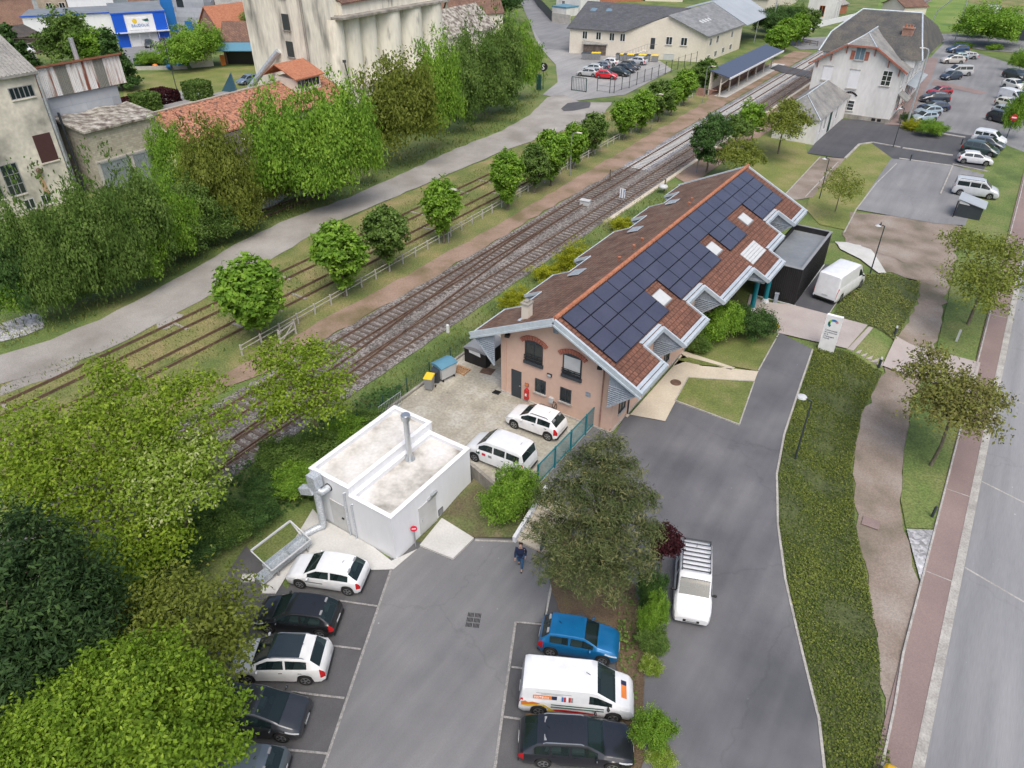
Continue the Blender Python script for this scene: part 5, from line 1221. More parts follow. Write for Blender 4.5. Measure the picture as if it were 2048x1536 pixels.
# mansard
b = MB()
e0, e1, f0, f1 = -28.2, -13.4, 127.6, 149.2
low_ = [(e0, f0, 7.5), (e1, f0, 7.5), (e1, f1, 7.5), (e0, f1, 7.5)]
mid = [(-27.6, 130.6, 9.9), (-14.6, 130.6, 9.9), (-14.6, 146, 9.9), (-27.6, 146, 9.9)]
r0, r1 = (-24.9, 136.5, 12.6), (-16.3, 136.8, 12.6)
b.add(low_ + mid + [r0, r1], [(0, 1, 5, 4), (1, 2, 6, 5), (2, 3, 7, 6), (3, 0, 4, 7), (4, 5, 9, 8), (5, 6, 9), (6, 7, 8, 9), (7, 4, 8), (3, 2, 1, 0)])
b.build('main_roof', 'slate_moss', ss)
b = MB(); b.tube([r0, r1], .14, 6); b.tube([mid[0], r0], .12, 6); b.tube([low_[0], mid[0]], .12, 6); b.tube([r1, mid[1], low_[1]], .12, 6); b.build('ridge_flashing', 'zinc', ss)
b = MB(); b.obox((-16.9, 131.5, 9.4), (1.5, .8, 3.4)); b.obox((-16.9, 131.5, 11.15), (1.7, 1.0, .15)); b.build('chimney', 'brick_far', ss)
for x in (-17.35, -16.9, -16.45): b = MB(); b.cyl(x, 131.5, 11.2, 11.6, .13, n=8); b.build('chimney_pot', 'tile_orange', ss)
uS, nS = (1, 0), (0, -1)
def sw(x, z, w_, h_, **k): return win(ss, (0, YS_), uS, nS, x, z, w_, h_, **k)
f_ = sw(-22.2, 7.3, 1.35, 1.75, frame='light_grey', glass='glass_blue')
for x in (-22.8, -20.8): b = MB(); b.box(x, YS_ - .06, 7.35, x + .55, YS_, 8.5); b.build('shutter', 'redtrim', f_)
sw(-17.75, 4.2, 1.35, 2.1, frame='white', cross=2)
for x, z, w_, h_ in ((-26.2, 4.1, 1.35, 1.95), (-22.3, 3.35, 1.4, 2.6)):
    b = MB(); b.box(x, YS_ - .03, z, x + w_, YS_, z + h_, 0); b.box(x - .1, YS_ - .12, z - .2, x + w_ + .1, YS_, z, 1); b.box(x - .05, YS_ - .1, z + h_, x + w_ + .05, YS_, z + h_ + .1, 1); b.build('blocked_window', ['white_wall', 'concrete'], ss)
sw(-22.5, .15, 1.95, 1.5, frame='white', cross=2)
b = MB()
for k in range(9):
    a0, a1 = math.pi * (.2 + .6 * k / 9), math.pi * (.2 + .6 * (k + 1) / 9) - .03
    q = [(-21.5 - r * math.cos(a), YS_ - .06, 1.55 + r * math.sin(a)) for a, r in ((a0, 1.1), (a1, 1.1), (a1, 1.38), (a0, 1.38))]; b.add(q, [(0, 1, 2, 3)]); b.add(q, [(3, 2, 1, 0)])
b.build('brick_arch', 'redtrim', ss)
for x in (-22.3, -17.6, -16.8): b = MB(); b.box(x, YS_ - .1, -.85, x + .55, YS_ - .07, -.45); b.build('cellar_vent', 'black', ss)
for y in (126.5, 131, 135, 139, 143): win(ss, (xr, 0), (0, 1), (1, 0), y, 3.8, 1.1, 1.9, frame='white', sill='concrete')
for y in (131, 135, 139, 143): win(ss, (xr, 0), (0, 1), (1, 0), y, .2, 1.2, 2.2, frame='white', sill=None)
for y in (129.5, 133.3, 137.3, 141.3): b = MB(); b.box(xr, y, .0, xr + .05, y + .5, 3); b.build('brick_pilaster', 'redtrim', ss)
b = MB(); b.slabpoly([(xr + .02, 126.4, 2.9), (xr + 1.5, 126.4, 2.0), (xr + 1.5, 129.8, 2.0), (xr + .02, 129.8, 2.9)], .12); b.build('porch_roof', 'slate_old', ss)
b = MB(); b.bar((xr + 1.3, 126.6, 1.95), (xr + .1, 126.6, .6), .1, .1); b.bar((xr + 1.3, 129.6, 1.95), (xr + .1, 129.6, .6), .1, .1); b.build('porch_bracket', 'redtrim', ss)
b = MB(); b.slabpoly([(xr + .02, 133, 3.2), (xr + 1.4, 133, 2.7), (xr + 1.4, 145, 2.7), (xr + .02, 145, 3.2)], .12); b.build('canopy', 'steel_roof', ss)
# small slate annex in front of it
t, Q = house('slate_annex', 'small cream annex with a hipped grey slate roof standing before the white station', 'annex', (-27.5, 107.2), (-21.6, 107.2), 17, 2.3, 4.7, 'hip', 'white_old', 'slate_old', ov=.3, wins=[('r', 1.2, .2, .9, 2.0), ('r', 3.4, .2, 1.1, 2.0), ('r', 6.5, -.8, 1.2, 3.0, 'dk_green', 'dk_green'), ('r', 10, .2, 1.1, 2)])
b = MB(); b.tube([Q(2.95, 2.95, 4.74), Q(2.95, 14, 4.74)], .1, 6); b.tube([Q(-.3, -.3, 2.33), Q(2.95, 2.95, 4.74), Q(6.2, -.3, 2.33)], .08, 6); b.build('ridge_flashing', 'zinc', t)
# ---------------- far side of the level crossing
house('keepers_house', 'tall white crossing keeper house with an orange door beyond the platform trees', 'house', P(1610, 42, -1), P(1664, 46, -1), 9, 7.5, 10, 'n', 'white_old', 'tile_brown', wins=[('f', 3.0, .3, 1.4, 2.6, 'orange'), ('r', 2, 3.6, 1, 1.8), ('r', 5, 3.6, 1, 1.8), ('r', 4, .2, 1, 2)])
house('garden_outbuilding', 'low orange-walled outbuilding with a grey roof beside the crossing keeper house', 'outbuilding', P(1672, 30, -1), P(1692, 26, -1), 6, 1.4, 2.6, 'u', 'tile_orange', 'fibre')
house('red_tiled_shed', 'red-tiled shed roof by the tracks beyond the station', 'shed', P(1805, 32, -1), P(1850, 30, -1), 9, 1.2, 3.0, 'u', 'cream_wall', 'tile_brown')
# terraces behind the cream hall
house('orange_terrace', 'orange brick terrace with white shutters behind the cream hall roof', 'house', P(1200, 6, -1), P(1285, 2, -1), 10, 7, 9, 'u', 'tile_orange', 'slate', wins=[('f', 2 + 3.2 * k, z, 1.4, 2) for k in range(8) for z in (.5, 3.8)])
house('white_terrace', 'white terraced house with tall windows behind the cream hall', 'house', P(1290, 2, -1), P(1365, 4, -1), 10, 6.5, 9, 'u', 'cream_wall', 'slate', wins=[('f', 2 + 3.2 * k, z, 1.4, 2) for k in range(6) for z in (.5, 3.8)])
house('red_gable_house', 'house with a long red-brown roof beyond the grey canopy', 'house', P(1452, 22, -1), P(1530, 30, -1), 10, 3, 6, 'u', 'cream_wall', 'tile_brown')
house('pink_roof_house', 'low house with a pinkish roof between the hedge and the grey canopy', 'house', P(1520, 6, -1), P(1580, 10, -1), 10, 3, 6, 'u', 'cream_wall', 'red_roof')
house('white_cottage', 'white cottage with a dark roof beside the fenced road bend', 'house', P(1112, 22, -1), P(1160, 28, -1), 9, 4, 7, 'n', 'white_old', 'slate', wins=[('f', 2.2, .5, 1, 1.4)])
house('blue_roof_store', 'low store with a blue roof behind the grey fence panels', 'store', P(1104, 30, -1), P(1132, 34, -1), 5, 1.2, 1.6, 'flat', 'white_old', 'blue_lid')
# ---------------- works and warehouses at top left
fA, fB = P(240, 96, -1), P(345, 88, -1); FH = height_at((242, 96), (224, 30)) - 1; KZ = (FH + 1) / 10.3; kz = lambda z: (z + 1) * KZ - 1
t, Q = house('blue_white_factory', 'white factory front with two blue corner bands and a small sun logo sign', 'factory', fA, fB, 20, FH, FH, 'flat', 'white_wall', 'flat_roof', ov=0)
Af, uf, nf, Lf = frame_of(fA, fB)
for s0, s1 in ((0, 2.4), (Lf - 2.6, Lf - .1)): b = MB(); wallbox(b, fA, uf, nf, s0, s1, -1, FH, 0, .12); b.build('blue_band', 'blue', t)
b = MB(); wallbox(b, fA, uf, nf, -.1, Lf + .1, FH, FH + .3, -.2, .2); b.build('parapet', 'blue', t)
b = MB(); wallbox(b, fA, uf, nf, .2, Lf + .2, 1.9, 2.05, .1, 1.2)
for k in range(4): s = 2.6 + (Lf - 5) * k / 3; wallbox(b, fA, uf, nf, s, s + .1, -1, 1.9, .9, 1.0)
b.build('awning_frame', 'light_grey', t)
b = MB(); s0 = Lf * .27; wallbox(b, fA, uf, nf, s0, s0 + Lf * .36, kz(4.3), kz(8.1), .0, .08); sg = b.build('sign_panel', 'white', t)
b = MB(); Xf = (uf.x, uf.y, 0)
o = fA[0] + uf.x * (s0 + .7) + nf.x * .1, fA[1] + uf.y * (s0 + .5) + nf.y * .1, kz(5.2)
b.text("BAUDOUX", .86, o, Xf, (0, 0, 1), sx=.85); b.build('lettering', 'blue_mid', sg)
b = MB()
for k in range(14):
    a = 2 * math.pi * k / 14; a1 = 2 * math.pi * (k + 1) / 14; c = Vector(fA) + uf * (s0 + 1.4) + nf * .1; R_ = .5
    b.add([(c.x, c.y, kz(7.0)), (c.x + uf.x * R_ * math.cos(a), c.y + uf.y * R_ * math.cos(a), kz(7.0) + R_ * math.sin(a)), (c.x + uf.x * R_ * math.cos(a1), c.y + uf.y * R_ * math.cos(a1), kz(7.0) + R_ * math.sin(a1))], [(0, 1, 2)])
b.build('sun_emblem', 'yellow', sg)
b = MB(); c = Vector(fA) + uf * (s0 + 3.6) + nf * .1; b.add([(c.x - uf.x * .7, c.y - uf.y * .7, kz(7.3)), (c.x, c.y, kz(6.7)), (c.x + uf.x * .7, c.y + uf.y * .7, kz(6.9)), (c.x + uf.x * .6, c.y + uf.y * .6, kz(7.7))], [(0, 1, 2, 3)]); b.build('leaf_emblem', 'green_paint', sg)
wa, wb = P(330, 62, -1), P(420, 66, -1)
t, Q = house('white_warehouse', 'tall pale grey warehouse with a blue roller door behind the blue-banded factory', 'warehouse', wa, wb, 26, 16, 16, 'flat', 'panel_grey', 'steel_roof', ov=0)
Aw, uw, nw, Lw = frame_of(wa, wb)
b = MB(); wallbox(b, wa, uw, nw, .6, 4.0, -1, 6.2, 0, .08); b.build('roller_door', 'blue_mid', t)
b = MB(); wallbox(b, wa, uw, nw, 5.2, 7.0, 4.5, 10.5, 0, .08); b.build('window', 'glass', t)
b = MB(); wallbox(b, wa, uw, nw, 6.2, 8.2, -1, 1.5, 0, .08); b.build('door', 'blue_mid', t)
house('grey_loading_shed', 'grey metal-roofed loading shed with an open dark bay', 'shed', P(372, 60, -1), P(432, 62, -1), 14, 5.5, 9.5, 'u', 'panel_grey', 'steel_roof', wins=[('f', .8, -1, 4.5, 4.6, 'grey', 'black')])  # bay is a black pane on the wall, its inner shade painted in
house('mossy_workshop', 'wide workshop with a mottled grey fibre-cement roof right of the loading shed', 'workshop', P(446, 66, -1), P(550, 60, -1), 22, 4, 8, 'u', 'brick_far', 'fibre', wins=[('f', 1, -1, 10, 4.2, 'blue', 'blue')])
house('brick_gable_house', 'small brick gable house with a steep orange roof and white rooflight', 'house', P(405, 88, -1), P(446, 96, -1), 12, 2.6, 6.8, 'n', 'brick_far', 'tile_orange', wins=[])
t, Q = house('garden_barn', 'old barn with a brown tiled roof and lower blue-grey sheet canopy', 'barn', P(452, 128, -1), P(556, 128, -1), 7, 3.3, 6.2, 'u', 'brick_far', 'tile_brown')
A_, u, n, L_ = frame_of(P(452, 128, -1), P(556, 128, -1)); b = MB()
q = [A_ + u * -.3 + n * 3, A_ + u * (L_ + .3) + n * 3, A_ + u * (L_ + .3), A_ + u * -.3]; b.slabpoly([(q[0].x, q[0].y, 2.0), (q[1].x, q[1].y, 2.0), (q[2].x, q[2].y, 3.2), (q[3].x, q[3].y, 3.2)], .12); b.build('lean_to_roof', 'blue_lid', t)
b = MB(); wallbox(b, A_, u, n, .5, L_ - .5, -1, 2.2, 0, .06); b.build('bay_shade_panel', 'black', t)  # black sheet on the solid wall, painted as the shade inside the bay
house('garden_shed', 'small pale garden shed with an orange door left of the old barn', 'shed', P(384, 136, -1), P(428, 132, -1), 4, 1.4, 2.1, 'lean', 'cream_wall', 'fibre', wins=[('f', 1.4, 0, .8, .9), ('f', 5.6, -1, .9, 1.9, 'orange', 'orange')])
house('long_grey_works', 'long works with a grey ridged roof and small rooflights behind the trees', 'works', P(150, 56, -1), P(240, 52, -1), 26, 6, 11, 'u', 'white_wall', 'slate_old', ov=.3)
house('white_low_works', 'long low white works with a blue roof edge between trees and blue-banded factory', 'works', P(60, 84, -1), P(236, 74, -1), 12, 4.2, 4.2, 'flat', 'white_wall', 'flat_roof', trimm='blue')
house('red_roof_hall', 'wide hall with a flat pinkish-red roof at the top left', 'hall', P(-60, 66, -1), P(80, 52, -1), 26, 6, 9, 'u', 'brick_far', 'red_roof')
house('brick_row', 'old brick workers row with white-framed windows and a dark roof at the top left', 'house', P(84, 36, -1), P(140, 34, -1), 12, 7, 11, 'u', 'stone_far', 'tile_dark', wins=[('f', 2 + 3.2 * k, z, 1.5, 2.0) for k in range(5) for z in (.6, 3.9)], chim=[(3, 6, 12, 'brick_far')])
house('blue_grey_hall', 'long hall with a light blue-grey roof at the very top left', 'hall', P(-40, 14, -1), P(84, 20, -1), 24, 8, 10, 'u', 'panel_grey', 'steel_roof')
house('brown_low_shed', 'low dark shed with white window frames behind the dark conifer', 'shed', P(18, 118, -1), P(92, 104, -1), 10, 2.5, 4, 'u', 'sleeper', 'tile_dark', wins=[('f', 4, 0, 2, 1.2), ('f', 9, 0, 2, 1.2)])
house('white_cabin', 'white flat-roofed cabin between the conifer and the corrugated block', 'cabin', P(30, 138, -1), P(80, 132, -1), 6, 1.6, 1.6, 'flat', 'white_wall', 'white')
house('north_shed', 'low red-roofed house at the top edge left of the silo tower', 'house', P(470, 12, -1), P(545, 14, -1), 12, 3.5, 6, 'u', 'brick_far', 'red_roof')
house('far_brick_house', 'brick house at the top edge between trees', 'house', P(180, 6, -1), P(300, 4, -1), 14, 8, 12, 'u', 'brick_far', 'tile_brown')
# ================= VEHICLES =================
def interp(tab, x):
    if x <= tab[0][0]: return tab[0][1]
    for (a, u), (b_, v) in zip(tab[:-1], tab[1:]):
        if x <= b_: return u + (v - u) * (x - a) / max(b_ - a, 1e-6)
    return tab[-1][1]
# x runs from the rear bumper (0) to the nose (L)
STY = {
 'hatch': dict(L=4.03, W=1.72, wb=2.57, fo=.78, top=[(0, .72), (.05, .9), (.16, 1.02), (.62, 1.40), (.95, 1.46), (1.7, 1.49), (2.3, 1.45), (3.02, 1.0), (3.3, .95), (3.75, .82), (3.95, .66), (4.03, .58)], belt=[(0, .78), (.15, .98), (1.0, .96), (3.0, .90), (3.9, .66), (4.03, .55)], rg=(.17, .62), ws=(2.32, 3.0), sg=(.62, 2.78), pil=[1.58], rf=.76),
 'small': dict(L=3.73, W=1.66, wb=2.42, fo=.7, top=[(0, .74), (.05, .95), (.14, 1.08), (.5, 1.44), (.8, 1.49), (1.6, 1.5), (2.1, 1.46), (2.75, 1.06), (3.0, 1.0), (3.5, .86), (3.66, .68), (3.73, .58)], belt=[(0, .78), (.15, 1.02), (1.0, .99), (2.8, .94), (3.6, .7), (3.73, .55)], rg=(.15, .5), ws=(2.12, 2.72), sg=(.55, 2.55), pil=[1.45], rf=.76),
 'suv': dict(L=4.41, W=1.82, wb=2.64, fo=.86, top=[(0, .78), (.05, 1.0), (.2, 1.15), (.62, 1.55), (1.0, 1.63), (1.9, 1.67), (2.5, 1.62), (3.3, 1.14), (3.6, 1.08), (4.1, .95), (4.33, .74), (4.41, .6)], belt=[(0, .85), (.2, 1.13), (1.0, 1.08), (3.3, 1.0), (4.25, .74), (4.41, .58)], rg=(.2, .6), ws=(2.52, 3.26), sg=(.75, 3.02), pil=[1.75], rf=.76),
 'wagon': dict(L=4.7, W=1.83, wb=2.81, fo=.87, top=[(0, .7), (.05, .9), (.2, 1.0), (.75, 1.36), (1.2, 1.43), (2.2, 1.46), (2.75, 1.42), (3.5, .98), (3.8, .93), (4.4, .8), (4.62, .64), (4.7, .55)], belt=[(0, .75), (.2, .95), (1.2, .93), (3.5, .88), (4.5, .66), (4.7, .52)], rg=(.22, .75), ws=(2.78, 3.46), sg=(.65, 3.2), pil=[1.3, 2.1], rf=.74),
 'mpv': dict(L=4.45, W=1.83, wb=2.73, fo=.85, top=[(0, .75), (.05, 1.0), (.15, 1.1), (.42, 1.55), (.9, 1.63), (2.0, 1.66), (2.6, 1.6), (3.6, 1.08), (3.8, 1.0), (4.2, .85), (4.38, .7), (4.45, .58)], belt=[(0, .8), (.15, 1.06), (1.0, 1.02), (3.5, .94), (4.3, .7), (4.45, .56)], rg=(.16, .42), ws=(2.62, 3.58), sg=(.5, 3.3), pil=[1.25, 2.2], rf=.76),
 'kangoo': dict(L=4.2, W=1.82, wb=2.7, fo=.82, top=[(0, .7), (.04, 1.0), (.08, 1.1), (.22, 1.72), (.4, 1.8), (1.5, 1.84), (2.5, 1.8), (2.75, 1.7), (3.35, 1.18), (3.6, 1.08), (4.0, .92), (4.15, .72), (4.2, .6)], belt=[(0, .8), (.1, 1.1), (1.0, 1.1), (3.3, 1.04), (4.05, .76), (4.2, .58)], rg=(.09, .22), ws=(2.7, 3.32), sg=(.35, 3.1), pil=[1.25, 2.1], rf=.84, pw=.14),
 'van': dict(L=4.96, W=1.92, wb=3.2, fo=.88, top=[(0, .6), (.03, 1.0), (.06, 1.2), (.16, 1.82), (.3, 1.88), (1.5, 1.9), (3.1, 1.88), (3.35, 1.8), (4.15, 1.2), (4.4, 1.1), (4.75, .95), (4.9, .75), (4.96, .6)], belt=[(0, .8), (.1, 1.15), (2.9, 1.12), (4.1, 1.05), (4.8, .8), (4.96, .58)], rg=(9, 9), ws=(3.32, 4.12), sg=(3.0, 3.98), pil=[], rf=.84, pw=.14),
 'vanwin': dict(L=4.75, W=1.9, wb=3.0, fo=.88, top=[(0, .6), (.03, 1.0), (.06, 1.15), (.2, 1.8), (.4, 1.88), (1.5, 1.9), (2.9, 1.88), (3.15, 1.8), (3.85, 1.2), (4.2, 1.1), (4.55, .95), (4.7, .75), (4.75, .6)], belt=[(0, .8), (.1, 1.12), (2.9, 1.1), (3.8, 1.03), (4.6, .8), (4.75, .58)], rg=(.07, .2), ws=(3.12, 3.82), sg=(.35, 3.65), pil=[1.6, 2.7], rf=.84, pw=.09),
 'bigvan': dict(L=5.55, W=2.07, wb=3.68, fo=.84, top=[(0, .6), (.03, 1.1), (.06, 1.5), (.14, 2.38), (.3, 2.46), (1.5, 2.48), (3.7, 2.46), (4.05, 2.32), (4.7, 1.45), (4.95, 1.28), (5.3, 1.1), (5.5, .85), (5.55, .6)], belt=[(0, .9), (.1, 1.4), (3.5, 1.35), (4.7, 1.25), (5.4, .85), (5.55, .6)], rg=(9, 9), ws=(4.05, 4.66), sg=(3.75, 4.55), pil=[], rf=.88, pw=.2),
}
def car_parts(root, style, col, dark_roof=False, rails=False, trimc=None, mirror=None, metal=0.0, far=False, plate=True):
    S = STY[style]; L, W, wb, fo = S['L'], S['W'], S['wb'], S['fo']; xf, xr_ = L - fo, L - fo - wb; Rw = .315 if L < 4.3 else .335
    if style == 'bigvan': Rw = .345
    mid = (xf + xr_) / 2; hw = W / 2; pnt = paint(col, metal)
    body_top = S.get('pw', .0)
    xs = {0, .04, .1, L, L - .04, L - .1}
    for x, _ in S['top']: xs.add(x)
    for x in (*S['sg'], *S['ws'], *S['rg']):
        if 0 < x < L: xs.add(x)
    for p in S['pil']: xs.add(p - .05); xs.add(p + .05)
    for c in (xf, xr_):
        for k in range(-5, 6): xs.add(c + k * (Rw + .06) / 5)
    x = .2
    while x < L: xs.add(round(x, 2)); x += .3
    xs = sorted(xs); q = [xs[0]]
    for x in xs[1:]:
        if x - q[-1] > .018: q.append(x)
    xs = q
    def ring(x):
        e = min(x, L - x); pl = 1 - .16 * max(0, 1 - e / .45) ** 2.2 if style not in ('van', 'bigvan', 'kangoo', 'vanwin') or x > L / 2 else 1 - .06 * max(0, 1 - e / .3) ** 2
        w_ = hw * pl; zt = interp(S['top'], x); zb = min(interp(S['belt'], x), zt - .03)
        bot = .24 if .1 < e else .3; ra = Rw + .06
        for c in (xf, xr_):
            if abs(x - c) < ra: bot = max(bot, Rw + math.sqrt(max(0, ra * ra - (x - c) ** 2)))
        hd = max(0, min(1, (zt - zb - .06) / .35))
        wr = w_ * (.86 * (1 - hd) + S['rf'] * hd); zr_ = zt - (.02 + .05 * hd)
        p1 = bot + .05; p2 = max(bot + .1, .56)
        p2 = min(p2, zb - .06) if zb - .06 > p1 else p1 + .01; p3 = max(p2 + .01, zb - .07)
        wbel = w_ * .955
        A = [(w_ * .95, bot), (w_ * .99, p1), (w_, p2), (w_ * .985, p3), (wbel, zb)]
        a, c = A[-1], (wr, zr_)
        tw = .12; A += [(a[0] + (c[0] - a[0]) * .07, a[1] + (c[1] - a[1]) * .07), (a[0] + (c[0] - a[0]) * (.86 - body_top), a[1] + (c[1] - a[1]) * (.86 - body_top)), c, (wr * .93, zt - .008 - .012 * hd), (wr * .5, zt), (0, zt + .008 * hd)]
        return A
    rings = [ring(x) for x in xs]; n = len(rings[0])
    groups = {}
    def put(g, qd):
        groups.setdefault(g, []).append(qd)
    V = lambda i, j, s: (xs[i] - mid, s * rings[i][j][0], rings[i][j][1])
    for i in range(len(xs) - 1):
        xm = (xs[i] + xs[i + 1]) / 2
        for s in (1, -1):
            for j in range(n - 1):
                qd = [V(i, j, s), V(i + 1, j, s), V(i + 1, j + 1, s), V(i, j + 1, s)]
                if s == -1: qd = qd[::-1]
                g = 'body'
                if j == 5 and S['sg'][0] < xm < S['sg'][1] and not any(abs(xm - p) < .05 for p in S['pil']):
                    k = sum(1 for p in S['pil'] if xm > p); g = ('side_window', s, k)
                elif j >= 8 - 0 and S['ws'][0] < xm < S['ws'][1]: g = ('windscreen',)
                elif j >= 8 and S['rg'][0] < xm < S['rg'][1]: g = ('rear_window',)
                elif dark_roof and j >= 8 and S['rg'][1] + .45 < xm < S['ws'][0]: g = ('sunroof',)
                elif xm < .22 and j in ((2, 3) if style not in ('van', 'vanwin', 'bigvan', 'kangoo') else (3, 4)): g = ('taillight', s)
                elif L - .62 < xm < L - .08 and j == 3 - (1 if L < 4 else 1) + 1: g = ('headlight', s)
                elif trimc and j <= 0: g = 'trim'
                put(g, qd)
    def emit(name, qs, m, par, smooth=38):
        b = MB(); idx = {}
        for qd in qs:
            f = []
            for v in qd:
                k = (round(v[0], 4), round(v[1], 4), round(v[2], 4))
                if k not in idx: idx[k] = len(b.v); b.v.append(k)
                if not f or idx[k] not in f: f.append(idx[k])
            if len(f) > 2: b.f.append(f); b.m.append(0)
        return b.build(name, m, par, smooth=smooth)
    # end caps
    body = groups.pop('body')
    for i in (0, len(xs) - 1):
        ring_ = [V(i, j, 1) for j in range(n)] + [V(i, j, -1) for j in range(n - 2, -1, -1)]
        for j in range(n - 1):
            qd = [V(i, j, -1), V(i, j, 1), V(i, j + 1, 1), V(i, j + 1, -1)]
            if i: qd = qd
            else: qd = qd[::-1]
            body.append(qd)
    emit('body', body, pnt, root)
    if 'trim' in groups: emit('sill_trim', groups.pop('trim'), trimc, root)
    for g, qs in groups.items():
        nm = g[0]; gl_ = 'car_glass' if far else 'clear_glass'; m = {'side_window': gl_, 'windscreen': gl_, 'rear_window': gl_, 'sunroof': 'car_glass', 'taillight': 'tail', 'headlight': 'lamp_glass'}[nm]
        emit(nm, qs, m, root)
    b = MB(); b.box(.25 - mid, -hw + .24, .15, L - .25 - mid, hw - .24, .6); b.build('underbody', 'black', root)
    for cx in (xf - mid, xr_ - mid):
        for s in (1, -1):
            y = s * (hw - .11); b = MB()
            b.tube([(cx, y - .1, Rw), (cx, y + .1, Rw)], Rw, 18); wh = b.build('wheel', 'rubber', root, smooth=40)
            b = MB(); yo = y + s * .101; N = 10
            b.tube([(cx, yo - s * .03, Rw), (cx, yo + s * .004, Rw)], Rw * .66, 16, 0)
            for k in range(5):
                a = k * 2 * math.pi / 5
                pts = [(cx + Rw * r * math.cos(a + da), yo + s * .006, Rw + Rw * r * math.sin(a + da)) for r, da in ((.2, .3), (.55, .22), (.6, .63), (.55, 1.03), (.2, .95))]
                b.add(pts if s < 0 else pts[::-1], [(0, 1, 2, 3, 4)], 1)
            b.build('rim', ['rim', 'black'], wh, smooth=30)
    if not far:
        sx0 = S['ws'][0] - .35 - mid
        for xx in ([sx0, sx0 - .95] if style not in ('van', 'bigvan') else [sx0]):
            for s in (1, -1):
                b = MB(); b.obox((xx, s * .38, .72), (.5, .46, .2)); b.obox((xx - .3, s * .38, 1.0), (.14, .44, .58), ax=((.96, 0, -.26), (0, 1, 0), (.26, 0, .96))); b.obox((xx - .4, s * .38, 1.33), (.1, .26, .16)); b.build('seat', 'grey', root)
        b = MB(); b.obox((S['ws'][1] - .35 - mid, 0, interp(S['belt'], S['ws'][1] - .3) - .06), (.5, W * .78, .2)); b.tube([(S['ws'][1] - .75 - mid, .38, .95), (S['ws'][1] - .7 - mid, .38, .97)], .18, 12); b.build('dashboard', 'dark_grey', root)
        for s in (1, -1):
            b = MB(); x = S['ws'][1] - .3 - mid; z = interp(S['belt'], S['ws'][1] - .3) + .06
            b.ball((x, s * (hw + .1), z), .11, 8, 0, (.6, 1, .75)); b.bar((x, s * hw * .95, z - .03), (x, s * (hw + .06), z), .05, .04)
            b.build('wing_mirror', mirror or pnt, root, smooth=50)
        b = MB(); b.box(L - .03 - mid, -hw * .42, .34, L + .012 - mid, hw * .42, .5); b.build('grille', 'black', root)
        b = MB(); b.box(-.02 - mid, -hw * .85, .24, .02 - mid, hw * .85, .4); b.build('bumper_trim', 'black', root)
        b = MB(); b.tube([(S['rg'][1] + .5 - mid if S['rg'][1] < 5 else S['ws'][0] - .3 - mid, 0, interp(S['top'], 1.2)), ((S['rg'][1] + .38 if S['rg'][1] < 5 else S['ws'][0] - .5) - mid, 0, interp(S['top'], 1.2) + .17)], .012, 4); b.build('aerial', 'black', root)
        for s in (1, -1):
            for k, xh in enumerate(([S['pil'][-1] + .12, S['pil'][-1] - .75] if S['pil'] else [S['sg'][0] + .2])):
                b = MB(); b.box(xh - mid, s * hw * .985 - .01, .86, xh + .17 - mid, s * (hw * .985) + .018 * s, .89); b.build('door_handle', pnt if not trimc else 'black', root)
        b = MB(); z = .36
        for i in (1, -1): pass
    if plate:
        b = MB(); b.box(L + .012 - mid, -.25, .4, L + .024 - mid, .25, .5); b.build('number_plate', 'light_grey', root)
        b = MB(); zz = .62 if L > 4.1 else .58; b.box(-.03 - mid, -.25, zz, -.012 - mid, .25, zz + .1); b.build('number_plate', 'light_grey', root)
    if rails:
        for s in (1, -1):
            a, c = S['rg'][1] + .25 if S['rg'][1] < 5 else .6, S['ws'][0] - .15; z = lambda x: interp(S['top'], x) + .03; b = MB()
            b.tube([(a - mid, s * hw * S['rf'] * .93, z(a) - .06), (a + .12 - mid, s * hw * S['rf'] * .93, z(a + .12)), (c - .12 - mid, s * hw * S['rf'] * .93, z(c - .12)), (c - mid, s * hw * S['rf'] * .93, z(c) - .06)], .022, 5); b.build('roof_rail', rails, root)
    return root
CARS = {}
def car(name, label, cat, style, col, pos, heading, z=None, group=None, **kw):
    key = (name, style, tuple(col), tuple(sorted(kw.items())))
    if key in CARS:
        c = copy_tree(CARS[key]); c["label"] = label
        if group: c["group"] = group
        elif "group" in c: del c["group"]
    else:
        c = thing(name, label, cat, (0, 0, 0), group); c["category"] = cat
        car_parts(c, style, col, **kw); CARS[key] = c
    c["category"] = cat
    c.location = (pos[0], pos[1], (h(*pos) if z is None else z)); c.rotation_euler = (0, 0, heading)
    return c
def by_wheels(fp, rp, style, side, z):
    """centre and heading from the photograph's near-side wheel contact points"""
    S = STY[style]; f_, r_ = Vector(P(*fp, z)), Vector(P(*rp, z)); d = (f_ - r_).normalized(); left = Vector((-d.y, d.x)); m = (f_ + r_) / 2
    return (m - left * (S['W'] / 2 - .08) if side == 'L' else m + left * (S['W'] / 2 - .08)), math.atan2(d.y, d.x)
def cw(name, label, cat, style, col, fp, rp, side, z, zz=None, **kw):
    p, a = by_wheels(fp, rp, style, side, z); return car(name, label, cat, style, col, (p.x, p.y), a, z + .05 if zz is None else zz, **kw)
WH, BK = (.72, .74, .76), (.012, .013, .015)
ZP = -1.3
grp = 'vehicles in the front car park'
v = cw('parked_car', 'white hatchback with red tail lights in the bay next to the white plant room', 'car', 'hatch', WH, (601.8, 1176.5), (698.3, 1191.3), 'L', ZP, group=grp)
v2 = cw('parked_car', 'glossy black hatchback parked between the white hatchback and the white crossover', 'car', 'hatch', BK, (539.5, 1266.5), (643.4, 1277.4), 'L', ZP, group=grp)
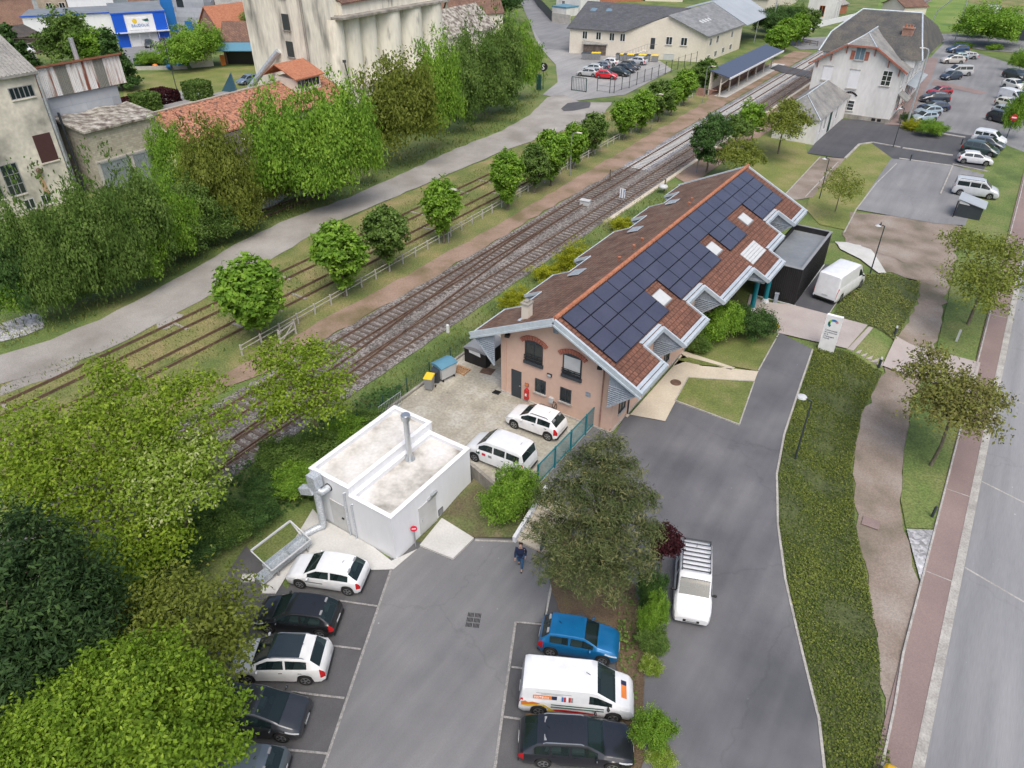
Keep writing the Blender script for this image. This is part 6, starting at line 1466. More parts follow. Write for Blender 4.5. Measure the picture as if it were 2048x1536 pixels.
v3 = cw('parked_car', 'white crossover with a black glass roof half under the leafy branches', 'car', 'suv', (.72, .73, .72), (497.9, 1367.4), (615.2, 1369.5), 'L', ZP, group=grp, dark_roof=True, rails='steel', trimc='dark_grey')
p_ = Vector(P(566.2, 1483.8, ZP)); d_ = Vector((math.cos(R(29)), math.sin(R(29)))); c_ = p_ - d_ * 1.36 + Vector((-d_.y, d_.x)) * .83
v4 = car('parked_car', 'dark grey people carrier facing out, beside the white crossover', 'car', 'mpv', (.045, .05, .056), (c_.x, c_.y), R(29), ZP + .05, group=grp, metal=.4)
p_ = Vector(P(585, 1508, -.5)); c_ = p_ + Vector((math.cos(R(212)), math.sin(R(212)))) * 2.1 + Vector((math.sin(R(212)), -math.cos(R(212)))) * -.6
v5 = car('parked_car', 'blue-grey car cut off by the bottom edge of the photo', 'car', 'hatch', (.14, .17, .19), (c_.x, c_.y), R(212), ZP + .05, group=grp, metal=.5)
v6 = cw('parked_car', 'bright blue small hatchback on the right side of the car park', 'car', 'small', (.01, .15, .36), (1206, 1330), (1098, 1312), 'R', ZP, group=grp, metal=.3)
v7 = cw('work_van', 'white heating engineer van with orange flames and red-and-green lettering on its side', 'van', 'van', WH, (1219, 1443.7), (1082.4, 1430.4), 'R', ZP, group=grp, mirror='black')
v8 = cw('parked_car', 'black estate car with chrome roof rails beside the lettered van', 'car', 'wagon', (.014, .016, .022), (1222, 1543), (1086.9, 1534.3), 'R', ZP, group=grp, rails='steel')
# the work van's lettering (local frame: +x forward, right side faces -y)
S = STY['van']; mid = S['L'] - S['fo'] - S['wb'] / 2; hw = S['W'] / 2
def side_txt(body, x, z, size, m, sx=1.0, dy=0.02, par=None, name='lettering'):
    b = MB(); yy = -(hw * .985 + dy); b.text(body, size, (x, yy, z), (1, 0, 0), (0, 0, 1), sx=sx); return b.build(name, m, par)
def decal(x0, x1, z0, z1, m, par, dy=.012, name='side_decal', pts=None):
    b = MB(); yy = -(hw + dy)
    if pts: b.add([(x, yy, z) for x, z in pts], [tuple(range(len(pts)))])
    else: b.quad((x0, yy, z0), (x1, yy, z0), (x1, yy, z1), (x0, yy, z1))
    return b.build(name, m, par)
bd = [c for c in v7.children if c.name.startswith('body')][0]; ORG[bd] = Vector((0, 0, 0))
x0 = -mid
def slanted(xa, xb, za, zb, m, body=None, tx=None, ts=.1, sx=1):
    # plate just proud of the upper side, which leans in
    zz = [za, zb]; y_ = lambda z: -(hw * .985 - max(0, z - 1.08) * .19 + .014)
    b = MB(); b.quad((xa, y_(za), za), (xb, y_(za), za), (xb, y_(zb), zb), (xa, y_(zb), zb)); o = b.build('side_decal', m, bd)
    if body:
        b = MB(); b.text(body, ts, (xa + .04, y_(za + .03) - .006, za + .03), (1, 0, 0), (0, (y_(zb) - y_(za)) / (zb - za), 1), sx=sx); b.build('lettering', tx, bd)
    return o
slanted(x0 + .62, x0 + 1.42, 1.26, 1.46, 'orange', 'POITEVIN', 'white', .17, .86)
slanted(x0 + 1.42, x0 + 1.64, 1.26, 1.46, 'navy')
for k, m_ in enumerate(('blue_mid', 'red', 'white', 'red', 'grey')): slanted(x0 + 1.84 + k * .1, x0 + 1.92 + k * .1, 1.2, 1.46, m_)
slanted(x0 + .75, x0 + 2.25, 1.58, 1.6, 'grey'); slanted(x0 + .95, x0 + 1.9, 1.52, 1.54, 'grey')
decal(x0 + 1.4, x0 + 3.65, .93, 1.0, 'green_paint', bd); decal(x0 + 1.4, x0 + 3.65, .76, .84, 'green_paint', bd)
decal(0, 0, 0, 0, 'orange', bd, pts=[(x0 + .12, 1.02), (x0 + .12, .78), (x0 + .42, .74), (x0 + .7, .83), (x0 + .95, .98), (x0 + .6, 1.06), (x0 + .42, 1.0), (x0 + .3, 1.1)])
decal(0, 0, 0, 0, 'yellow', bd, dy=.016, pts=[(x0 + .14, .8), (x0 + .42, .72), (x0 + .9, .86), (x0 + 1.25, .72), (x0 + 1.3, .66), (x0 + 1.22, .5), (x0 + 1.6, .5), (x0 + 1.1, .93), (x0 + .5, .86)])
decal(0, 0, 0, 0, 'red', bd, pts=[(x0 + 1.3, .5), (x0 + 1.3, .6), (x0 + 1.9, .68), (x0 + 3.0, .62), (x0 + 3.55, .5)])
b = MB(); xb, xe = x0 + 4.38, x0 + 4.62; zf = lambda x: interp(S['top'], x - x0) + .012
b.quad((xb, -.42, zf(xb)), (xe, -.42, zf(xe)), (xe, .2, zf(xe)), (xb, .2, zf(xb)), 0); b.quad((xb, .2, zf(xb)), (xe, .2, zf(xe)), (xe, .42, zf(xe)), (xb, .42, zf(xb)), 1)
b.build('bonnet_decal', ['orange', 'navy'], bd)
b = MB(); sl__ = (zf(xe) - zf(xb)) / (xe - xb); b.text('POITEVIN', .17, (xe - .06, -.4, zf(xe) + .018), (0, 1, 0), (-1, 0, -sl__), sx=.82); b.build('lettering', 'white', bd)
# light writing on the first hatchback and the yard van
b = MB(); b.box(.0, STY['hatch']['W'] / 2 - .01, .63, .95, STY['hatch']['W'] / 2 + .006, .67); bb = [c for c in v.children if c.name.startswith('body')][0]; ORG[bb] = Vector((0, 0, 0)); b.build('side_strip', 'dark_grey', bb)
# driveway van with roof rack
p0, p1 = Vector(P(1378, 1262, -1.1)), Vector(P(1384, 1108, -1.1)); dd = (p0 - p1).normalized(); pc = p0 - dd * (4.4 / 2 + .05)
v9 = car('delivery_van', 'white compact van with a slatted roof rack on the driveway beside the hedge', 'van', 'kangoo', WH, (pc.x, pc.y), math.atan2(dd.y, dd.x), h(pc.x, pc.y) + .07, mirror='black')
m9 = STY['kangoo']; md = m9['L'] - m9['fo'] - m9['wb'] / 2
b = MB()
for k in range(8): x = .35 + k * .29 - md; b.bar((x, -.68, 1.98), (x, .68, 1.98), .06, .03)
for s in (-.68, .68): b.bar((.3 - md, s, 1.98), (2.45 - md, s, 1.98), .04, .05)
for x in (.4, 1.3, 2.3):
    for s in (-.66, .66): b.bar((x - md, s, 1.8), (x - md, s, 1.98), .05, .04)
b.build('roof_rack', 'dark_grey', v9)
v10 = cw('parked_car', 'white mini crossover with black roof rails and wheel arches by the pink gable', 'car', 'small', (.78, .79, .8), (1029.8, 856.8), (1094.3, 880.3), 'L', 0.03, zz=.03, rails='black', trimc='black')
v11 = cw('passenger_van', 'white windowed passenger van with small door logos on the yard above the retaining wall', 'van', 'kangoo', WH, (954.5, 923.9), (1022.9, 951.2), 'L', 0.03, zz=.03, trimc='dark_grey')
yk = STY['kangoo']['W'] / 2; bb = [c for c in v11.children if c.name.startswith('body')][0]; ORG[bb] = Vector((0, 0, 0))
for x0_, m_ in ((.95, 'dk_green'), (.55, 'red_sign'), (.12, 'grey')):
    b = MB(); b.box(x0_, yk, .78, x0_ + .24, yk + .008, .95); b.build('door_logo', m_, bb)
pc = Vector(P(1645, 606, 0)); a_ = R(78); d_ = Vector((math.cos(a_), math.sin(a_))); pc = pc + d_ * 2.85
v12 = car('delivery_van', 'tall white panel van parked beside the black annex', 'van', 'bigvan', WH, (pc.x, pc.y), a_, h(pc.x, pc.y) + .12, mirror='black')
pc = Vector(P(1803, 1548, -.6))
car('parked_car', 'yellow car cut off at the bottom right on the pink pavement', 'car', 'small', (.75, .45, .01), (pc.x + .15, pc.y - 1.9), R(92), -.9, far=True)
# ---- station car parks
c5 = lambda x, y: (1600 + x / 4.571, y / 4.571)
g1 = 'cars in the station car park'
ZS = -1.0
def far(lbl, style, col, fp, rp, side, conv=c5, gp=g1, cat='car', name='parked_car', **kw):
    return cw(name, lbl, cat, style, col, conv(*fp), conv(*rp), side, ZS, zz=-.93, far=True, group=gp, **kw)
far('silver-white hatchback nearest the bottom of the row by the grass verge', 'hatch', (.6, .62, .66), (1700, 1525), (1475, 1500), 'R')
far('dark green estate beside the silver-white hatchback by the verge', 'mpv', (.035, .06, .06), (1735, 1445), (1510, 1405), 'R')
far('dark blue-grey car half hidden behind the dark green estate', 'hatch', (.08, .1, .13), (1790, 1385), (1590, 1350), 'R')
far('white boxy van at the far end of the row by the verge', 'kangoo', (.68, .72, .76), (1785, 1345), (1600, 1310), 'R')
f3 = lambda x, y: (1448 + x / 3.413, y / 3.413)
far('silver camper van with dark side windows alone on the grass behind the bike shelter', 'vanwin', (.5, .53, .56), (1820, 1370), (1585, 1335), 'R', conv=f3, cat='van', name='camper_van', rails='dark_grey')
WL = [('pale silver coupe in the bay next to the yellow-flowered hedge', 'hatch', (.3, .38, .44), (1090, 1128), (1225, 1118)), ('light blue hatchback second from the hedge by the station', 'hatch', (.28, .36, .42), (1120, 1070), (1262, 1066)),
      ('navy estate third from the hedge by the station', 'wagon', (.03, .045, .09), (1165, 1030), (1305, 1028)), ('black and blue off-roader next to the red car', 'suv', (.02, .03, .05), (1135, 945), (1335, 952)),
      ('red hatchback beside the station paving', 'hatch', (.33, .02, .03), (1215, 888), (1375, 880)), ('dark blue hatchback nearest to the pink crossing band', 'hatch', (.03, .045, .07), (1350, 742), (1460, 732)),
      ('silver people van beside the dark blue hatchback', 'vanwin', (.42, .43, .44), (1390, 700), (1530, 700)), ('beige off-roader with a tall boxy body', 'suv', (.42, .4, .37), (1328, 588), (1470, 592)),
      ('pale blue car behind the beige off-roader', 'hatch', (.3, .42, .45), (1390, 560), (1510, 560)), ('silver-grey estate near the far hedge', 'wagon', (.33, .35, .38), (1450, 545), (1580, 548)), ('dark blue car furthest from the camera by the hedge', 'suv', (.02, .05, .12), (1400, 490), (1500, 490))]
for lb, stl, cl, fp, rp in WL: far(lb, stl, cl, fp, rp, 'L')
ER = [('black off-roader with pale roof in the right row, nearest the no-entry sign', 'suv', (.015, .018, .025), (1885, 1150), (1725, 1108)), ('silver-blue hatchback behind the black off-roader, right row', 'hatch', (.36, .42, .46), (1900, 1085), (1760, 1045)),
      ('cream small car between the white van and the silver-blue hatchback', 'small', (.6, .6, .52), (1925, 1008), (1785, 975)), ('white panel van in the right row', 'van', (.7, .73, .76), (1985, 965), (1800, 908)),
      ('white off-roader above the white panel van', 'suv', (.68, .68, .64), (1970, 838), (1858, 806)), ('dark green old off-roader at the top of the right row', 'suv', (.03, .04, .035), (1990, 742), (1862, 712))]
for lb, stl, cl, fp, rp in ER: far(lb, stl, cl, fp, rp, 'R', cat='van' if stl == 'van' else 'car')
far('white car at the right edge beyond the dark green off-roader', 'hatch', (.6, .62, .65), (2130, 625), (2030, 600), 'R')
c6 = lambda x, y: (1120 + x / 5.12, 60 + y / 5.12)
g2 = 'cars in the fenced yard car park'
for lb, stl, cl, fp, rp, sd in [('silver hatchback nearest the green gate', 'hatch', (.42, .43, .44), (212, 478), (328, 488), 'L'), ('bright red hatchback in the fenced yard', 'hatch', (.55, .01, .02), (522, 512), (402, 502), 'R'),
      ('pale silver-blue car behind the silver hatchback', 'hatch', (.45, .5, .52), (270, 432), (372, 440), 'L'), ('slate blue small car behind the red one', 'small', (.14, .18, .24), (370, 405), (460, 412), 'L'),
      ('dark green hatchback right of the red one', 'hatch', (.02, .035, .035), (632, 482), (540, 468), 'R'), ('black saloon in the middle of the fenced yard', 'hatch', (.02, .022, .028), (702, 448), (590, 430), 'R'),
      ('dark grey car behind the black saloon', 'hatch', (.05, .055, .065), (745, 415), (640, 398), 'R'), ('white small car beside the grey bins', 'small', (.68, .7, .72), (432, 368), (545, 380), 'L'), ('silver hatchback alone by the yellow-lidded bins', 'hatch', (.45, .48, .52), (715, 352), (832, 366), 'L')]:
    far(lb, stl, cl, fp, rp, sd, conv=c6, gp=g2)
idn = lambda x, y: (x, y)
far('dark car parked in front of the white factory wall', 'hatch', (.03, .04, .05), (306, 97), (308, 90), 'L', conv=idn, gp='cars by the factory')
far('maroon pickup at the right corner of the factory front', 'suv', (.1, .05, .05), (336, 96), (338, 89), 'L', conv=idn, gp='cars by the factory')
far('blue-grey car on the lane behind the long tiled shed', 'hatch', (.14, .2, .28), (487, 172), (518, 165), 'L', conv=idn, gp=None)
far('white car behind the green garden fence', 'small', (.6, .65, .68), (342, 124), (365, 121), 'L', conv=idn, gp=None)
# ================= VEGETATION =================
def leaves(name, m, blobs, n, size, parent=None, seed=0, clump=.38, per=26, shell=.62, lump=.22, needle=False, flat=False, org=None, aspect=.55, up=.45, vmix=.6):
    """a crown as thousands of small leaf faces gathered in clumps through the ellipsoids' volume"""
    g = np.random.default_rng(seed)
    bl = np.array(blobs, float); wt = np.cbrt(bl[:, 3] * bl[:, 4] * bl[:, 5]) ** 2; wt /= wt.sum()
    nc = max(4, n // per)
    bi = g.choice(len(bl), nc, p=wt)
    d = g.normal(size=(nc, 3)); d /= np.linalg.norm(d, axis=1)[:, None]
    d[:, 2] = np.where(d[:, 2] < -.35, -d[:, 2] * .6, d[:, 2])
    r = np.where(g.random(nc) < shell, g.uniform(.82, 1.0, nc), np.cbrt(g.random(nc)) * .85)
    ph = g.uniform(0, 6.28, 6)
    r = r * (1 + lump * (np.sin(d[:, 0] * 4.1 + ph[0]) * np.sin(d[:, 1] * 3.7 + ph[1]) + .6 * np.sin(d[:, 2] * 7 + ph[2] + d[:, 0] * 5)))
    cc = bl[bi, :3] + d * r[:, None] * bl[bi, 3:6]
    cv = g.random(nc)
    li = g.integers(0, nc, n)
    sg = clump * np.array([1, 1, .7])
    p = cc[li] + g.normal(size=(n, 3)) * sg * .55
    out = d[li]
    nr = out * .55 + np.array([0, 0, up]) + g.normal(size=(n, 3)) * .55
    nr /= np.linalg.norm(nr, axis=1)[:, None]
    t = g.normal(size=(n, 3)); t -= nr * (t * nr).sum(1)[:, None]; t /= np.linalg.norm(t, axis=1)[:, None]
    b_ = np.cross(nr, t)
    s = size * g.uniform(.6, 1.3, n)[:, None]
    q = np.stack([p - t * s, p - b_ * s * aspect + nr * s * .12, p + t * s, p + b_ * s * aspect + nr * s * .12], 1).reshape(-1, 3)
    v = np.clip(cv[li] * vmix + g.random(n) * (1 - vmix), 0, 1)
    return leafmesh(name, m, q, v, parent, org if org is not None else (bl[:, 0].mean(), bl[:, 1].mean(), (bl[:, 2] - bl[:, 5]).min()))
def leafmesh(name, m, q, v, parent, org):
    n = len(v); off = ORG[parent] if parent is not None else Vector(org)
    q = q - np.array(off)
    me = bpy.data.meshes.new(name)
    me.vertices.add(n * 4); me.vertices.foreach_set("co", q.astype(np.float32).ravel())
    me.loops.add(n * 4); me.loops.foreach_set("vertex_index", np.arange(n * 4, dtype=np.int32))
    me.polygons.add(n); me.polygons.foreach_set("loop_start", np.arange(0, n * 4, 4, dtype=np.int32))
    a = me.attributes.new("v", 'FLOAT', 'FACE'); a.data.foreach_set("value", v.astype(np.float32))
    me.materials.append(G[m]); me.update(calc_edges=True)
    o = bpy.data.objects.new(name, me); COL.objects.link(o)
    if parent is not None: o.parent = parent
    else: o.location = off
    ORG[o] = off
    return o
def trunk(parent, base, fork, tips, r0, m='bark', seed=0, name='trunk'):
    rnd = random.Random(seed); b = MB(); base, fork = Vector(base), Vector(fork)
    b.tube([base - Vector((0, 0, .2)), base + (fork - base) * .5 + Vector((rnd.uniform(-.1, .1), rnd.uniform(-.1, .1), 0)), fork], [r0, r0 * .8, r0 * .62], 8)
    for t in tips:
        t = Vector(t); mid = fork + (t - fork) * .5 + Vector((rnd.uniform(-.3, .3), rnd.uniform(-.3, .3), .25))
        b.tube([fork, mid, t], [r0 * .5, r0 * .3, r0 * .08], 6)
        for _ in range(3):
            e = mid + (t - fork).length * .35 * Vector((rnd.uniform(-1, 1), rnd.uniform(-1, 1), rnd.uniform(-.2, .7))); b.tube([mid, e], [r0 * .22, r0 * .05], 5)
    return b.build(name, m, parent, smooth=60)
def tips(blobs, k, seed=0):
    rnd = random.Random(seed); o = []
    for i in range(k):
        B = blobs[i % len(blobs)]; o.append((B[0] + rnd.uniform(-.6, .6) * B[3], B[1] + rnd.uniform(-.6, .6) * B[4], B[2] + rnd.uniform(-.2, .7) * B[5]))
    return o
def tree(name, label, base, blobs, n, size, lf, r0=.16, bark='bark', seed=0, k=7, fork=None, group=None, cat='tree', **kw):
    z0 = h(base[0], base[1]); t = thing(name, label, cat, (base[0], base[1], z0), group)
    B = [(base[0] + b_[0], base[1] + b_[1], z0 + b_[2], b_[3], b_[4], b_[5]) for b_ in blobs]
    lowz = min(b_[2] - b_[5] for b_ in B); fk = fork or (base[0], base[1], max(z0 + .8, lowz + .3))
    trunk(t, (base[0], base[1], z0), fk, tips(B, k, seed), r0, bark, seed)
    leaves('crown', lf, B, n, size, t, seed, **kw)
    return t
# ---- the row of pruned limes along the platform (four shapes, copied)
protos = []
for k, (rx, rz, lf) in enumerate(((1.45, 1.95, 'lf_lime'), (1.4, 2.05, 'lf_lime'), (1.5, 1.8, 'lf_bush'), (1.25, 2.0, 'lf_lime'))):
    protos.append(tree('lime_tree', 'x', (-100 + k * 8, -100), [(0, 0, 1.0 + rz, rx, rx, rz), (.1, 0, 1.0 + rz * .55, rx * .66, rx * .66, rz * .7), (0, 0, 1.1, .45, .45, .8)], 7800, .14, lf, .13, seed=20 + k, clump=.26, per=22, lump=.07, shell=.75))
row = [(520, 680, 516, 0, 1.32), (690, 592, 442, 1, 1.25), (778, 542, 415, 2, 1.1), (887, 486, 354, 1, 1.1), (1014, 420, 300, 3, 1.15), (1068, 385, 290, 2, 1), (1102, 372, 258, 0, 1.05), (1148, 338, 246, 3, 1), (1184, 312, 226, 2, 1), (1246, 280, 196, 0, 1.1), (1282, 266, 178, 1, 1.05), (1316, 244, 162, 2, 1.05), (1342, 232, 160, 3, 1), (1366, 212, 136, 1, 1.15), (1405, 184, 118, 2, 1.2),
       (1546, 118, 50, 1, 1.25), (1568, 104, 34, 0, 1.2), (1592, 92, 26, 3, 1.2), (1606, 86, 18, 2, 1.2)]
where = ['nearest the camera at the end of the white fence', 'second from the camera, just behind the platform fence', 'third from the camera, darker and rounder', 'standing behind the first platform lamp post', 'fifth from the camera along the fence', 'slim and dark, right after the fifth', 'seventh from the camera along the fence', 'next to the second lamp head along the fence', 'ninth along the fence, dark and leaning crown', 'tenth along the fence, opposite the gravel lane end',
         'eleventh along the fence, bright crown', 'twelfth along the fence near the fenced yard', 'slim pale one, thirteenth along the fence', 'fourteenth along the fence, tall and dark', 'last before the platform shelter', 'first beyond the platform shelter, a dark cone', 'second beyond the platform shelter', 'third beyond the platform shelter', 'last beyond the platform shelter by the crossing']
for i, ((bx, by, ty, k, s), wl) in enumerate(zip(row, where)):
    x, y = Pg(bx, by); H_ = height_at((bx, by), (bx, ty)); pr_ = protos[k]
    o = pr_ if i == (0, 1, 2, 4)[k] else copy_tree(pr_)
    ph = (1.0 + 2 * (1.95, 2.05, 1.8, 2.0)[k]); f_ = H_ / ph
    o.location = (x, y, -1); w_f = .88 if i < 5 else 1.0; o.scale = (f_ * s * w_f, f_ * s * w_f, f_); o.rotation_euler = (0, 0, i * 1.3)
    o['label'] = 'lime tree ' + wl; o['category'] = 'tree'; o['group'] = 'lime trees along the platform'
# ---- bushes and scrub: copied from a few shapes
BP = []
for k, (lf, n, sz) in enumerate((('lf_bush', 26000, .062), ('lf_lime', 26000, .062), ('lf_dark', 24000, .062), ('lf_olive', 20000, .06), ('lf_yellow', 14000, .055), ('lf_flower', 12000, .07))):
    g_ = random.Random(k + 3); bl = [(0, 0, 1.3, 1.6, 1.6, 1.45)] + [(g_.uniform(-.9, .9), g_.uniform(-.9, .9), g_.uniform(.7, 1.6), 1.0, 1.0, 1.0) for _ in range(4)]
    o = leaves('shrub', lf, bl, n, sz, None, 60 + k, clump=.3, per=60, lump=.3, org=(0, 0, 0)); BP.append([o, False])
gs = 'wild bushes along the old mill'
BD = []
for o_, _ in BP:
    a_ = np.zeros(len(o_.data.vertices) * 3, np.float32); o_.data.vertices.foreach_get('co', a_); BD.append(a_.reshape(-1, 3)[::97].astype(float))
_cf, _cr, _cu = np.array(_fw), np.array(_rt), np.array(_up)
def bpx(bx, by, ty, wd, k, lb, i, group=None, fit=True):
    """a bush standing where the photograph shows its foot (bx,by), its top (ty) and its width"""
    x, y = Pg(bx, by); d = Vector((x, y)).normalized(); dp = .6 if group == gs else .9
    rot = math.atan2(-d.x, d.y) + (math.pi if i % 2 else 0); A = BD[k]; sx = wd / F * math.hypot(x, y, HC) / 2 / 1.7; sz = sx
    for _ in range(7):
        z0 = h(x, y) - .1; c, s_ = math.cos(rot), math.sin(rot); X = A[:, 0] * sx; Y = A[:, 1] * sx * dp
        Q = np.column_stack([x + X * c - Y * s_, y + X * s_ + Y * c, z0 + A[:, 2] * sz - HC]); f_ = Q @ _cf
        u_ = 1024 + F * (Q @ _cr) / f_; v_ = 768 - F * (Q @ _cu) / f_; u0, u1 = np.percentile(u_, [3, 97]); v0, v1 = np.percentile(v_, [3, 97])
        sx *= max(.6, min(1.6, wd / (u1 - u0))) ** .8
        q0, q1 = Vector(P(bx, v1, z0)), Vector(P(bx, by - 3, z0)); x += (q1.x - q0.x) * .8; y += (q1.y - q0.y) * .8
        sz *= max(.55, min(1.7, max(8, (by - 3) - ty) / max(4, v1 - v0)))
        if u0 + u1: uu = (u0 + u1) / 2; q0, q1 = Vector(P(uu, by, z0)), Vector(P(bx, by, z0)); x += (q1.x - q0.x) * .7; y += (q1.y - q0.y) * .7
        sz = max(sz, .18)
    return bush(lb, x, y, k, sx, sz, rot, group=group, sy=sx * dp)
def bush(label, x, y, k, sx, sz, rot=0, name='shrub', cat='shrub', group=None, z=None, sy=None):
    p = BP[k]
    o = p[0] if not p[1] else p[0].copy()
    if p[1]: COL.objects.link(o)
    p[1] = True
    o.location = (x, y, (h(x, y) if z is None else z) - .1); o.scale = (sx, sy or sx, sz); o.rotation_euler = (0, 0, rot)
    tag(o, label, cat, group); 
    if not group and 'group' in o: del o['group']
    return o
wild = [  # foot px, top py, width px, kind, label
 (15, 598, 470, 120, 2, 'darker bush at the very left edge below the mill'), (75, 588, 434, 130, 0, 'wild bush below the mill windows'), (145, 572, 418, 130, 0, 'wild bush under the rusty pipe stain'), (210, 545, 392, 130, 0, 'tall wild bush at the corner of the mill'), (270, 515, 372, 120, 0, 'wild bush before the left louvred door'), (325, 488, 374, 110, 1, 'wild bush before the right louvred door'), (372, 470, 376, 100, 0, 'wild bush at the right end of the louvred doors'),
 (60, 606, 520, 150, 1, 'low bramble-like bush nearest the pebble pile'), (165, 582, 490, 140, 0, 'low spreading bush second along the stony siding'), (250, 548, 462, 130, 1, 'low bush third along the stony siding'), (330, 508, 432, 130, 0, 'low bush fourth along the stony siding'), (405, 470, 400, 120, 0, 'low spreading bush at the bend of the stony ground'), (465, 445, 378, 100, 3, 'low yellow-green bush at the end of the stony ground'),
 (347, 362, 264, 84, 1, 'bright round bush right of the block shed'), (436, 408, 264, 120, 3, 'olive-green open bush before the shed rooflights'), (524, 402, 335, 90, 3, 'low yellow-green bush under the olive-green one'), (396, 422, 322, 80, 5, 'white-flowering elder bush beside the olive bush'),
 (575, 366, 214, 140, 1, 'large bright green bush hiding the shed eave, left half'), (668, 360, 202, 140, 1, 'large bright green bush hiding the shed eave, right half'), (722, 330, 232, 60, 1, 'green bush at the right foot of the shed'), (600, 376, 300, 130, 0, 'low bush in front of the big bright pair'),
 (795, 275, 134, 125, 3, 'tall olive tree-like bush below the silo cells'), (868, 246, 108, 90, 1, 'green bush beside the tall olive one below the silo'), (752, 282, 212, 60, 1, 'low green bush before the silo podium'), (905, 228, 120, 90, 0, 'dark green bush below the last silo cell'), (955, 200, 84, 90, 0, 'dense bush between silo and barn'),
 (1000, 180, 66, 80, 0, 'dense green bush in front of the barn wall'), (1035, 158, 58, 70, 1, 'tall pale-topped bush next to the road fork'), (980, 205, 140, 90, 0, 'lower bush in front of the barn')]
for i, (bx, by, ty, wd, k, lb) in enumerate(wild):
    bpx(bx, by, ty, wd, k, lb, i, gs)
# shrubs between the plant room, the car park and the track
for i, (bx, by, ty, wd, k, lb) in enumerate([(1025, 1030, 945, 92, 1, 'round clipped bright green bush below the retaining wall'), (600, 985, 925, 90, 1, 'glossy green shrub behind the plant room corner'), (650, 930, 868, 90, 0, 'green shrub left of the plant room roof'), (700, 885, 835, 80, 1, 'bright shrub by the wire fence end'), (735, 862, 822, 60, 0, 'small shrub touching the green wire fence'),
       (545, 1000, 935, 90, 2, 'dark shrub second row behind the plant room'), (500, 1060, 1000, 90, 2, 'dark shrub above the bare earth bank'), (440, 1085, 1020, 100, 0, 'green shrub between bank and railway'), (385, 1130, 1055, 110, 2, 'dark shrub at the foot of the acacias'), (330, 1165, 1085, 110, 2, 'deep green shrub beside the conifer'), (560, 940, 880, 80, 0, 'shrub under the flowering acacia stems'), (355, 1160, 1120, 60, 0, 'low round shrub near the olive tree'), (290, 1200, 1130, 90, 2, 'dark shrub at the foot of the black-green conifer'),
       (1305, 1212, 1150, 50, 2, 'dark leafy shrub at the top of the hedge'), (1308, 1258, 1195, 50, 1, 'clipped hedge block beside the roof-rack van'), (1306, 1305, 1250, 52, 0, 'grey-green hedge block with a few white flowers'), (1303, 1350, 1308, 40, 5, 'white-flowering low shrub in the hedge strip'), (1306, 1492, 1425, 70, 1, 'round bright green shrub beside the black estate car'), (1322, 1540, 1495, 52, 5, 'white-flowering shrub at the bottom end of the hedge')]):
    bpx(bx, by, ty, wd, k, lb, i)
for i, (bx, by, ty, wd, lb) in enumerate([(1035, 625, 578, 60, 'yellow-topped shrub by the chimney end of the railway eave'), (1096, 562, 532, 55, 'small yellow-green shrub second along the railway eave'), (1152, 545, 490, 64, 'tall yellow-green shrub third along the railway eave'), (1245, 462, 436, 44, 'yellow-green shrub near the far half of the railway eave')]):
    bpx(bx, by, ty, wd, 4, lb, i, 'yellow-green shrubs along the railway eave')
for (bx, by, ty, wd, k, lb) in [(1440, 672, 612, 80, 1, 'large rounded green shrub by the glazed entrance'), (1395, 702, 665, 46, 0, 'small green shrub under the notch of the eave'), (1510, 668, 622, 74, 2, 'dark spreading shrub beside the pink plaza'), (1480, 630, 610, 34, 2, 'small dark shrub under the porch'), (1432, 330, 228, 90, 2, 'x')][:4]:
    bpx(bx, by, ty, wd, k, lb, bx)
for bx, by, lb in ((1478, 645, 'yellow flowers between the two entrance shrubs'), (1549, 662, 'yellow flowers at the corner of the plaza and lawn')):
    x, y = Pg(bx, by); tag(leaves('flowers', 'petal_yellow', [(x, y, .35, .3, .3, .45)], 420, .06, None, bx, clump=.12), lb, 'flowers')
for i, (bx, by, ty, wd, k, lb) in enumerate([(1828, 262, 240, 40, 4, 'yellow-flowered low hedge, left part, by the station car park'), (1865, 268, 243, 48, 1, 'green low hedge, right part, by the station car park'), (1813, 245, 228, 22, 2, 'small dark shrub at the foot of the tall lamp'), (1990, 72, 18, 120, 1, 'big rounded green bush behind the road signs'), (1955, 66, 40, 60, 2, 'dark bush left of the road signs'), (2045, 70, 40, 60, 1, 'bush at the right edge beyond the road'), (1990, 100, 92, 28, 1, 'small clipped hedge block by the road'), (1928, 96, 85, 30, 1, 'long clipped hedge block by the far parked cars'), (2045, 250, 180, 60, 1, 'green hedge at the right edge beside the right car row'),
       (2045, 135, 105, 40, 1, 'green shrub at the right edge near the far car'), (1592, 46, 14, 40, 0, 'tall hedge left of the crossing keeper house'), (1560, 52, 18, 70, 2, 'dark hedge beyond the grey canopy'), (1545, 62, 26, 60, 2, 'dark hedge nearest to the grey canopy'),
       (520, 68, 22, 66, 0, 'green tree-like bush left of the silo tower'), (385, 118, 58, 100, 1, 'bright tree-like bush in front of the brick gable house'), (300, 128, 106, 50, 1, 'small bush behind the green garden fence'), (985, 24, -20, 90, 2, 'dark tree mass behind the tiled house'), (50, 40, 24, 30, 0, 'x')][:17]):
    bpx(bx, by, ty, wd, k, lb, i)
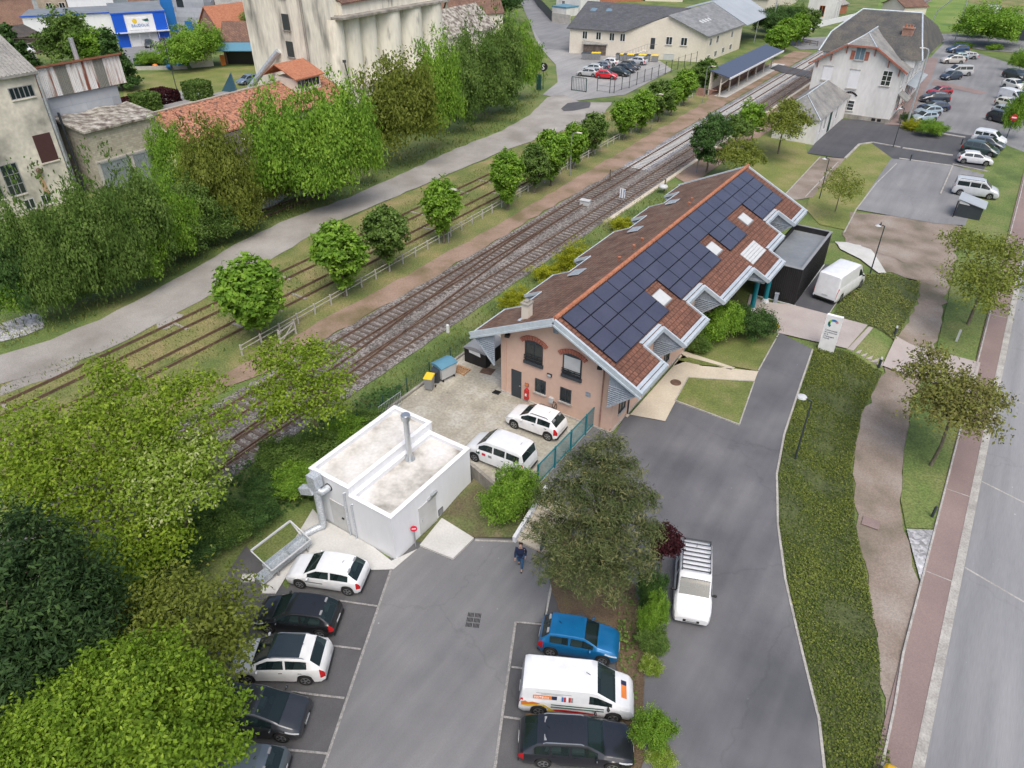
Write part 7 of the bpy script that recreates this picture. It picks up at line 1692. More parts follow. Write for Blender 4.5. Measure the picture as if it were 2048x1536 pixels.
# clipped blocks and purple hedges by the shed
for (bx, by, ty, wd, lf, lb) in [(296, 220, 187, 36, 'lf_bush', 'clipped square green hedge block left of the shed ridge'), (399, 198, 163, 36, 'lf_bush', 'clipped square green hedge block right of the purple hedges'), (262, 214, 197, 34, 'lf_purple', 'purple hedge just behind the corrugated block'), (320, 204, 182, 50, 'lf_purple', 'purple hedge between the two green blocks')]:
    x, y = P(bx, by, -1); hh = height_at((bx, by), (bx, ty)); w_ = wd / F * math.hypot(x, y, HC) / 2; g_ = np.random.default_rng(bx); n = 2600
    p = g_.uniform(-1, 1, (n, 3)); ax = g_.integers(0, 3, n); p[np.arange(n), ax] = np.sign(p[np.arange(n), ax]) * g_.uniform(.9, 1, n)
    p = p * np.array([w_, w_, hh / 2]) + np.array([x, y, -1 + hh / 2]); t_ = g_.normal(size=(n, 3)); t_ /= np.linalg.norm(t_, axis=1)[:, None]; u_2 = g_.normal(size=(n, 3)); u_2 = np.cross(t_, u_2); u_2 /= np.linalg.norm(u_2, axis=1)[:, None]; s_ = .22
    q = np.stack([p - t_ * s_, p - u_2 * s_ * .6, p + t_ * s_, p + u_2 * s_ * .6], 1).reshape(-1, 3)
    tag(leafmesh('hedge', lf, q, g_.random(n), None, (x, y, -1)), lb, 'hedge')
# ---- trees of the foreground
def pxtree(name, label, base, lf, blobs_px, n, size, r0, bark='bark', seed=0, zb=None, k=8, group=None, cat='tree', **kw):
    """blobs given as (px, py, radius px, centre height, vertical/horizontal ratio)"""
    bx, by = P(base[0], base[1], zb if zb is not None else -1.0); z0 = h(bx, by); B = []
    for px, py, rp, zc, ra in blobs_px:
        X, Y = P(px, py, zc); rr = rp / F * math.sqrt(X * X + Y * Y + (HC - zc) ** 2); B.append((X - bx, Y - by, zc - z0, rr, rr, rr * ra))
    return tree(name, label, (bx, by), B, n, size, lf, r0, bark, seed, k, group=group, cat=cat, **kw)
pxtree('walnut_tree', 'large bright green tree filling the bottom left corner', (215, 1600), 'lf_bright', [(260, 1390, 85, 6.8, .7), (320, 1360, 65, 6.4, .7), (370, 1420, 75, 5.8, .6), (170, 1440, 90, 6.3, .6), (100, 1500, 90, 5.8, .6), (290, 1500, 110, 6.2, .7), (400, 1490, 48, 5.2, .6), (20, 1560, 85, 5, .7), (225, 1345, 40, 6.4, .7), (435, 1430, 32, 4.8, .5)], 70000, .085, .3, seed=5, zb=-1.2, clump=.42, per=85, shell=.7, lump=.34, up=.3)
pxtree('dark_conifer', 'huge very dark green conifer at the left edge', (70, 1420), 'lf_conifer', [(60, 1200, 120, 5.5, 1.0), (130, 1260, 110, 4.5, 1.0), (40, 1340, 140, 3.5, 1.0), (10, 1120, 80, 6.5, 1.0), (170, 1330, 80, 2.5, 1.0), (60, 1430, 110, 2.0, .8)], 46000, .13, .3, seed=6, clump=.42, per=20, shell=.8, aspect=.35, up=.2, lump=.3)
pxtree('young_tree', 'sparse olive-brown tree with visible twigs behind the black hatchback', (400, 1320), 'lf_olive', [(380, 1230, 100, 4.0, .6), (300, 1230, 60, 3.6, .6), (460, 1220, 60, 3.6, .6), (420, 1300, 80, 3.0, .6), (340, 1170, 50, 4.5, .6), (460, 1290, 50, 3.0, .6)], 7500, .1, .14, seed=7, zb=-1.3, clump=.5, per=14, shell=.35, k=14)
ga = 'acacias by the railway'
pxtree('acacia_tree', 'feathery acacia at the left edge over the rails', (110, 1110), 'lf_acacia', [(70, 900, 85, 5.5, .7), (40, 960, 90, 4.5, .7), (120, 960, 90, 4.8, .7), (60, 840, 50, 6.5, .7), (160, 880, 55, 6, .7), (100, 1040, 70, 3.5, .8)], 10500, .1, .16, 'bark_pale', seed=8, clump=.5, per=16, shell=.45, k=12, group=ga)
pxtree('acacia_tree', 'tallest yellow-green acacia between the two left ones', (280, 1120), 'lf_acacia', [(240, 780, 60, 7.5, .8), (200, 840, 60, 6.8, .8), (300, 860, 70, 6.5, .8), (340, 790, 50, 7, .7), (400, 780, 50, 6.8, .7), (430, 840, 55, 6, .7), (250, 920, 70, 5.3, .8), (210, 740, 30, 8, .7), (180, 1000, 70, 4, .8)], 12000, .1, .18, 'bark_pale', seed=9, clump=.5, per=16, shell=.45, k=14, group=ga)
pxtree('flowering_acacia', 'acacia covered in creamy white flowers beside the rails', (385, 1080), 'lf_flower', [(300, 880, 60, 6.0, .7), (350, 930, 75, 5.2, .8), (400, 910, 55, 5.4, .7), (290, 960, 65, 4.8, .8), (380, 980, 60, 4.2, .8), (320, 1010, 60, 3.8, .8)], 13000, .1, .17, 'bark_pale', seed=10, clump=.45, per=16, shell=.5, k=10, group=ga)
pxtree('acacia_tree', 'airy acacia with several leaning pale stems right of the flowering one', (638, 885), 'lf_acacia', [(560, 720, 60, 5.6, .6), (630, 720, 60, 5.8, .6), (590, 780, 60, 4.8, .6), (530, 790, 40, 4.6, .6), (670, 770, 45, 4.8, .6), (640, 820, 50, 3.6, .6), (560, 830, 40, 3.6, .6)], 8500, .1, .12, 'bark_pale', seed=11, clump=.45, per=14, shell=.4, k=14, group=ga)
for i, (bx, by, tx, ty) in enumerate(((600, 895, 560, 800), (650, 890, 668, 790), (612, 890, 610, 780))):
    pass
pxtree('acacia_tree', 'low dense acacia growth between the conifer and the rails', (230, 1180), 'lf_acacia', [(200, 1080, 80, 3.6, .8), (270, 1090, 70, 3.2, .8), (150, 1130, 60, 3, .8), (320, 1080, 60, 2.8, .8), (250, 1150, 60, 2, .8)], 7500, .1, .12, 'bark_pale', seed=12, clump=.45, per=16, shell=.5, k=10, group=ga)
# pine
px_, py_ = P(1195, 1165, -.8); PT = thing('pine_tree', 'broad dark pine with pale candle tips standing between the car park and the driveway', 'pine', (px_, py_, h(px_, py_)))
B = []
for a, c, r_, z_, ra in [(1215, 905, 42, 7.2, .8), (1170, 940, 55, 6.2, .6), (1240, 950, 50, 6.2, .6), (1130, 990, 52, 5.2, .5), (1210, 1010, 70, 5.2, .6), (1275, 1000, 45, 5, .5), (1100, 1060, 45, 4, .5), (1170, 1080, 75, 3.8, .55), (1250, 1070, 65, 4, .5), (1120, 1130, 55, 3, .5), (1200, 1150, 65, 2.6, .5), (1265, 1130, 50, 2.8, .5), (1095, 1000, 25, 5, .5), (1305, 1060, 28, 4, .5)]:
    X, Y = P(a, c, z_); rr = r_ / F * math.sqrt(X * X + Y * Y + (HC - z_) ** 2); B.append((X, Y, z_, rr, rr, rr * ra))
trunk(PT, (px_, py_, h(px_, py_)), (px_, py_, 3.2), [b_[:3] for b_ in B], .24, 'bark', 3)
leaves('crown', 'lf_pine', B, 42000, .11, PT, 31, clump=.26, per=26, shell=.55, aspect=.16, up=.6, lump=.3)
pxtree('purple_plum_tree', 'small purple-leaved tree between pine and roof-rack van', (1318, 1160), 'lf_purple', [(1330, 1075, 24, 2.6, .9), (1342, 1092, 18, 2.2, .9), (1322, 1098, 18, 2.2, .9)], 5200, .07, .06, seed=14, zb=-.8, clump=.25, k=4)
# ---- street trees on the right
gt = 'young street trees beside the pink pavement'
pxtree('street_tree', 'brownish-green street tree above the grass verge, nearest the camera', (1860, 932), 'lf_brown', [(1890, 770, 55, 4.2, .6), (1840, 750, 42, 4.2, .6), (1940, 790, 55, 4.0, .6), (1880, 820, 60, 3.4, .6), (1950, 840, 48, 3.2, .6), (1860, 710, 30, 4.8, .6), (1980, 800, 30, 3.6, .6)], 7500, .11, .12, seed=15, clump=.5, per=12, shell=.4, k=16, group=gt)
pxtree('street_tree', 'yellow-green street tree overhanging the pavement, further along', (1935, 650), 'lf_young', [(1960, 500, 48, 4.8, .6), (2010, 510, 48, 4.6, .6), (1940, 560, 50, 4.0, .6), (2000, 570, 55, 3.8, .6), (1920, 480, 30, 4.8, .6), (2045, 550, 40, 3.8, .6), (1965, 600, 40, 3.2, .6)], 9000, .11, .13, seed=16, clump=.5, per=12, shell=.4, k=16, group=gt)
pxtree('young_tree', 'thin olive young tree on the lawn beside the gravel path', (1670, 424), 'lf_young', [(1682, 355, 30, 3, .7), (1700, 375, 26, 2.6, .7), (1665, 375, 24, 2.6, .7), (1690, 395, 24, 2, .7)], 2600, .1, .06, seed=17, clump=.4, per=12, shell=.4, k=8)
pxtree('maple_tree', 'round olive-green tree before the slate-roofed annex', (1556, 308), 'lf_young', [(1575, 235, 30, 4.0, .8), (1600, 245, 24, 3.6, .8), (1555, 245, 24, 3.6, .8), (1580, 215, 20, 4.6, .8), (1575, 265, 26, 3, .7)], 6500, .15, .13, seed=18, clump=.45, per=18, k=8)
gl = 'dark trees between station path and rails'
pxtree('lime_tree', 'dark green tree furthest right of the three by the rails', (1503, 280), 'lf_lime', [(1503, 236, 26, 3.2, 1.2), (1500, 250, 26, 2.4, 1)], 5500, .16, .12, seed=19, clump=.35, group=gl)
pxtree('lime_tree', 'dense dark tree nearest the tiled roof ridge', (1412, 345), 'lf_dark', [(1420, 268, 30, 4, 1.1), (1408, 290, 26, 3, 1.1), (1432, 250, 22, 4.8, 1), (1415, 315, 20, 1.6, 1)], 8000, .15, .14, seed=20, clump=.35, group=gl)
pxtree('lime_tree', 'smaller green tree between the two dark ones', (1468, 300), 'lf_bush', [(1465, 258, 24, 3, 1.1), (1480, 262, 18, 2.8, 1.1)], 4500, .15, .1, seed=21, clump=.35, group=gl)
pxtree('olive_shrub_tree', 'olive low spreading tree at the far gable of the main building', (1480, 345), 'lf_young', [(1480, 300, 34, 2.2, .6), (1450, 310, 26, 1.9, .6), (1500, 320, 30, 1.7, .6), (1470, 325, 26, 1.4, .6)], 6000, .13, .08, seed=22, clump=.4)
# ---- trees of the upper left
pxtree('willow_tree', 'large soft green tree behind the corrugated block', (140, 118), 'lf_bush', [(135, 70, 34, 5, 1), (110, 90, 30, 3, 1), (160, 95, 30, 3, 1), (140, 50, 20, 8, .9), (125, 105, 30, 2, .8)], 8500, .32, .3, seed=23, clump=.8)
pxtree('garden_tree', 'green tree between the soft tree and the dark conifer', (190, 125), 'lf_lime', [(190, 90, 26, 3.5, 1), (200, 110, 24, 1.8, 1), (175, 105, 22, 2, 1)], 5000, .3, .2, seed=24, clump=.7)
def spire(label, base, top, wpx, n, sz, seed):
    x, y = P(*base, -1); H_ = height_at(base, top); w_ = wpx / F * math.hypot(x, y, HC) / 2; t = thing('spruce_tree', label, 'conifer', (x, y, -1))
    trunk(t, (x, y, -1), (x, y, H_ * .8), [(x, y, H_ - 1.2)], .22, 'bark', seed)
    leaves('crown', 'lf_dark', [(x, y, -1 + H_ * f_, w_ * (1.02 - f_) + .2, w_ * (1.02 - f_) + .2, H_ * .13) for f_ in (.12, .25, .38, .5, .62, .74, .86)], n, sz, t, seed, clump=.6, shell=.6)
spire('dark spruce leaning over the hedge blocks right of the corrugated sheets', (245, 180), (212, 50), 60, 6500, .3, 25)
spire('dark conifer at the top left behind the mill roof', (40, 140), (8, 45), 64, 6000, .35, 26)
# ---- ground cover, counted by nobody
def scatter(name, m, poly, dens, size, lift=.06, seed=0, label=None, cat=None, jit=.12, mode='leaf', excl=None, sizes=None, hgt=.0):
    g = np.random.default_rng(seed); x0, x1 = min(p[0] for p in poly), max(p[0] for p in poly); y0, y1 = min(p[1] for p in poly), max(p[1] for p in poly)
    N = int((x1 - x0) * (y1 - y0) * dens); pts = g.uniform((x0, y0), (x1, y1), (N, 2))
    px = np.array(poly); ins = np.zeros(N, bool); n_ = len(px)
    for i in range(n_):
        a, c = px[i], px[(i + 1) % n_]; cond = (a[1] > pts[:, 1]) != (c[1] > pts[:, 1])
        with np.errstate(divide='ignore', invalid='ignore'): xi = (c[0] - a[0]) * (pts[:, 1] - a[1]) / (c[1] - a[1]) + a[0]
        ins ^= cond & (pts[:, 0] < xi)
    pts = pts[ins]; n = len(pts)
    nz = np.array([noise.noise(Vector((p[0] * .45 + seed, p[1] * .45, 0))) for p in pts]); keep = g.random(n) < np.clip(.75 + nz * 1.2, .1, 1); pts = pts[keep]; nz = nz[keep]; n = len(pts)
    z = np.array([h(p[0], p[1]) for p in pts]) + lift + g.random(n) * jit + np.clip(nz, 0, 1) * hgt; c = np.column_stack([pts, z])
    s = size * g.uniform(.6, 1.4, n)[:, None]
    if mode == 'leaf':
        nr = g.normal(size=(n, 3)) * .45 + np.array([0, 0, 1.0]); nr /= np.linalg.norm(nr, axis=1)[:, None]; t = g.normal(size=(n, 3)); t -= nr * (t * nr).sum(1)[:, None]; t /= np.linalg.norm(t, axis=1)[:, None]; b_ = np.cross(nr, t)
        q = np.stack([c - t * s, c - b_ * s * .7, c + t * s, c + b_ * s * .7], 1)
    else:
        a = g.uniform(0, 6.28, n); t = np.column_stack([np.cos(a), np.sin(a), np.zeros(n)]); u3 = np.column_stack([g.normal(size=(n, 2)) * .35, np.ones(n)])
        q = np.stack([c - t * s * .22, c + t * s * .22, c + t * s * .1 + u3 * s, c - t * s * .1 + u3 * s], 1)
    v = np.clip(.45 + nz * .45 + g.normal(size=n) * .3, 0, 1)
    o = leafmesh(name, m, q.reshape(-1, 3), v, None, (0, 0, 0)); return tag(o, label, cat, kind='stuff')
scatter('ivy_cover', 'lf_ivy', BED, 360, .05, seed=1, hgt=.1)
scatter('ivy_cover', 'lf_grass', BED2, 200, .06, seed=2, hgt=.12)
scatter('tall_grass', 'lf_grass', PZ([(690, 400), (800, 345), (1000, 262), (1060, 225), (1100, 150), (1070, 120), (1060, 190), (960, 240), (840, 290), (720, 340), (560, 420), (560, 445)]), 10, .22, 0, 3, mode='blade')
scatter('tall_grass', 'lf_grass', PZ([(0, 700), (100, 672), (200, 632), (300, 580), (400, 525), (560, 440), (600, 395), (560, 400), (440, 465), (300, 535), (200, 590), (60, 640), (0, 640)]), 14, .2, 0, 4, mode='blade')
scatter('siding_weeds', 'lf_grass', [(-54.5, 12), (-52, 30), (-54, 60), (-54, 110), (-46.5, 120), (-44, 60), (-44.5, 12)], 22, .12, 0, 5, mode='blade')
scatter('bank_weeds', 'lf_grass', [(-32.6, 10), (-32.0, 40), (-32.4, 80), (-25.5, 82), (-25.2, 46), (-28.4, 43), (-28.4, 26), (-29, 10)], 26, .15, 0, 6, mode='blade')
scatter('brambles', 'lf_bush', PZ([(0, 625), (120, 615), (250, 560), (330, 500), (460, 440), (600, 375), (720, 330), (700, 300), (560, 350), (420, 400), (260, 460), (0, 520)]), 30, .11, 0, 7, hgt=.9, jit=.5)
scatter('lawn_grass', 'lf_grass', [(-14.5, 24.6), (-8.6, 23.2), (-6.6, 21.4), (-8, 20.6), (-13, 22.6)], 6, .08, 0, 8, mode='blade')
scatter('hedge_underplanting', 'lf_bush', [(-9.2, 23.4), (-8.1, 23.3), (-6.0, 19.0), (-3.0, 12.5), (-3.8, 12.2), (-6.9, 19.0)], 60, .08, 0, 9, hgt=.4, jit=.3)
scatter('bank_undergrowth', 'lf_dark', [(-32, 8), (-32.3, 18), (-31, 30), (-28.6, 30), (-27, 24), (-27, 19), (-28, 14), (-27, 8)], 40, .12, 0, 10, hgt=.6, jit=.4)
# ================= STREET FURNITURE AND SMALL THINGS =================
def Z0(x, y): return h(x, y)
# ---- platform fence: concrete posts, two rails
t = thing('platform_fence', 'long white post-and-rail fence between the pruned limes and the platform path', 'fence', (-43.2, 28, -1))
fx = lambda y: -43.0 - (y - 30) * .0315
pb = None; ys = lines([(27, 123, 1.92)])
for i, y in enumerate(ys):
    if pb is None:
        b = MB(); b.obox((0, 0, .5), (.11, .11, 1.0)); ORG[t] = Vector((0, 0, 0)); pb = b.build('post', 'concrete', t); ORG[t] = Vector((-43.2, 28, -1)); o = pb
    else: o = pb.copy(); COL.objects.link(o); o.parent = t
    o.location = (fx(y) + 43.2, y - 28, 0); o.rotation_euler = (0, 0, random.uniform(-.1, .1))
for z in (-.45, -.1):
    b = MB()
    for a, c in zip(ys[:-1], ys[1:]): b.bar((fx(a), a, z + random.uniform(-.02, .02)), (fx(c), c, z), .045, .06)
    b.build('rail', 'concrete', t)
t = thing('wooden_gate', 'pale wooden gate panel at the near end of the platform fence', 'gate', (*P(580, 672, -1), -1))
a, c = Vector(P(562, 690, -1)), Vector(P(592, 668, -1)); b = MB()
for q in (a, c): b.bar((q.x, q.y, -1), (q.x, q.y, .35), .12, .12)
for z in (-.5, .1): b.bar((a.x, a.y, z), (c.x, c.y, z), .06, .1)
b.bar((a.x, a.y, -.9), (c.x, c.y, .1), .05, .08); b.build('frame', 'concrete', t)
# ---- wire fence with green posts along the yard
t = thing('wire_fence', 'green wire mesh fence with green posts along the railway side of the yard', 'fence', (-28.2, 34, -1))
ys = lines([(24.5, 46, 2.4)])
for y in ys: b = MB(); b.tube([(-28.25, y, -.8), (-28.25, y, 1.25)], .035, 6); b.build('post', 'dk_green', t)
b = MB()
for k in range(9): b.tube([(-28.25, 24.5, -.3 + k * .18), (-28.25, 46, -.3 + k * .18)], .007, 3)
for k in range(120): y = 24.5 + 21.5 * k / 119; b.tube([(-28.25, y, -.3), (-28.25, y, 1.15)], .006, 3)
b.build('mesh', 'dk_green', t)
# teal railing between yard and driveway
t = thing('teal_railing', 'teal steel railing with vertical bars between the yard and the driveway', 'railing', (-15.95, 30, 0))
y0, y1 = 26.4, 33.9
for y in lines([(y0, y1, 1.9)]): b = MB(); b.bar((-15.95, y, -.2), (-15.95, y, 1.62), .09, .09); b.build('post', 'teal', t)
b = MB(); b.bar((-15.95, y0, 1.55), (-15.95, y1, 1.55), .06, .06); b.bar((-15.95, y0, .2), (-15.95, y1, .2), .06, .05); b.build('rail', 'teal', t)
b = MB(); n = 58
for k in range(n): y = y0 + (y1 - y0) * k / n; b.bar((-15.95, y, .2), (-15.95, y, 1.55), .025, .025)
b.build('bars', 'teal', t)
b = MB(); b.bar((-17.9, 25.0, 0), (-17.9, 25.0, 1.0), .06, .06); tag(b.build('fence_post', 'dk_green'), 'single green post at the wall beside the passenger van', 'post')
# crowd barrier
t = thing('crowd_barrier', 'grey steel crowd barrier standing between wall and plant room', 'barrier', (-27.3, 26.5, 0))
b = MB(); a, c = (-27.7, 25.9), (-27.65, 28.0)
for z in (.2, 1.1): b.tube([(a[0], a[1], z), (c[0], c[1], z)], .02, 6)
for k in range(15): y = a[1] + (c[1] - a[1]) * k / 14; b.tube([(a[0], y, .2), (a[0], y, 1.1)], .01 if k % 14 else .02, 5)
for y in (26.2, 27.7): b.bar((a[0] - .3, y, .05), (a[0] + .3, y, .05), .05, .03); b.bar((a[0], y, .05), (a[0], y, .2), .03, .03)
b.build('frame', 'galv', t)
# ---- bins, pallet, compost/bike box
def wheelie(label, x, y, body, lid, rot=0, z=0.03, s=1.0, grp=None):
    t = thing('wheelie_bin', label, 'bin', (x, y, z), grp); cz = math.cos(rot), math.sin(rot)
    T = lambda p: (x + (p[0] * cz[0] - p[1] * cz[1]) * s, y + (p[0] * cz[1] + p[1] * cz[0]) * s, z + p[2] * s)
    b = MB(); lo = [(-.24, -.27, .1), (.24, -.27, .1), (.24, .24, .1), (-.24, .24, .1)]; hi = [(-.29, -.36, 1.0), (.29, -.36, 1.0), (.29, .33, 1.0), (-.29, .33, 1.0)]
    b.add([T(p) for p in lo + hi], [(3, 2, 1, 0), (4, 5, 6, 7), (0, 1, 5, 4), (1, 2, 6, 5), (2, 3, 7, 6), (3, 0, 4, 7)]); b.build('body', body, t)
    b = MB(); hi2 = [(-.31, -.39, 1.0), (.31, -.39, 1.0), (.31, .38, 1.05), (-.31, .38, 1.05)]; hi3 = [(p[0] * .92, p[1] * .92, p[2] + .07) for p in hi2]
    b.add([T(p) for p in hi2 + hi3], [(3, 2, 1, 0), (4, 5, 6, 7), (0, 1, 5, 4), (1, 2, 6, 5), (2, 3, 7, 6), (3, 0, 4, 7)]); b.build('lid', lid, t)
    if s == 1.0:
        for sx in (-.3, .3): b = MB(); c = T((sx, .28, .1)); d = T((sx * 1.15, .28, .1)); b.tube([c, d], .1, 10); b.build('wheel', 'rubber', t)
    return t
bx, by = P(860, 778, 0); wheelie('grey wheelie bin with a yellow lid by the low yard wall', bx, by, 'grey', 'yellow', R(20), s=1.0)
bx, by = P(872, 765, 0); wheelie('dark grey wheelie bin with a blue-grey lid behind the yellow-lidded one', bx, by + .1, 'dark_grey', 'anthracite', R(20), s=1.0)
bx, by = P(890, 755, 0)
t = thing('dumpster', 'large pale grey four-wheeled rubbish container with a blue lid by the yard wall', 'dumpster', (bx, by, 0.03))
b = MB(); lo = [(-.6, -.45, .25), (.6, -.45, .25), (.6, .45, .25), (-.6, .45, .25)]; hi = [(-.7, -.55, 1.2), (.7, -.55, 1.2), (.7, .55, 1.2), (-.7, .55, 1.2)]
rt = R(78); T = lambda p: (bx + p[0] * math.cos(rt) - p[1] * math.sin(rt), by + p[0] * math.sin(rt) + p[1] * math.cos(rt), .03 + p[2])
b.add([T(p) for p in lo + hi], [(3, 2, 1, 0), (4, 5, 6, 7), (0, 1, 5, 4), (1, 2, 6, 5), (2, 3, 7, 6), (3, 0, 4, 7)]); b.build('body', 'light_grey', t)
b = MB(); N = 6
for k in range(N):
    f0, f1 = -.6 + 1.2 * k / N, -.6 + 1.2 * (k + 1) / N; zz = lambda f: 1.2 + .2 * math.cos(f / .6 * 1.4)
    b.add([T((-.74, f0, zz(f0))), T((.74, f0, zz(f0))), T((.74, f1, zz(f1))), T((-.74, f1, zz(f1))), T((-.74, f0, 1.18)), T((.74, f0, 1.18)), T((.74, f1, 1.18)), T((-.74, f1, 1.18))], [(0, 1, 2, 3), (0, 4, 5, 1), (3, 2, 6, 7), (0, 3, 7, 4), (1, 5, 6, 2)])
b.build('lid', 'blue_lid', t)
for sx in (-.5, .5):
    for sy in (-.38, .38): b = MB(); c = T((sx, sy, .1)); d = T((sx + .05, sy, .1)); b.tube([c, d], .1, 10); b.build('wheel', 'rubber', t)
b = MB(); b.quad(T((.68, -.2, .85)), T((.68, .2, .85)), T((.7, .2, 1.1)), T((.7, -.2, 1.1))); b.build('sticker', 'red', t)
bx, by = P(922, 742, 0); t = thing('pallet', 'wooden pallet lying beside the rubbish container', 'pallet', (bx, by, .03)); b = MB()
for k in range(7): b.obox((bx - .5 + k * .17, by, .16), (.1, .8, .02))
for k in (-.35, 0, .35): b.obox((bx, by + k, .09), (1.15, .1, .1))
b.build('boards', 'wood', t)
bx, by = P(955, 715, 0)
t = thing('black_storage_box', 'black slatted storage shelter with a curved grey lid beside the pink building', 'storage box', (-25.6, 35.5, 0.03))
cx, cy = P(962, 722, 0); L_, W_, H_ = 2.5, 1.9, 1.25; b = MB(); b.box(cx - W_ / 2, cy - .7, .03, cx + W_ / 2, cy - .62, H_); b.box(cx - W_ / 2, cy - .62, .03, cx - W_ / 2 + .08, cy + 1.5, H_); b.box(cx + W_ / 2 - .08, cy + .4, .03, cx + W_ / 2, cy + 1.5, H_); b.box(cx - W_ / 2, cy + 1.5, .03, cx + W_ / 2, cy + 1.58, H_)
b.box(cx + W_ / 2 - .08, cy - .62, .03, cx + W_ / 2, cy - .2, H_); b.box(cx - W_ / 2 + .08, cy - .6, .03, cx + W_ / 2 - .1, cy + 1.5, .1); b.build('side_panel', 'black_clad', t)
b = MB(); N = 8
for k in range(N):
    f0, f1 = -1 + 2 * k / N, -1 + 2 * (k + 1) / N; zz = lambda f: H_ + .28 * (1 - f * f)
    b.add([(cx + f0 * 1.02, cy - .8, zz(f0)), (cx + f1 * 1.02, cy - .8, zz(f1)), (cx + f1 * 1.02, cy + 1.65, zz(f1)), (cx + f0 * 1.02, cy + 1.65, zz(f0)), (cx + f0 * 1.02, cy - .8, H_ - .02), (cx + f1 * 1.02, cy - .8, H_ - .02)], [(0, 1, 2, 3), (0, 4, 5, 1)])
b.build('lid', 'grey', t)
b = MB(); b.quad((cx - .5, cy - .715, .95), (cx + .5, cy - .715, .85), (cx + .45, cy - .715, 1.2), (cx - .55, cy - .715, 1.3)); b.build('label_panel', 'white', t)
b = MB(); q = P(975, 742, .04); b.obox((q[0], q[1], .05), (.9, .8, .03), R(10)); tag(b.build('manhole_cover', 'rust'), 'rusty square cover in the yard beside the black storage shelter', 'cover')
b = MB(); q = P(993, 786, .04)
for k in range(3): b.bar((q[0] - .25, q[1] - .15 + k * .15, .09), (q[0] + .25, q[1] - .1 + k * .15, .09), .05, .08)
tag(b.build('boot_scraper', 'black'), 'small black metal grate lying by the corner of the pink gable', 'grate')
# ---- drain and manhole in the car park
b = MB(); q = P(947, 1242, -1.3)
dl = (Vector(lane1) - Vector(lane0)).normalized(); dn = Vector((-dl.y, dl.x))
for i in range(3):
    for j in range(2):
        c = Vector(q) + dl * (i - 1) * .3 + dn * (j - .5) * .36
        for k in range(5): e = c + dn * (k - 2) * .065; b.obox((e.x, e.y, -1.3 + 2 * LV + .012), (.24, .035, .012), math.atan2(dl.y, dl.x))
tag(b.build('drain_grate', 'black', base=(q[0], q[1], -1.25)), 'dark grid drain set in the middle of the car park lane', 'drain')
b = MB(); q = Pg(1351, 768); b.cyl(q[0], q[1], Z0(*q) + 4 * LV, Z0(*q) + 4 * LV + .02, .38, n=20); tag(b.build('manhole_cover', 'rust'), 'round brown manhole cover in the beige entrance paving', 'cover')
b = MB(); q = Pg(1741, 1048); b.obox((q[0], q[1], Z0(*q) + .1), (.9, .75, .02), .05); tag(b.build('manhole_cover', 'pink_walk'), 'square reddish cover in the sandy path', 'cover')
# ---- red prohibition sign at the plant room, red-white post
sx, sy = -19.62, 19.75; t = thing('prohibition_sign', 'small round red sign on a grey post against the plant room wall', 'sign', (sx, sy, -1.3))
b = MB(); b.tube([(sx, sy, -1.3), (sx, sy, .0)], .045, 8); b.build('post', 'grey', t)
b = MB(); nn = Vector((.62, -.75, .1)).normalized(); c = Vector((sx, sy, .1)); b.tube([c, c + nn * .03], .19, 20, 0); b.build('disc', 'red_sign', t)
b = MB(); X = Vector((.75, .62, 0)).normalized(); c2 = c + nn * .035; b.bar(tuple(c2 - X * .11), tuple(c2 + X * .11), .008, .05); b.build('symbol_bar', 'white', t)
# ---- totem sign
tA, tB = Vector(Pg(1638, 698)), Vector(Pg(1664, 705)); ut = Vector((1, .03)).normalized(); tC = (tA + tB) / 2; zt = h(tC.x, tC.y)
t = thing('totem_sign', 'tall white leaning-looking totem sign with a multicoloured arc logo beside the plaza', 'sign', (tC.x, tC.y, zt))
W_, H_, D_ = 1.12, 2.98, .28; nt_ = Vector((ut.y, -ut.x)); b = MB(); b.obox((tC.x, tC.y, zt + H_ / 2), (W_, D_, H_), math.atan2(ut.y, ut.x)); body = b.build('panel', 'white', t)
def tp(u_, z_, d_=.006): q = tC + ut * u_ + nt_ * (D_ / 2 + d_); return (q.x, q.y, zt + z_)
for a0, a1, m_ in ((200, 235, 'teal'), (160, 200, 'green_paint'), (120, 160, 'lime'), (75, 120, 'blue_mid'), (50, 75, 'cyan'), (25, 50, 'salmon')):
    if m_ == 'lime' and m_ not in G: G['lime'] = plain('lime', (.25, .55, .05), .5); G['cyan'] = plain('cyan', (.02, .3, .6), .5); G['salmon'] = plain('salmon', (.75, .2, .15), .5)
    if m_ in ('cyan', 'salmon') and m_ not in G: pass
    b = MB(); N = 4
    for k in range(N):
        p0_, p1_ = R(a0 + (a1 - a0) * k / N), R(a0 + (a1 - a0) * (k + 1) / N)
        b.quad(*[tp(.02 + r * math.cos(a), 2.35 + r * math.sin(a)) for r, a in ((.2, p0_), (.37, p0_), (.37, p1_), (.2, p1_))][::-1])
    b.build('logo_arc', m_, body)
for k, s in enumerate(('Communauté', 'de communes', 'de la', 'Champagne', 'Picarde')):
    b = MB(); b.text(s, .155, tp(-.42, 1.75 - k * .17), (ut.x, ut.y, 0), (0, 0, 1)); b.build('lettering', 'navy', body)
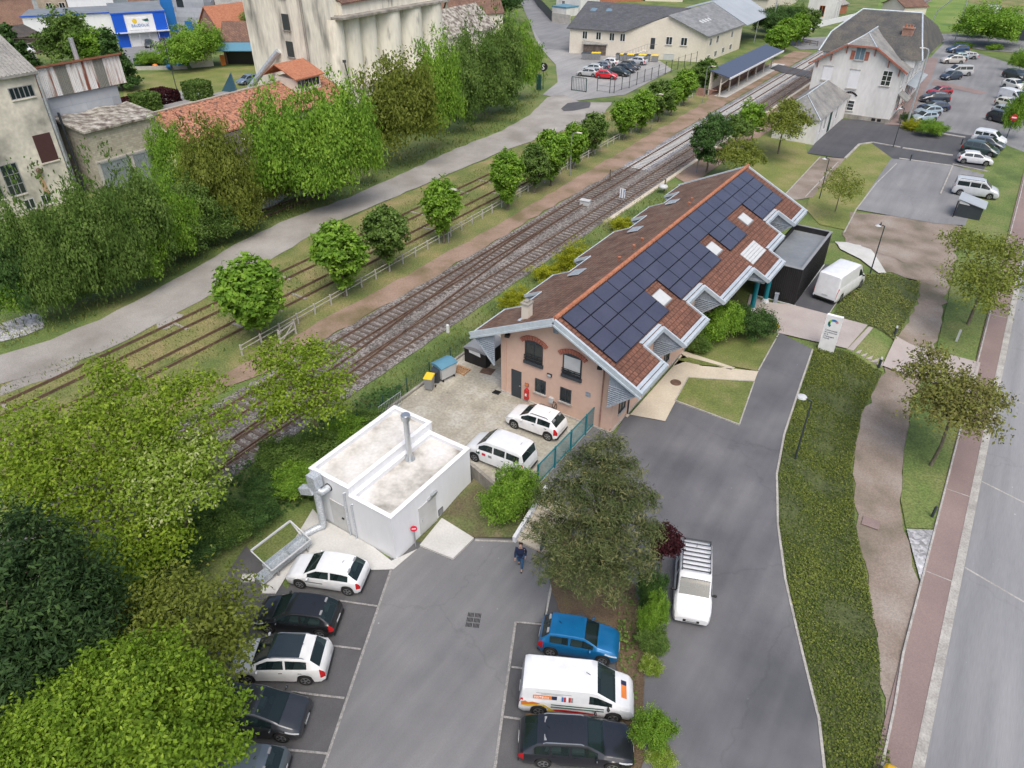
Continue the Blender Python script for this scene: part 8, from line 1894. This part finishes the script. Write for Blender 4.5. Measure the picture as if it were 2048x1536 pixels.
# ---- lamps
def lamp(label, base, H_, style, az, col='anthracite', group=None, rr=.06, z=None):
    x, y = base; z0 = h(x, y) if z is None else z; t = thing('street_lamp', label, 'street lamp', (x, y, z0), group); a = Vector((math.cos(az), math.sin(az), 0)); o = Vector((x, y, z0))
    b = MB(); b.tube([o, o + Vector((0, 0, H_ - .1))], [rr, rr * .7], 8); b.build('pole', col, t)
    b = MB(); top = o + Vector((0, 0, H_ - .1))
    if style == 'disc':
        b.bar(tuple(top), tuple(top + a * .35), .05, .05, 0); b.build('arm', col, t); b = MB(); c = top + a * .62; b.cyl(c.x, c.y, c.z - .04, c.z + .04, .3, .26, 20); b.cyl(c.x, c.y, c.z + .04, c.z + .08, .26, .1, 20); b.build('lamp_head', 'light_grey', t)
    elif style == 'hat':
        b.bar(tuple(top), tuple(top + a * .5), .06, .06); b.tube([top + a * .35, top + a * .35 + Vector((0, 0, .22))], .05, 8); b.build('arm', col, t); b = MB(); c = top + a * .52; b.cyl(c.x, c.y, c.z - .12, c.z - .02, .26, .1, 18); b.build('lamp_head', 'light_grey', t)
    else:
        b.tube([top, top + a * .15 + Vector((0, 0, .45)), top + a * .7 + Vector((0, 0, .62))], [rr * .7, rr * .6, rr * .5], 8); b.build('arm', col, t); b = MB(); c = top + a * 1.0 + Vector((0, 0, .62)); b.obox(tuple(c), (.65, .24, .12), az); b.build('lamp_head', 'cream_wall', t)
    return t
gl = 'slim dark lamp posts around the office building'
for (bx, by), (tx, ty), st_, lb in (((1590, 918), (1610, 800), 'disc', 'dark lamp post with a pale disc head in the ivy bed'), ((1740, 547), (1771, 450), 'hat', 'dark lamp post with a bell head at the top of the upper ivy bed'), ((1638.5, 398), (1658, 316), 'hat', 'dark lamp post beside the gravel path at the far gable'), ((1786, 295), (1812, 215), 'hat', 'dark lamp post at the station forecourt kerb')):
    q = Pg(bx, by); lamp(lb, q, height_at((bx, by), (tx, ty)), st_, R(165), group=gl)
gp_ = 'lamp posts along the platforms'
for (bx, by), (tx, ty), az, lb in (((897, 485), (893, 385), 0, 'grey platform lamp post in front of the fourth lime'), ((1140, 352), (1132, 272), 0, 'platform lamp post half hidden between the seventh and eighth limes'), ((1302, 258), (1296, 194), 0, 'platform lamp post half hidden between the eleventh and twelfth limes'), ((1405, 205), (1420, 138), 0, 'tall platform lamp post at the near end of the shelter'),
                                   ((1393, 345), (1382, 280), 180, 'lamp post between the dark tree and the near rail'), ((1505, 268), (1500, 206), 180, 'lamp head just left of the third dark tree by the rails'), ((1545, 102), (1530, 84), 0, 'small lamp beyond the far platform'), ((1440, 375), (1440, 370), 0, '')):
    if not lb: continue
    q = P(bx, by, -1); lamp(lb, q, height_at((bx, by), (tx, ty)), 'cobra', R(az), 'grey', gp_, .07)
x, y = P(1812.7, 251.9, -1); lamp('very tall pale grey lamp post rising in front of the station corner', (x, y), 10.2, 'cobra', R(200), 'galv', None, .15, z=-1)
x, y = P(1908, 85, -1); t = lamp('very tall pale double lamp post by the road junction', (x, y), 9.0, 'cobra', R(180), 'galv', None, .15, z=-1)
b = MB(); b.tube([(x, y, 8.2), (x - 3, y + 1, 7.6), (x - 5.5, y + 1.5, 5.0), (x - 6.5, y + 1.5, -1)], .1, 6); b.build('curved_mast', 'galv', t)
# ---- bollards
for bx, by, lb in ((1788, 672, 'dark bollard with a pale head at the upper side of the pink steps'), (1757, 735, 'dark bollard with a pale head at the lower side of the pink steps')):
    x, y = Pg(bx, by); z = h(x, y); t = thing('bollard_light', lb, 'bollard', (x, y, z)); b = MB(); b.cyl(x, y, z, z + .75, .1, n=12); b.build('body', 'anthracite', t); b = MB(); b.cyl(x, y, z + .75, z + .9, .1, .07, n=12); b.build('head', 'light_grey', t)
for bx, by, lb in ((1863, 1035, 'small dark bollard at the lower end of the grass verge'), (1820, 322, 'black bollard between the two pale kerb lines'), (1922, 290, 'short dark post at the left of the verge end by the station'), (2010, 292, 'short dark post next to the white sign post')):
    x, y = Pg(bx, by); z = h(x, y); b = MB(); b.cyl(x, y, z, z + .8, .08, n=10); b.cyl(x, y, z + .8, z + .86, .05, n=10); tag(b.build('bollard', 'anthracite'), lb, 'bollard')
x, y = Pg(1912, 684); b = MB(); b.obox((x, y, -.45), (.16, .12, 1.1)); tag(b.build('marker_post', 'light_grey'), 'short white marker post in the verge above the pink steps walkway', 'post')
x, y = P(1550, 606, .0); b = MB(); b.obox((x, y, .42), (.3, .25, .85), .2); b.obox((x, y, .88), (.34, .29, .06), .2); tag(b.build('litter_bin', 'louvre'), 'small grey litter bin beside the black annex entrance', 'bin')
# ---- bike shelter / compost box by the camper
x, y = P(1935, 432, -1); t = thing('bike_shelter', 'dark cabinet with a sloping pale grey roof in front of the camper van', 'shelter', (x, y, -1))
b = MB(); b.add([(x - 1.2, y - 1, -1), (x + 1.2, y - 1, -1), (x + 1.2, y + 1.2, -1), (x - 1.2, y + 1.2, -1), (x - 1.2, y - 1, .9), (x + 1.2, y - 1, .35), (x + 1.2, y + 1.2, .35), (x - 1.2, y + 1.2, .9)], [(0, 1, 5, 4), (1, 2, 6, 5), (2, 3, 7, 6), (3, 0, 4, 7), (4, 5, 6, 7)]); b.build('cabinet', 'anthracite', t)
b = MB(); b.slabpoly([(x - 1.35, y - 1.15, 1.02), (x + 1.4, y - 1.15, .42), (x + 1.4, y + 1.5, .42), (x - 1.35, y + 1.5, 1.02)], .07); b.build('roof', 'steel_roof', t)
b = MB(); b.bar((x - 1.3, y - 1.25, -1), (x - 1.3, y - 1.25, .8), .3, .12); b.build('front_post', 'black', t)
b = MB(); b.quad((x - 1.15, y - 1.02, .5), (x - .1, y - 1.02, .45), (x - .3, y - 1.02, .62), (x - 1.15, y - 1.02, .85)); b.build('label_panel', 'white', t)
# ---- signal, railway boxes, posts
x, y = P(1086, 178, -1); t = thing('railway_sign', 'round black board with a white letter S on a pole by the yard entrance', 'sign', (x, y, -1)); H_ = height_at((1086, 178), (1081, 130))
b = MB(); b.tube([(x, y, -1), (x, y, H_ - 1)], .07, 6); b.build('pole', 'green_paint', t)
nn = (Vector((0, 0, HC)) - Vector((x, y, H_ - 1))); nn.z = 0; nn.normalize(); c = Vector((x, y, H_ - 1.3)); b = MB(); b.tube([c, c + nn * .08], .72, 20); bd_ = b.build('board', 'black', t)
X = Vector((-nn.y, nn.x, 0)); b = MB(); o = c + nn * .1 - X * .34 - Vector((0, 0, .42)); b.text('S', 1.2, tuple(o), tuple(X), (0, 0, 1), ext=.01); b.build('lettering', 'white', bd_)
x, y = P(1077, 180, -1); b = MB(); b.box(x - .4, y - .1, -1, x + .5, y + .1, 1.6); tag(b.build('green_panel', 'dk_green'), 'dark green upright panel beside the letter S pole', 'panel')
def gate(label, a, c, hh, name='yard_gate'):
    t = thing(name, label, 'gate', (*a, -1)); b = MB()
    for q in (a, c): b.bar((*q, -1), (*q, -1 + hh), .12, .12)
    for z in (-.85, -1 + hh): b.bar((*a, z), (*c, z), .08, .08)
    for k in range(1, 9): q = (a[0] + (c[0] - a[0]) * k / 9, a[1] + (c[1] - a[1]) * k / 9); b.bar((*q, -.85), (*q, -1 + hh), .04, .04)
    b.build('frame', 'dk_green', t)
gate('dark green barred gate at the corner of the fenced yard', P(1143, 181, -1), P(1172, 185, -1), 2.3)
t = thing('yard_fence', 'thin fence of dark posts around the small yard car park', 'fence', (*P(1228, 186, -1), -1))
fp = [(1194, 183), (1219, 187), (1228, 187), (1243, 180), (1258, 177), (1273, 171), (1288, 165), (1302, 161), (1316, 155), (1330, 149), (1342, 145), (1355, 139), (1368, 134), (1380, 131), (1392, 127)]
for q in fp: w_ = P(*q, -1); b = MB(); b.bar((*w_, -1), (*w_, 1.3), .09, .09); b.build('post', 'dark_grey', t)
b = MB()
for k in (0, .9, 1.9):
    for a, c in zip(fp[:-1], fp[1:]): b.tube([(*P(*a, -1), -.8 + k), (*P(*c, -1), -.8 + k)], .018, 3)
b.build('wire', 'dark_grey', t)
gb = 'grey wheelie bins below the cream hall'
for i, (bx, k) in enumerate([(1167, 0), (1173, 0), (1179, 0), (1185, 1), (1191, 1), (1197, 1), (1235, 0), (1243, 1), (1250, 0), (1257, 1), (1264, 1), (1272, 0), (1280, 1), (1288, 1), (1296, 0), (1306, 1), (1312, 1)]):
    by = 119 if bx < 1200 else 121 + (bx - 1235) * .045; x, y = P(bx, by, -1)
    wheelie('grey bin number', x, y, 'grey', 'yellow' if k else 'anthracite', .2, -1, 1.25, gb)['label'] = ('yellow-lidded' if k else 'dark-lidded') + ' grey bin, ' + ['first', 'second', 'third', 'fourth', 'fifth', 'sixth', 'seventh', 'eighth', 'ninth', 'tenth', 'eleventh'][i if i < 6 else i - 6] + (' from the left before the timber lean-to' if i < 6 else ' from the left in the row below the outside stair')
x, y = P(1170, 410, -1); b = MB(); b.obox((x, y, -.7), (1.1, .6, .5), .1); b.obox((x, y, -.43), (1.2, .7, .06), .1); tag(b.build('track_cabinet', 'light_grey'), 'small pale concrete cabinet between the two tracks', 'cabinet')
x, y = P(1243, 408, -1); t = thing('track_board', 'white board with two blue bars on a short post beside the near track', 'sign', (x, y, -1)); b = MB(); b.bar((x, y, -1), (x, y, -.3), .06, .06); b.build('post', 'grey', t); b = MB(); b.box(x - .32, y - .03, -.3, x + .32, y + .03, .75); bd_ = b.build('board', 'white', t)
for s in (-.12, .2): b = MB(); b.box(x + s - .04, y - .05, -.28, x + s + .04, y - .03, .73); b.build('bar', 'blue_mid', bd_)
x, y = P(896, 665, -1); b = MB(); b.obox((x, y, -.65), (.18, .18, .7)); tag(b.build('kilometre_post', 'white'), 'short white stone post in the ballast beside the near track', 'post')
for bx, by, lb in ((1219, 365, 'plain dark post on the grass between rails and main building'), (1328, 385, 'pale post near the far railway eave')):
    x, y = P(bx, by, -1); b = MB(); b.bar((x, y, -1), (x, y, .6), .12, .12); tag(b.build('timber_post', 'bark'), lb, 'post')
x, y = P(1325, 385, -1); b = MB(); b.ball((x, y, -.3), .6, 10, 0, (1, 1, .5)); tag(b.build('white_cover', 'light_grey', smooth=60), 'rounded pale cover at the far railway eave', 'cover')
# poles by the crossing, road signs
x, y = P(1535, 118, -1); t = thing('signal_mast', 'small platform signal with a blue-white head and yellow base at the shelter end', 'signal', (x, y, -1)); b = MB(); b.tube([(x, y, -1), (x, y, 3.4)], .1, 6); b.build('mast', 'yellow', t); b = MB(); b.obox((x, y, 3.8), (.7, .5, .9)); b.build('head', 'blue_lid', t)
x, y = P(1542, 68, -1); b = MB(); b.tube([(x, y, -1), (x, y, 13)], [.16, .1], 8); tag(b.build('mast', 'galv'), 'tall bare grey mast beyond the grey canopy', 'mast')
t = thing('direction_sign', 'cluster of white and blue direction boards on two posts by the far road', 'road sign', (*P(1960, 70, -1), -1))
for bx, w_, cols in ((1957, 2.6, ('white',) * 5), (1966, 2.0, ('blue_mid', 'white', 'white', 'white'))):
    x, y = P(bx, 70, -1); b = MB(); b.tube([(x, y, -1), (x, y, 3.4)], .09, 6); b.build('post', 'light_grey', t)
    for k, m_ in enumerate(cols): b = MB(); z = 5.3 - k * .58; b.box(x - .2, y - .15, z - .25, x + w_ * .9, y - .05, z + .25); b.build('board', m_, t)
x, y = P(2030, 290, -1); t = thing('no_entry_sign', 'red no-entry road sign on a dark pole at the end of the right car row', 'road sign', (x - 1.2, y, -1)); x -= 1.3; b = MB(); b.tube([(x, y, -1), (x, y, 2.6)], .06, 6); b.build('pole', 'anthracite', t)
b = MB(); b.tube([(x, y, 2.5), (x, y - .04, 2.5)], .42, 20); dd_ = b.build('disc', 'red', t); b = MB(); b.box(x - .28, y - .06, 2.42, x + .28, y - .04, 2.58); b.build('bar', 'white', dd_)
x, y = P(2046, 296, -1); t = thing('parking_sign', 'small white and blue sign on a grey pole at the right edge by the station', 'road sign', (x, y, -1)); b = MB(); b.tube([(x, y, -1), (x, y, 1.7)], .05, 6); b.build('pole', 'grey', t); b = MB(); b.box(x - .3, y - .04, 1.0, x + .3, y, 1.7); b.build('board', 'white', t)
x, y = P(2034, 112, -1); t = thing('flat_road_sign', 'back of a dark square road sign on a thin pole at the upper right', 'road sign', (x, y, -1)); b = MB(); b.tube([(x, y, -1), (x, y, 2.6)], .05, 6); b.build('pole', 'grey', t); b = MB(); b.box(x - .75, y - .05, 2.0, x + .75, y + .05, 3.9); b.build('board', 'anthracite', t)
# slabs by the trough
for bx, by, lb in ((498, 1157, 'loose pale paving slab on the grass left of the trough'), (538, 1180, 'loose paving slab at the lower end of the concrete apron')):
    x, y = P(bx, by, -1.28); b = MB(); b.obox((x, y, h(x, y) + .06), (.75, .5, .08), .6); tag(b.build('paving_slab', 'slab'), lb, 'slab')
# garden screen fence and yard things behind the tiled shed
a, c = P(270, 134, -1), P(385, 130, -1); b = MB(); b.bar((*a, -.2), (*c, -.2), .06, 1.6); tag(b.build('garden_fence', 'dk_green'), 'dark green netting fence in front of the factory yard', 'fence')
a, c = P(272, 140, -1), P(375, 138, -1); b = MB(); b.bar((*a, -.7), (*c, -.7), .2, .7); tag(b.build('garden_wall', 'concrete'), 'low pale wall below the green netting fence', 'wall')
for bx, by, m_, lb in ((312, 138, 'orange', 'orange garden toy by the low pale wall'), (340, 139, 'blue_mid', 'blue tarpaulin by the low pale wall'), (360, 134, 'blue_mid', 'blue barrel by the green netting fence')):
    x, y = P(bx, by, -1); b = MB(); b.ball((x, y, -.5), .7, 8, 0, (1, .8, .7)); tag(b.build('garden_clutter', m_, smooth=60), lb, 'garden clutter')
x, y = P(455, 185, -1); b = MB(); b.add([(x - 1.6, y, -1), (x + 1.6, y + .6, -1), (x + 1.4, y + .5, 2.4), (x + .7, y + 1.6, -1)], [(0, 1, 2), (1, 3, 2), (0, 2, 3)]); b.add([(x - 1.6, y, -1), (x + 1.6, y + .6, -1), (x + 1.4, y + .5, 2.4)], [(2, 1, 0)]); tag(b.build('small_canopy', 'blue_lid'), 'small light blue triangular canopy on the lane behind the shed', 'canopy')
x, y = P(356, 188, -1); b = MB(); b.tube([(x, y, -1), (x - .2, y, 8)], .07, 6); tag(b.build('utility_pole', 'anthracite'), 'thin dark pole beside the right green hedge block', 'pole')
# grey panel fence at the road bend
pts = [P(1064, -6, -1), P(1075, 12, -1), P(1090, 28, -1), P(1104, 44, -1)]; b = MB()
for a, c in zip(pts[:-1], pts[1:]): b.bar((*a, .2), (*c, .2), .12, 2.6)
tag(b.build('panel_fence', 'anthracite'), 'dark panel fence curving along the road at the top', 'fence')
b = MB(); b.bar((*P(1104, 44, -1), .1), (*P(1140, 50, -1), .1), .2, 2.4); tag(b.build('garden_wall', 'concrete'), 'pale rendered wall facing the road bend beside the cream hall', 'wall')
# level crossing barrier, white fence near the keeper's house
b = MB(); a, c = P(1610, 62, -1), P(1740, 30, -1); b.bar((*a, -.3), (*c, -.3), .1, 1.3); tag(b.build('garden_wall', 'white_wall'), 'long white wall beside the crossing keeper house', 'wall')
t = thing('sleeper_rail', 'low brown timber rail on the grass past the platform shelter', 'fence', (*P(1620, 92, -1), -1)); a, c = P(1604, 88, -1), P(1634, 93, -1); b = MB()
for z in (-.5, 0): b.bar((*a, z), (*c, z), .12, .12)
for f_ in (0, .5, 1): q = (a[0] + (c[0] - a[0]) * f_, a[1] + (c[1] - a[1]) * f_); b.bar((*q, -1), (*q, .1), .15, .15)
b.build('rail', 'bark', t)

# ================= PEOPLE =================
def person(label, x, y, z, rot, lean=0, stride=.28, top='navy', legs='jeans', armbend=.1, hair='hair'):
    """one continuous skinned body walking; clothing and hair are its children"""
    t = thing('person', label, 'person', (0, 0, 0)); ORG[t] = Vector((0, 0, 0))
    def skin(name, nodes, edges, m, par, sub=2, root=0):
        me = bpy.data.meshes.new(name); me.from_pydata([n_[:3] for n_ in nodes], edges, [])
        o = bpy.data.objects.new(name, me); COL.objects.link(o)
        o.modifiers.new('s', 'SKIN'); s2 = o.modifiers.new('u', 'SUBSURF'); s2.levels = sub
        for i, n_ in enumerate(nodes): v_ = me.skin_vertices[0].data[i]; v_.radius = (n_[3], n_[4] if len(n_) > 4 else n_[3]); v_.use_root = (i == root)
        dg = bpy.context.evaluated_depsgraph_get(); m2 = bpy.data.meshes.new_from_object(o.evaluated_get(dg)); m2.name = name
        bpy.data.objects.remove(o); m2.materials.clear(); m2.materials.append(G[m]); m2.polygons.foreach_set('use_smooth', [True] * len(m2.polygons))
        o = bpy.data.objects.new(name, m2); COL.objects.link(o); o.parent = par; ORG[o] = Vector((0, 0, 0)); return o
    s = stride
    N = [(0, 0, .95, .13, .16), (0, 0, 1.12, .12, .15), (0.01, 0, 1.32, .13, .18), (0.01, 0, 1.45, .07, .09), (.03, 0, 1.52, .055), (.04, 0, 1.6, .085, .08), (.04, 0, 1.7, .095, .085), (.03, 0, 1.76, .05),
         (0, .1, .88, .1), (s * .55, .1, .5, .065), (s * .95, .1, .09, .045), (s * .95 + .16, .1, .05, .04),
         (0, -.1, .88, .1), (-s * .1, -.1, .5, .065), (-s * 1.0, -.1, .13, .045), (-s * 1.0 + .14, -.1, .05, .04),
         (0, .2, 1.41, .06), (-s * .35, .27, 1.13, .045), (-s * .2 + armbend, .27, .9, .032), (-s * .15 + armbend + .03, .26, .83, .03),
         (0, -.2, 1.41, .06), (s * .35, -.27, 1.13, .045), (s * .6 + armbend, -.26, .92, .032), (s * .68 + armbend, -.25, .86, .03)]
    for sd, bx_, by_, bz in ((1, -s * .15 + armbend + .03, .26, .83), (-1, s * .68 + armbend, -.25, .86)):
        pass
    E_ = [(0, 1), (1, 2), (2, 3), (3, 4), (4, 5), (5, 6), (6, 7), (0, 8), (8, 9), (9, 10), (10, 11), (0, 12), (12, 13), (13, 14), (14, 15), (2, 16), (16, 17), (17, 18), (18, 19), (2, 20), (20, 21), (21, 22), (22, 23)]
    body = skin('body', N, E_, 'skin', t)
    for w_, (hx, hy, hz) in ((19, N[19][:3]), (23, N[23][:3])):
        for k in range(4):
            nd = [(hx, hy, hz, .016), (hx + .012, hy - .024 + k * .016, hz - .05, .009), (hx + .022, hy - .026 + k * .017, hz - .08 - (.008 if k in (1, 2) else 0), .008)]
            skin('finger', nd, [(0, 1), (1, 2)], 'skin', body, 1)
        skin('thumb', [(hx + .01, hy - .02, hz, .012), (hx + .045, hy - .02, hz - .03, .009)], [(0, 1)], 'skin', body, 1)
    Tn = [(0, 0, .98, .15, .18), (0, 0, 1.12, .14, .17), (.01, 0, 1.32, .15, .2), (.01, 0, 1.44, .09, .11), (0, .2, 1.41, .078), (-s * .35, .27, 1.13, .06), (-s * .2 + armbend, .27, .92, .046), (0, -.2, 1.41, .078), (s * .35, -.27, 1.13, .06), (s * .6 + armbend, -.26, .94, .046), (0, 0, .86, .15, .18)]
    skin('jacket', Tn, [(0, 1), (1, 2), (2, 3), (2, 4), (4, 5), (5, 6), (2, 7), (7, 8), (8, 9), (0, 10)], top, body)
    Ln = [(0, 0, .95, .14, .17), (0, .1, .86, .115), (s * .55, .1, .5, .085), (s * .92, .1, .13, .07), (0, -.1, .86, .115), (-s * .1, -.1, .5, .085), (-s * .95, -.1, .18, .07)]
    skin('trousers', Ln, [(0, 1), (1, 2), (2, 3), (0, 4), (4, 5), (5, 6)], legs, body)
    for sx_, sy_ in ((s * .95, .1), (-s * 1.0, -.1)): skin('shoe', [(sx_ - .03, sy_, .06, .055), (sx_ + .1, sy_, .05, .05), (sx_ + .2, sy_, .04, .035)], [(0, 1), (1, 2)], 'black', body, 1)
    skin('hair', [(.02, 0, 1.71, .1, .09), (0, 0, 1.76, .075), (-.03, 0, 1.68, .075)], [(0, 1), (0, 2)], hair, body)
    b = MB(); 
    for sy_ in (-.035, .035): b.ball((.125, sy_, 1.665), .012, 6)
    b.build('eyes', 'white', body); b = MB(); b.add([(.12, -.015, 1.655), (.12, .015, 1.655), (.15, 0, 1.63), (.125, 0, 1.68)], [(0, 1, 2), (1, 3, 2), (3, 0, 2)]); b.build('nose', 'skin', body)
    b = MB(); b.box(.115, -.025, 1.595, .128, .025, 1.603); b.build('mouth', 'redtrim', body)
    for sy_ in (-.09, .09): b = MB(); b.ball((.03, sy_, 1.65), .03, 6, 0, (.6, .4, 1)); b.build('ear', 'skin', body)
    t.location = (x, y, z); t.rotation_euler = (0, 0, rot); return t
x, y = P(1041, 1135, -1.3); person('person in a dark navy jacket and blue jeans walking across the car park', x, y, -1.25, R(-65))
x, y = P(1086, 1103, -1.3); person('person in dark clothes half hidden by the pine at the foot of the steps', x + .05, y, -1.22, R(-150), top='black', legs='jeans', stride=.2)
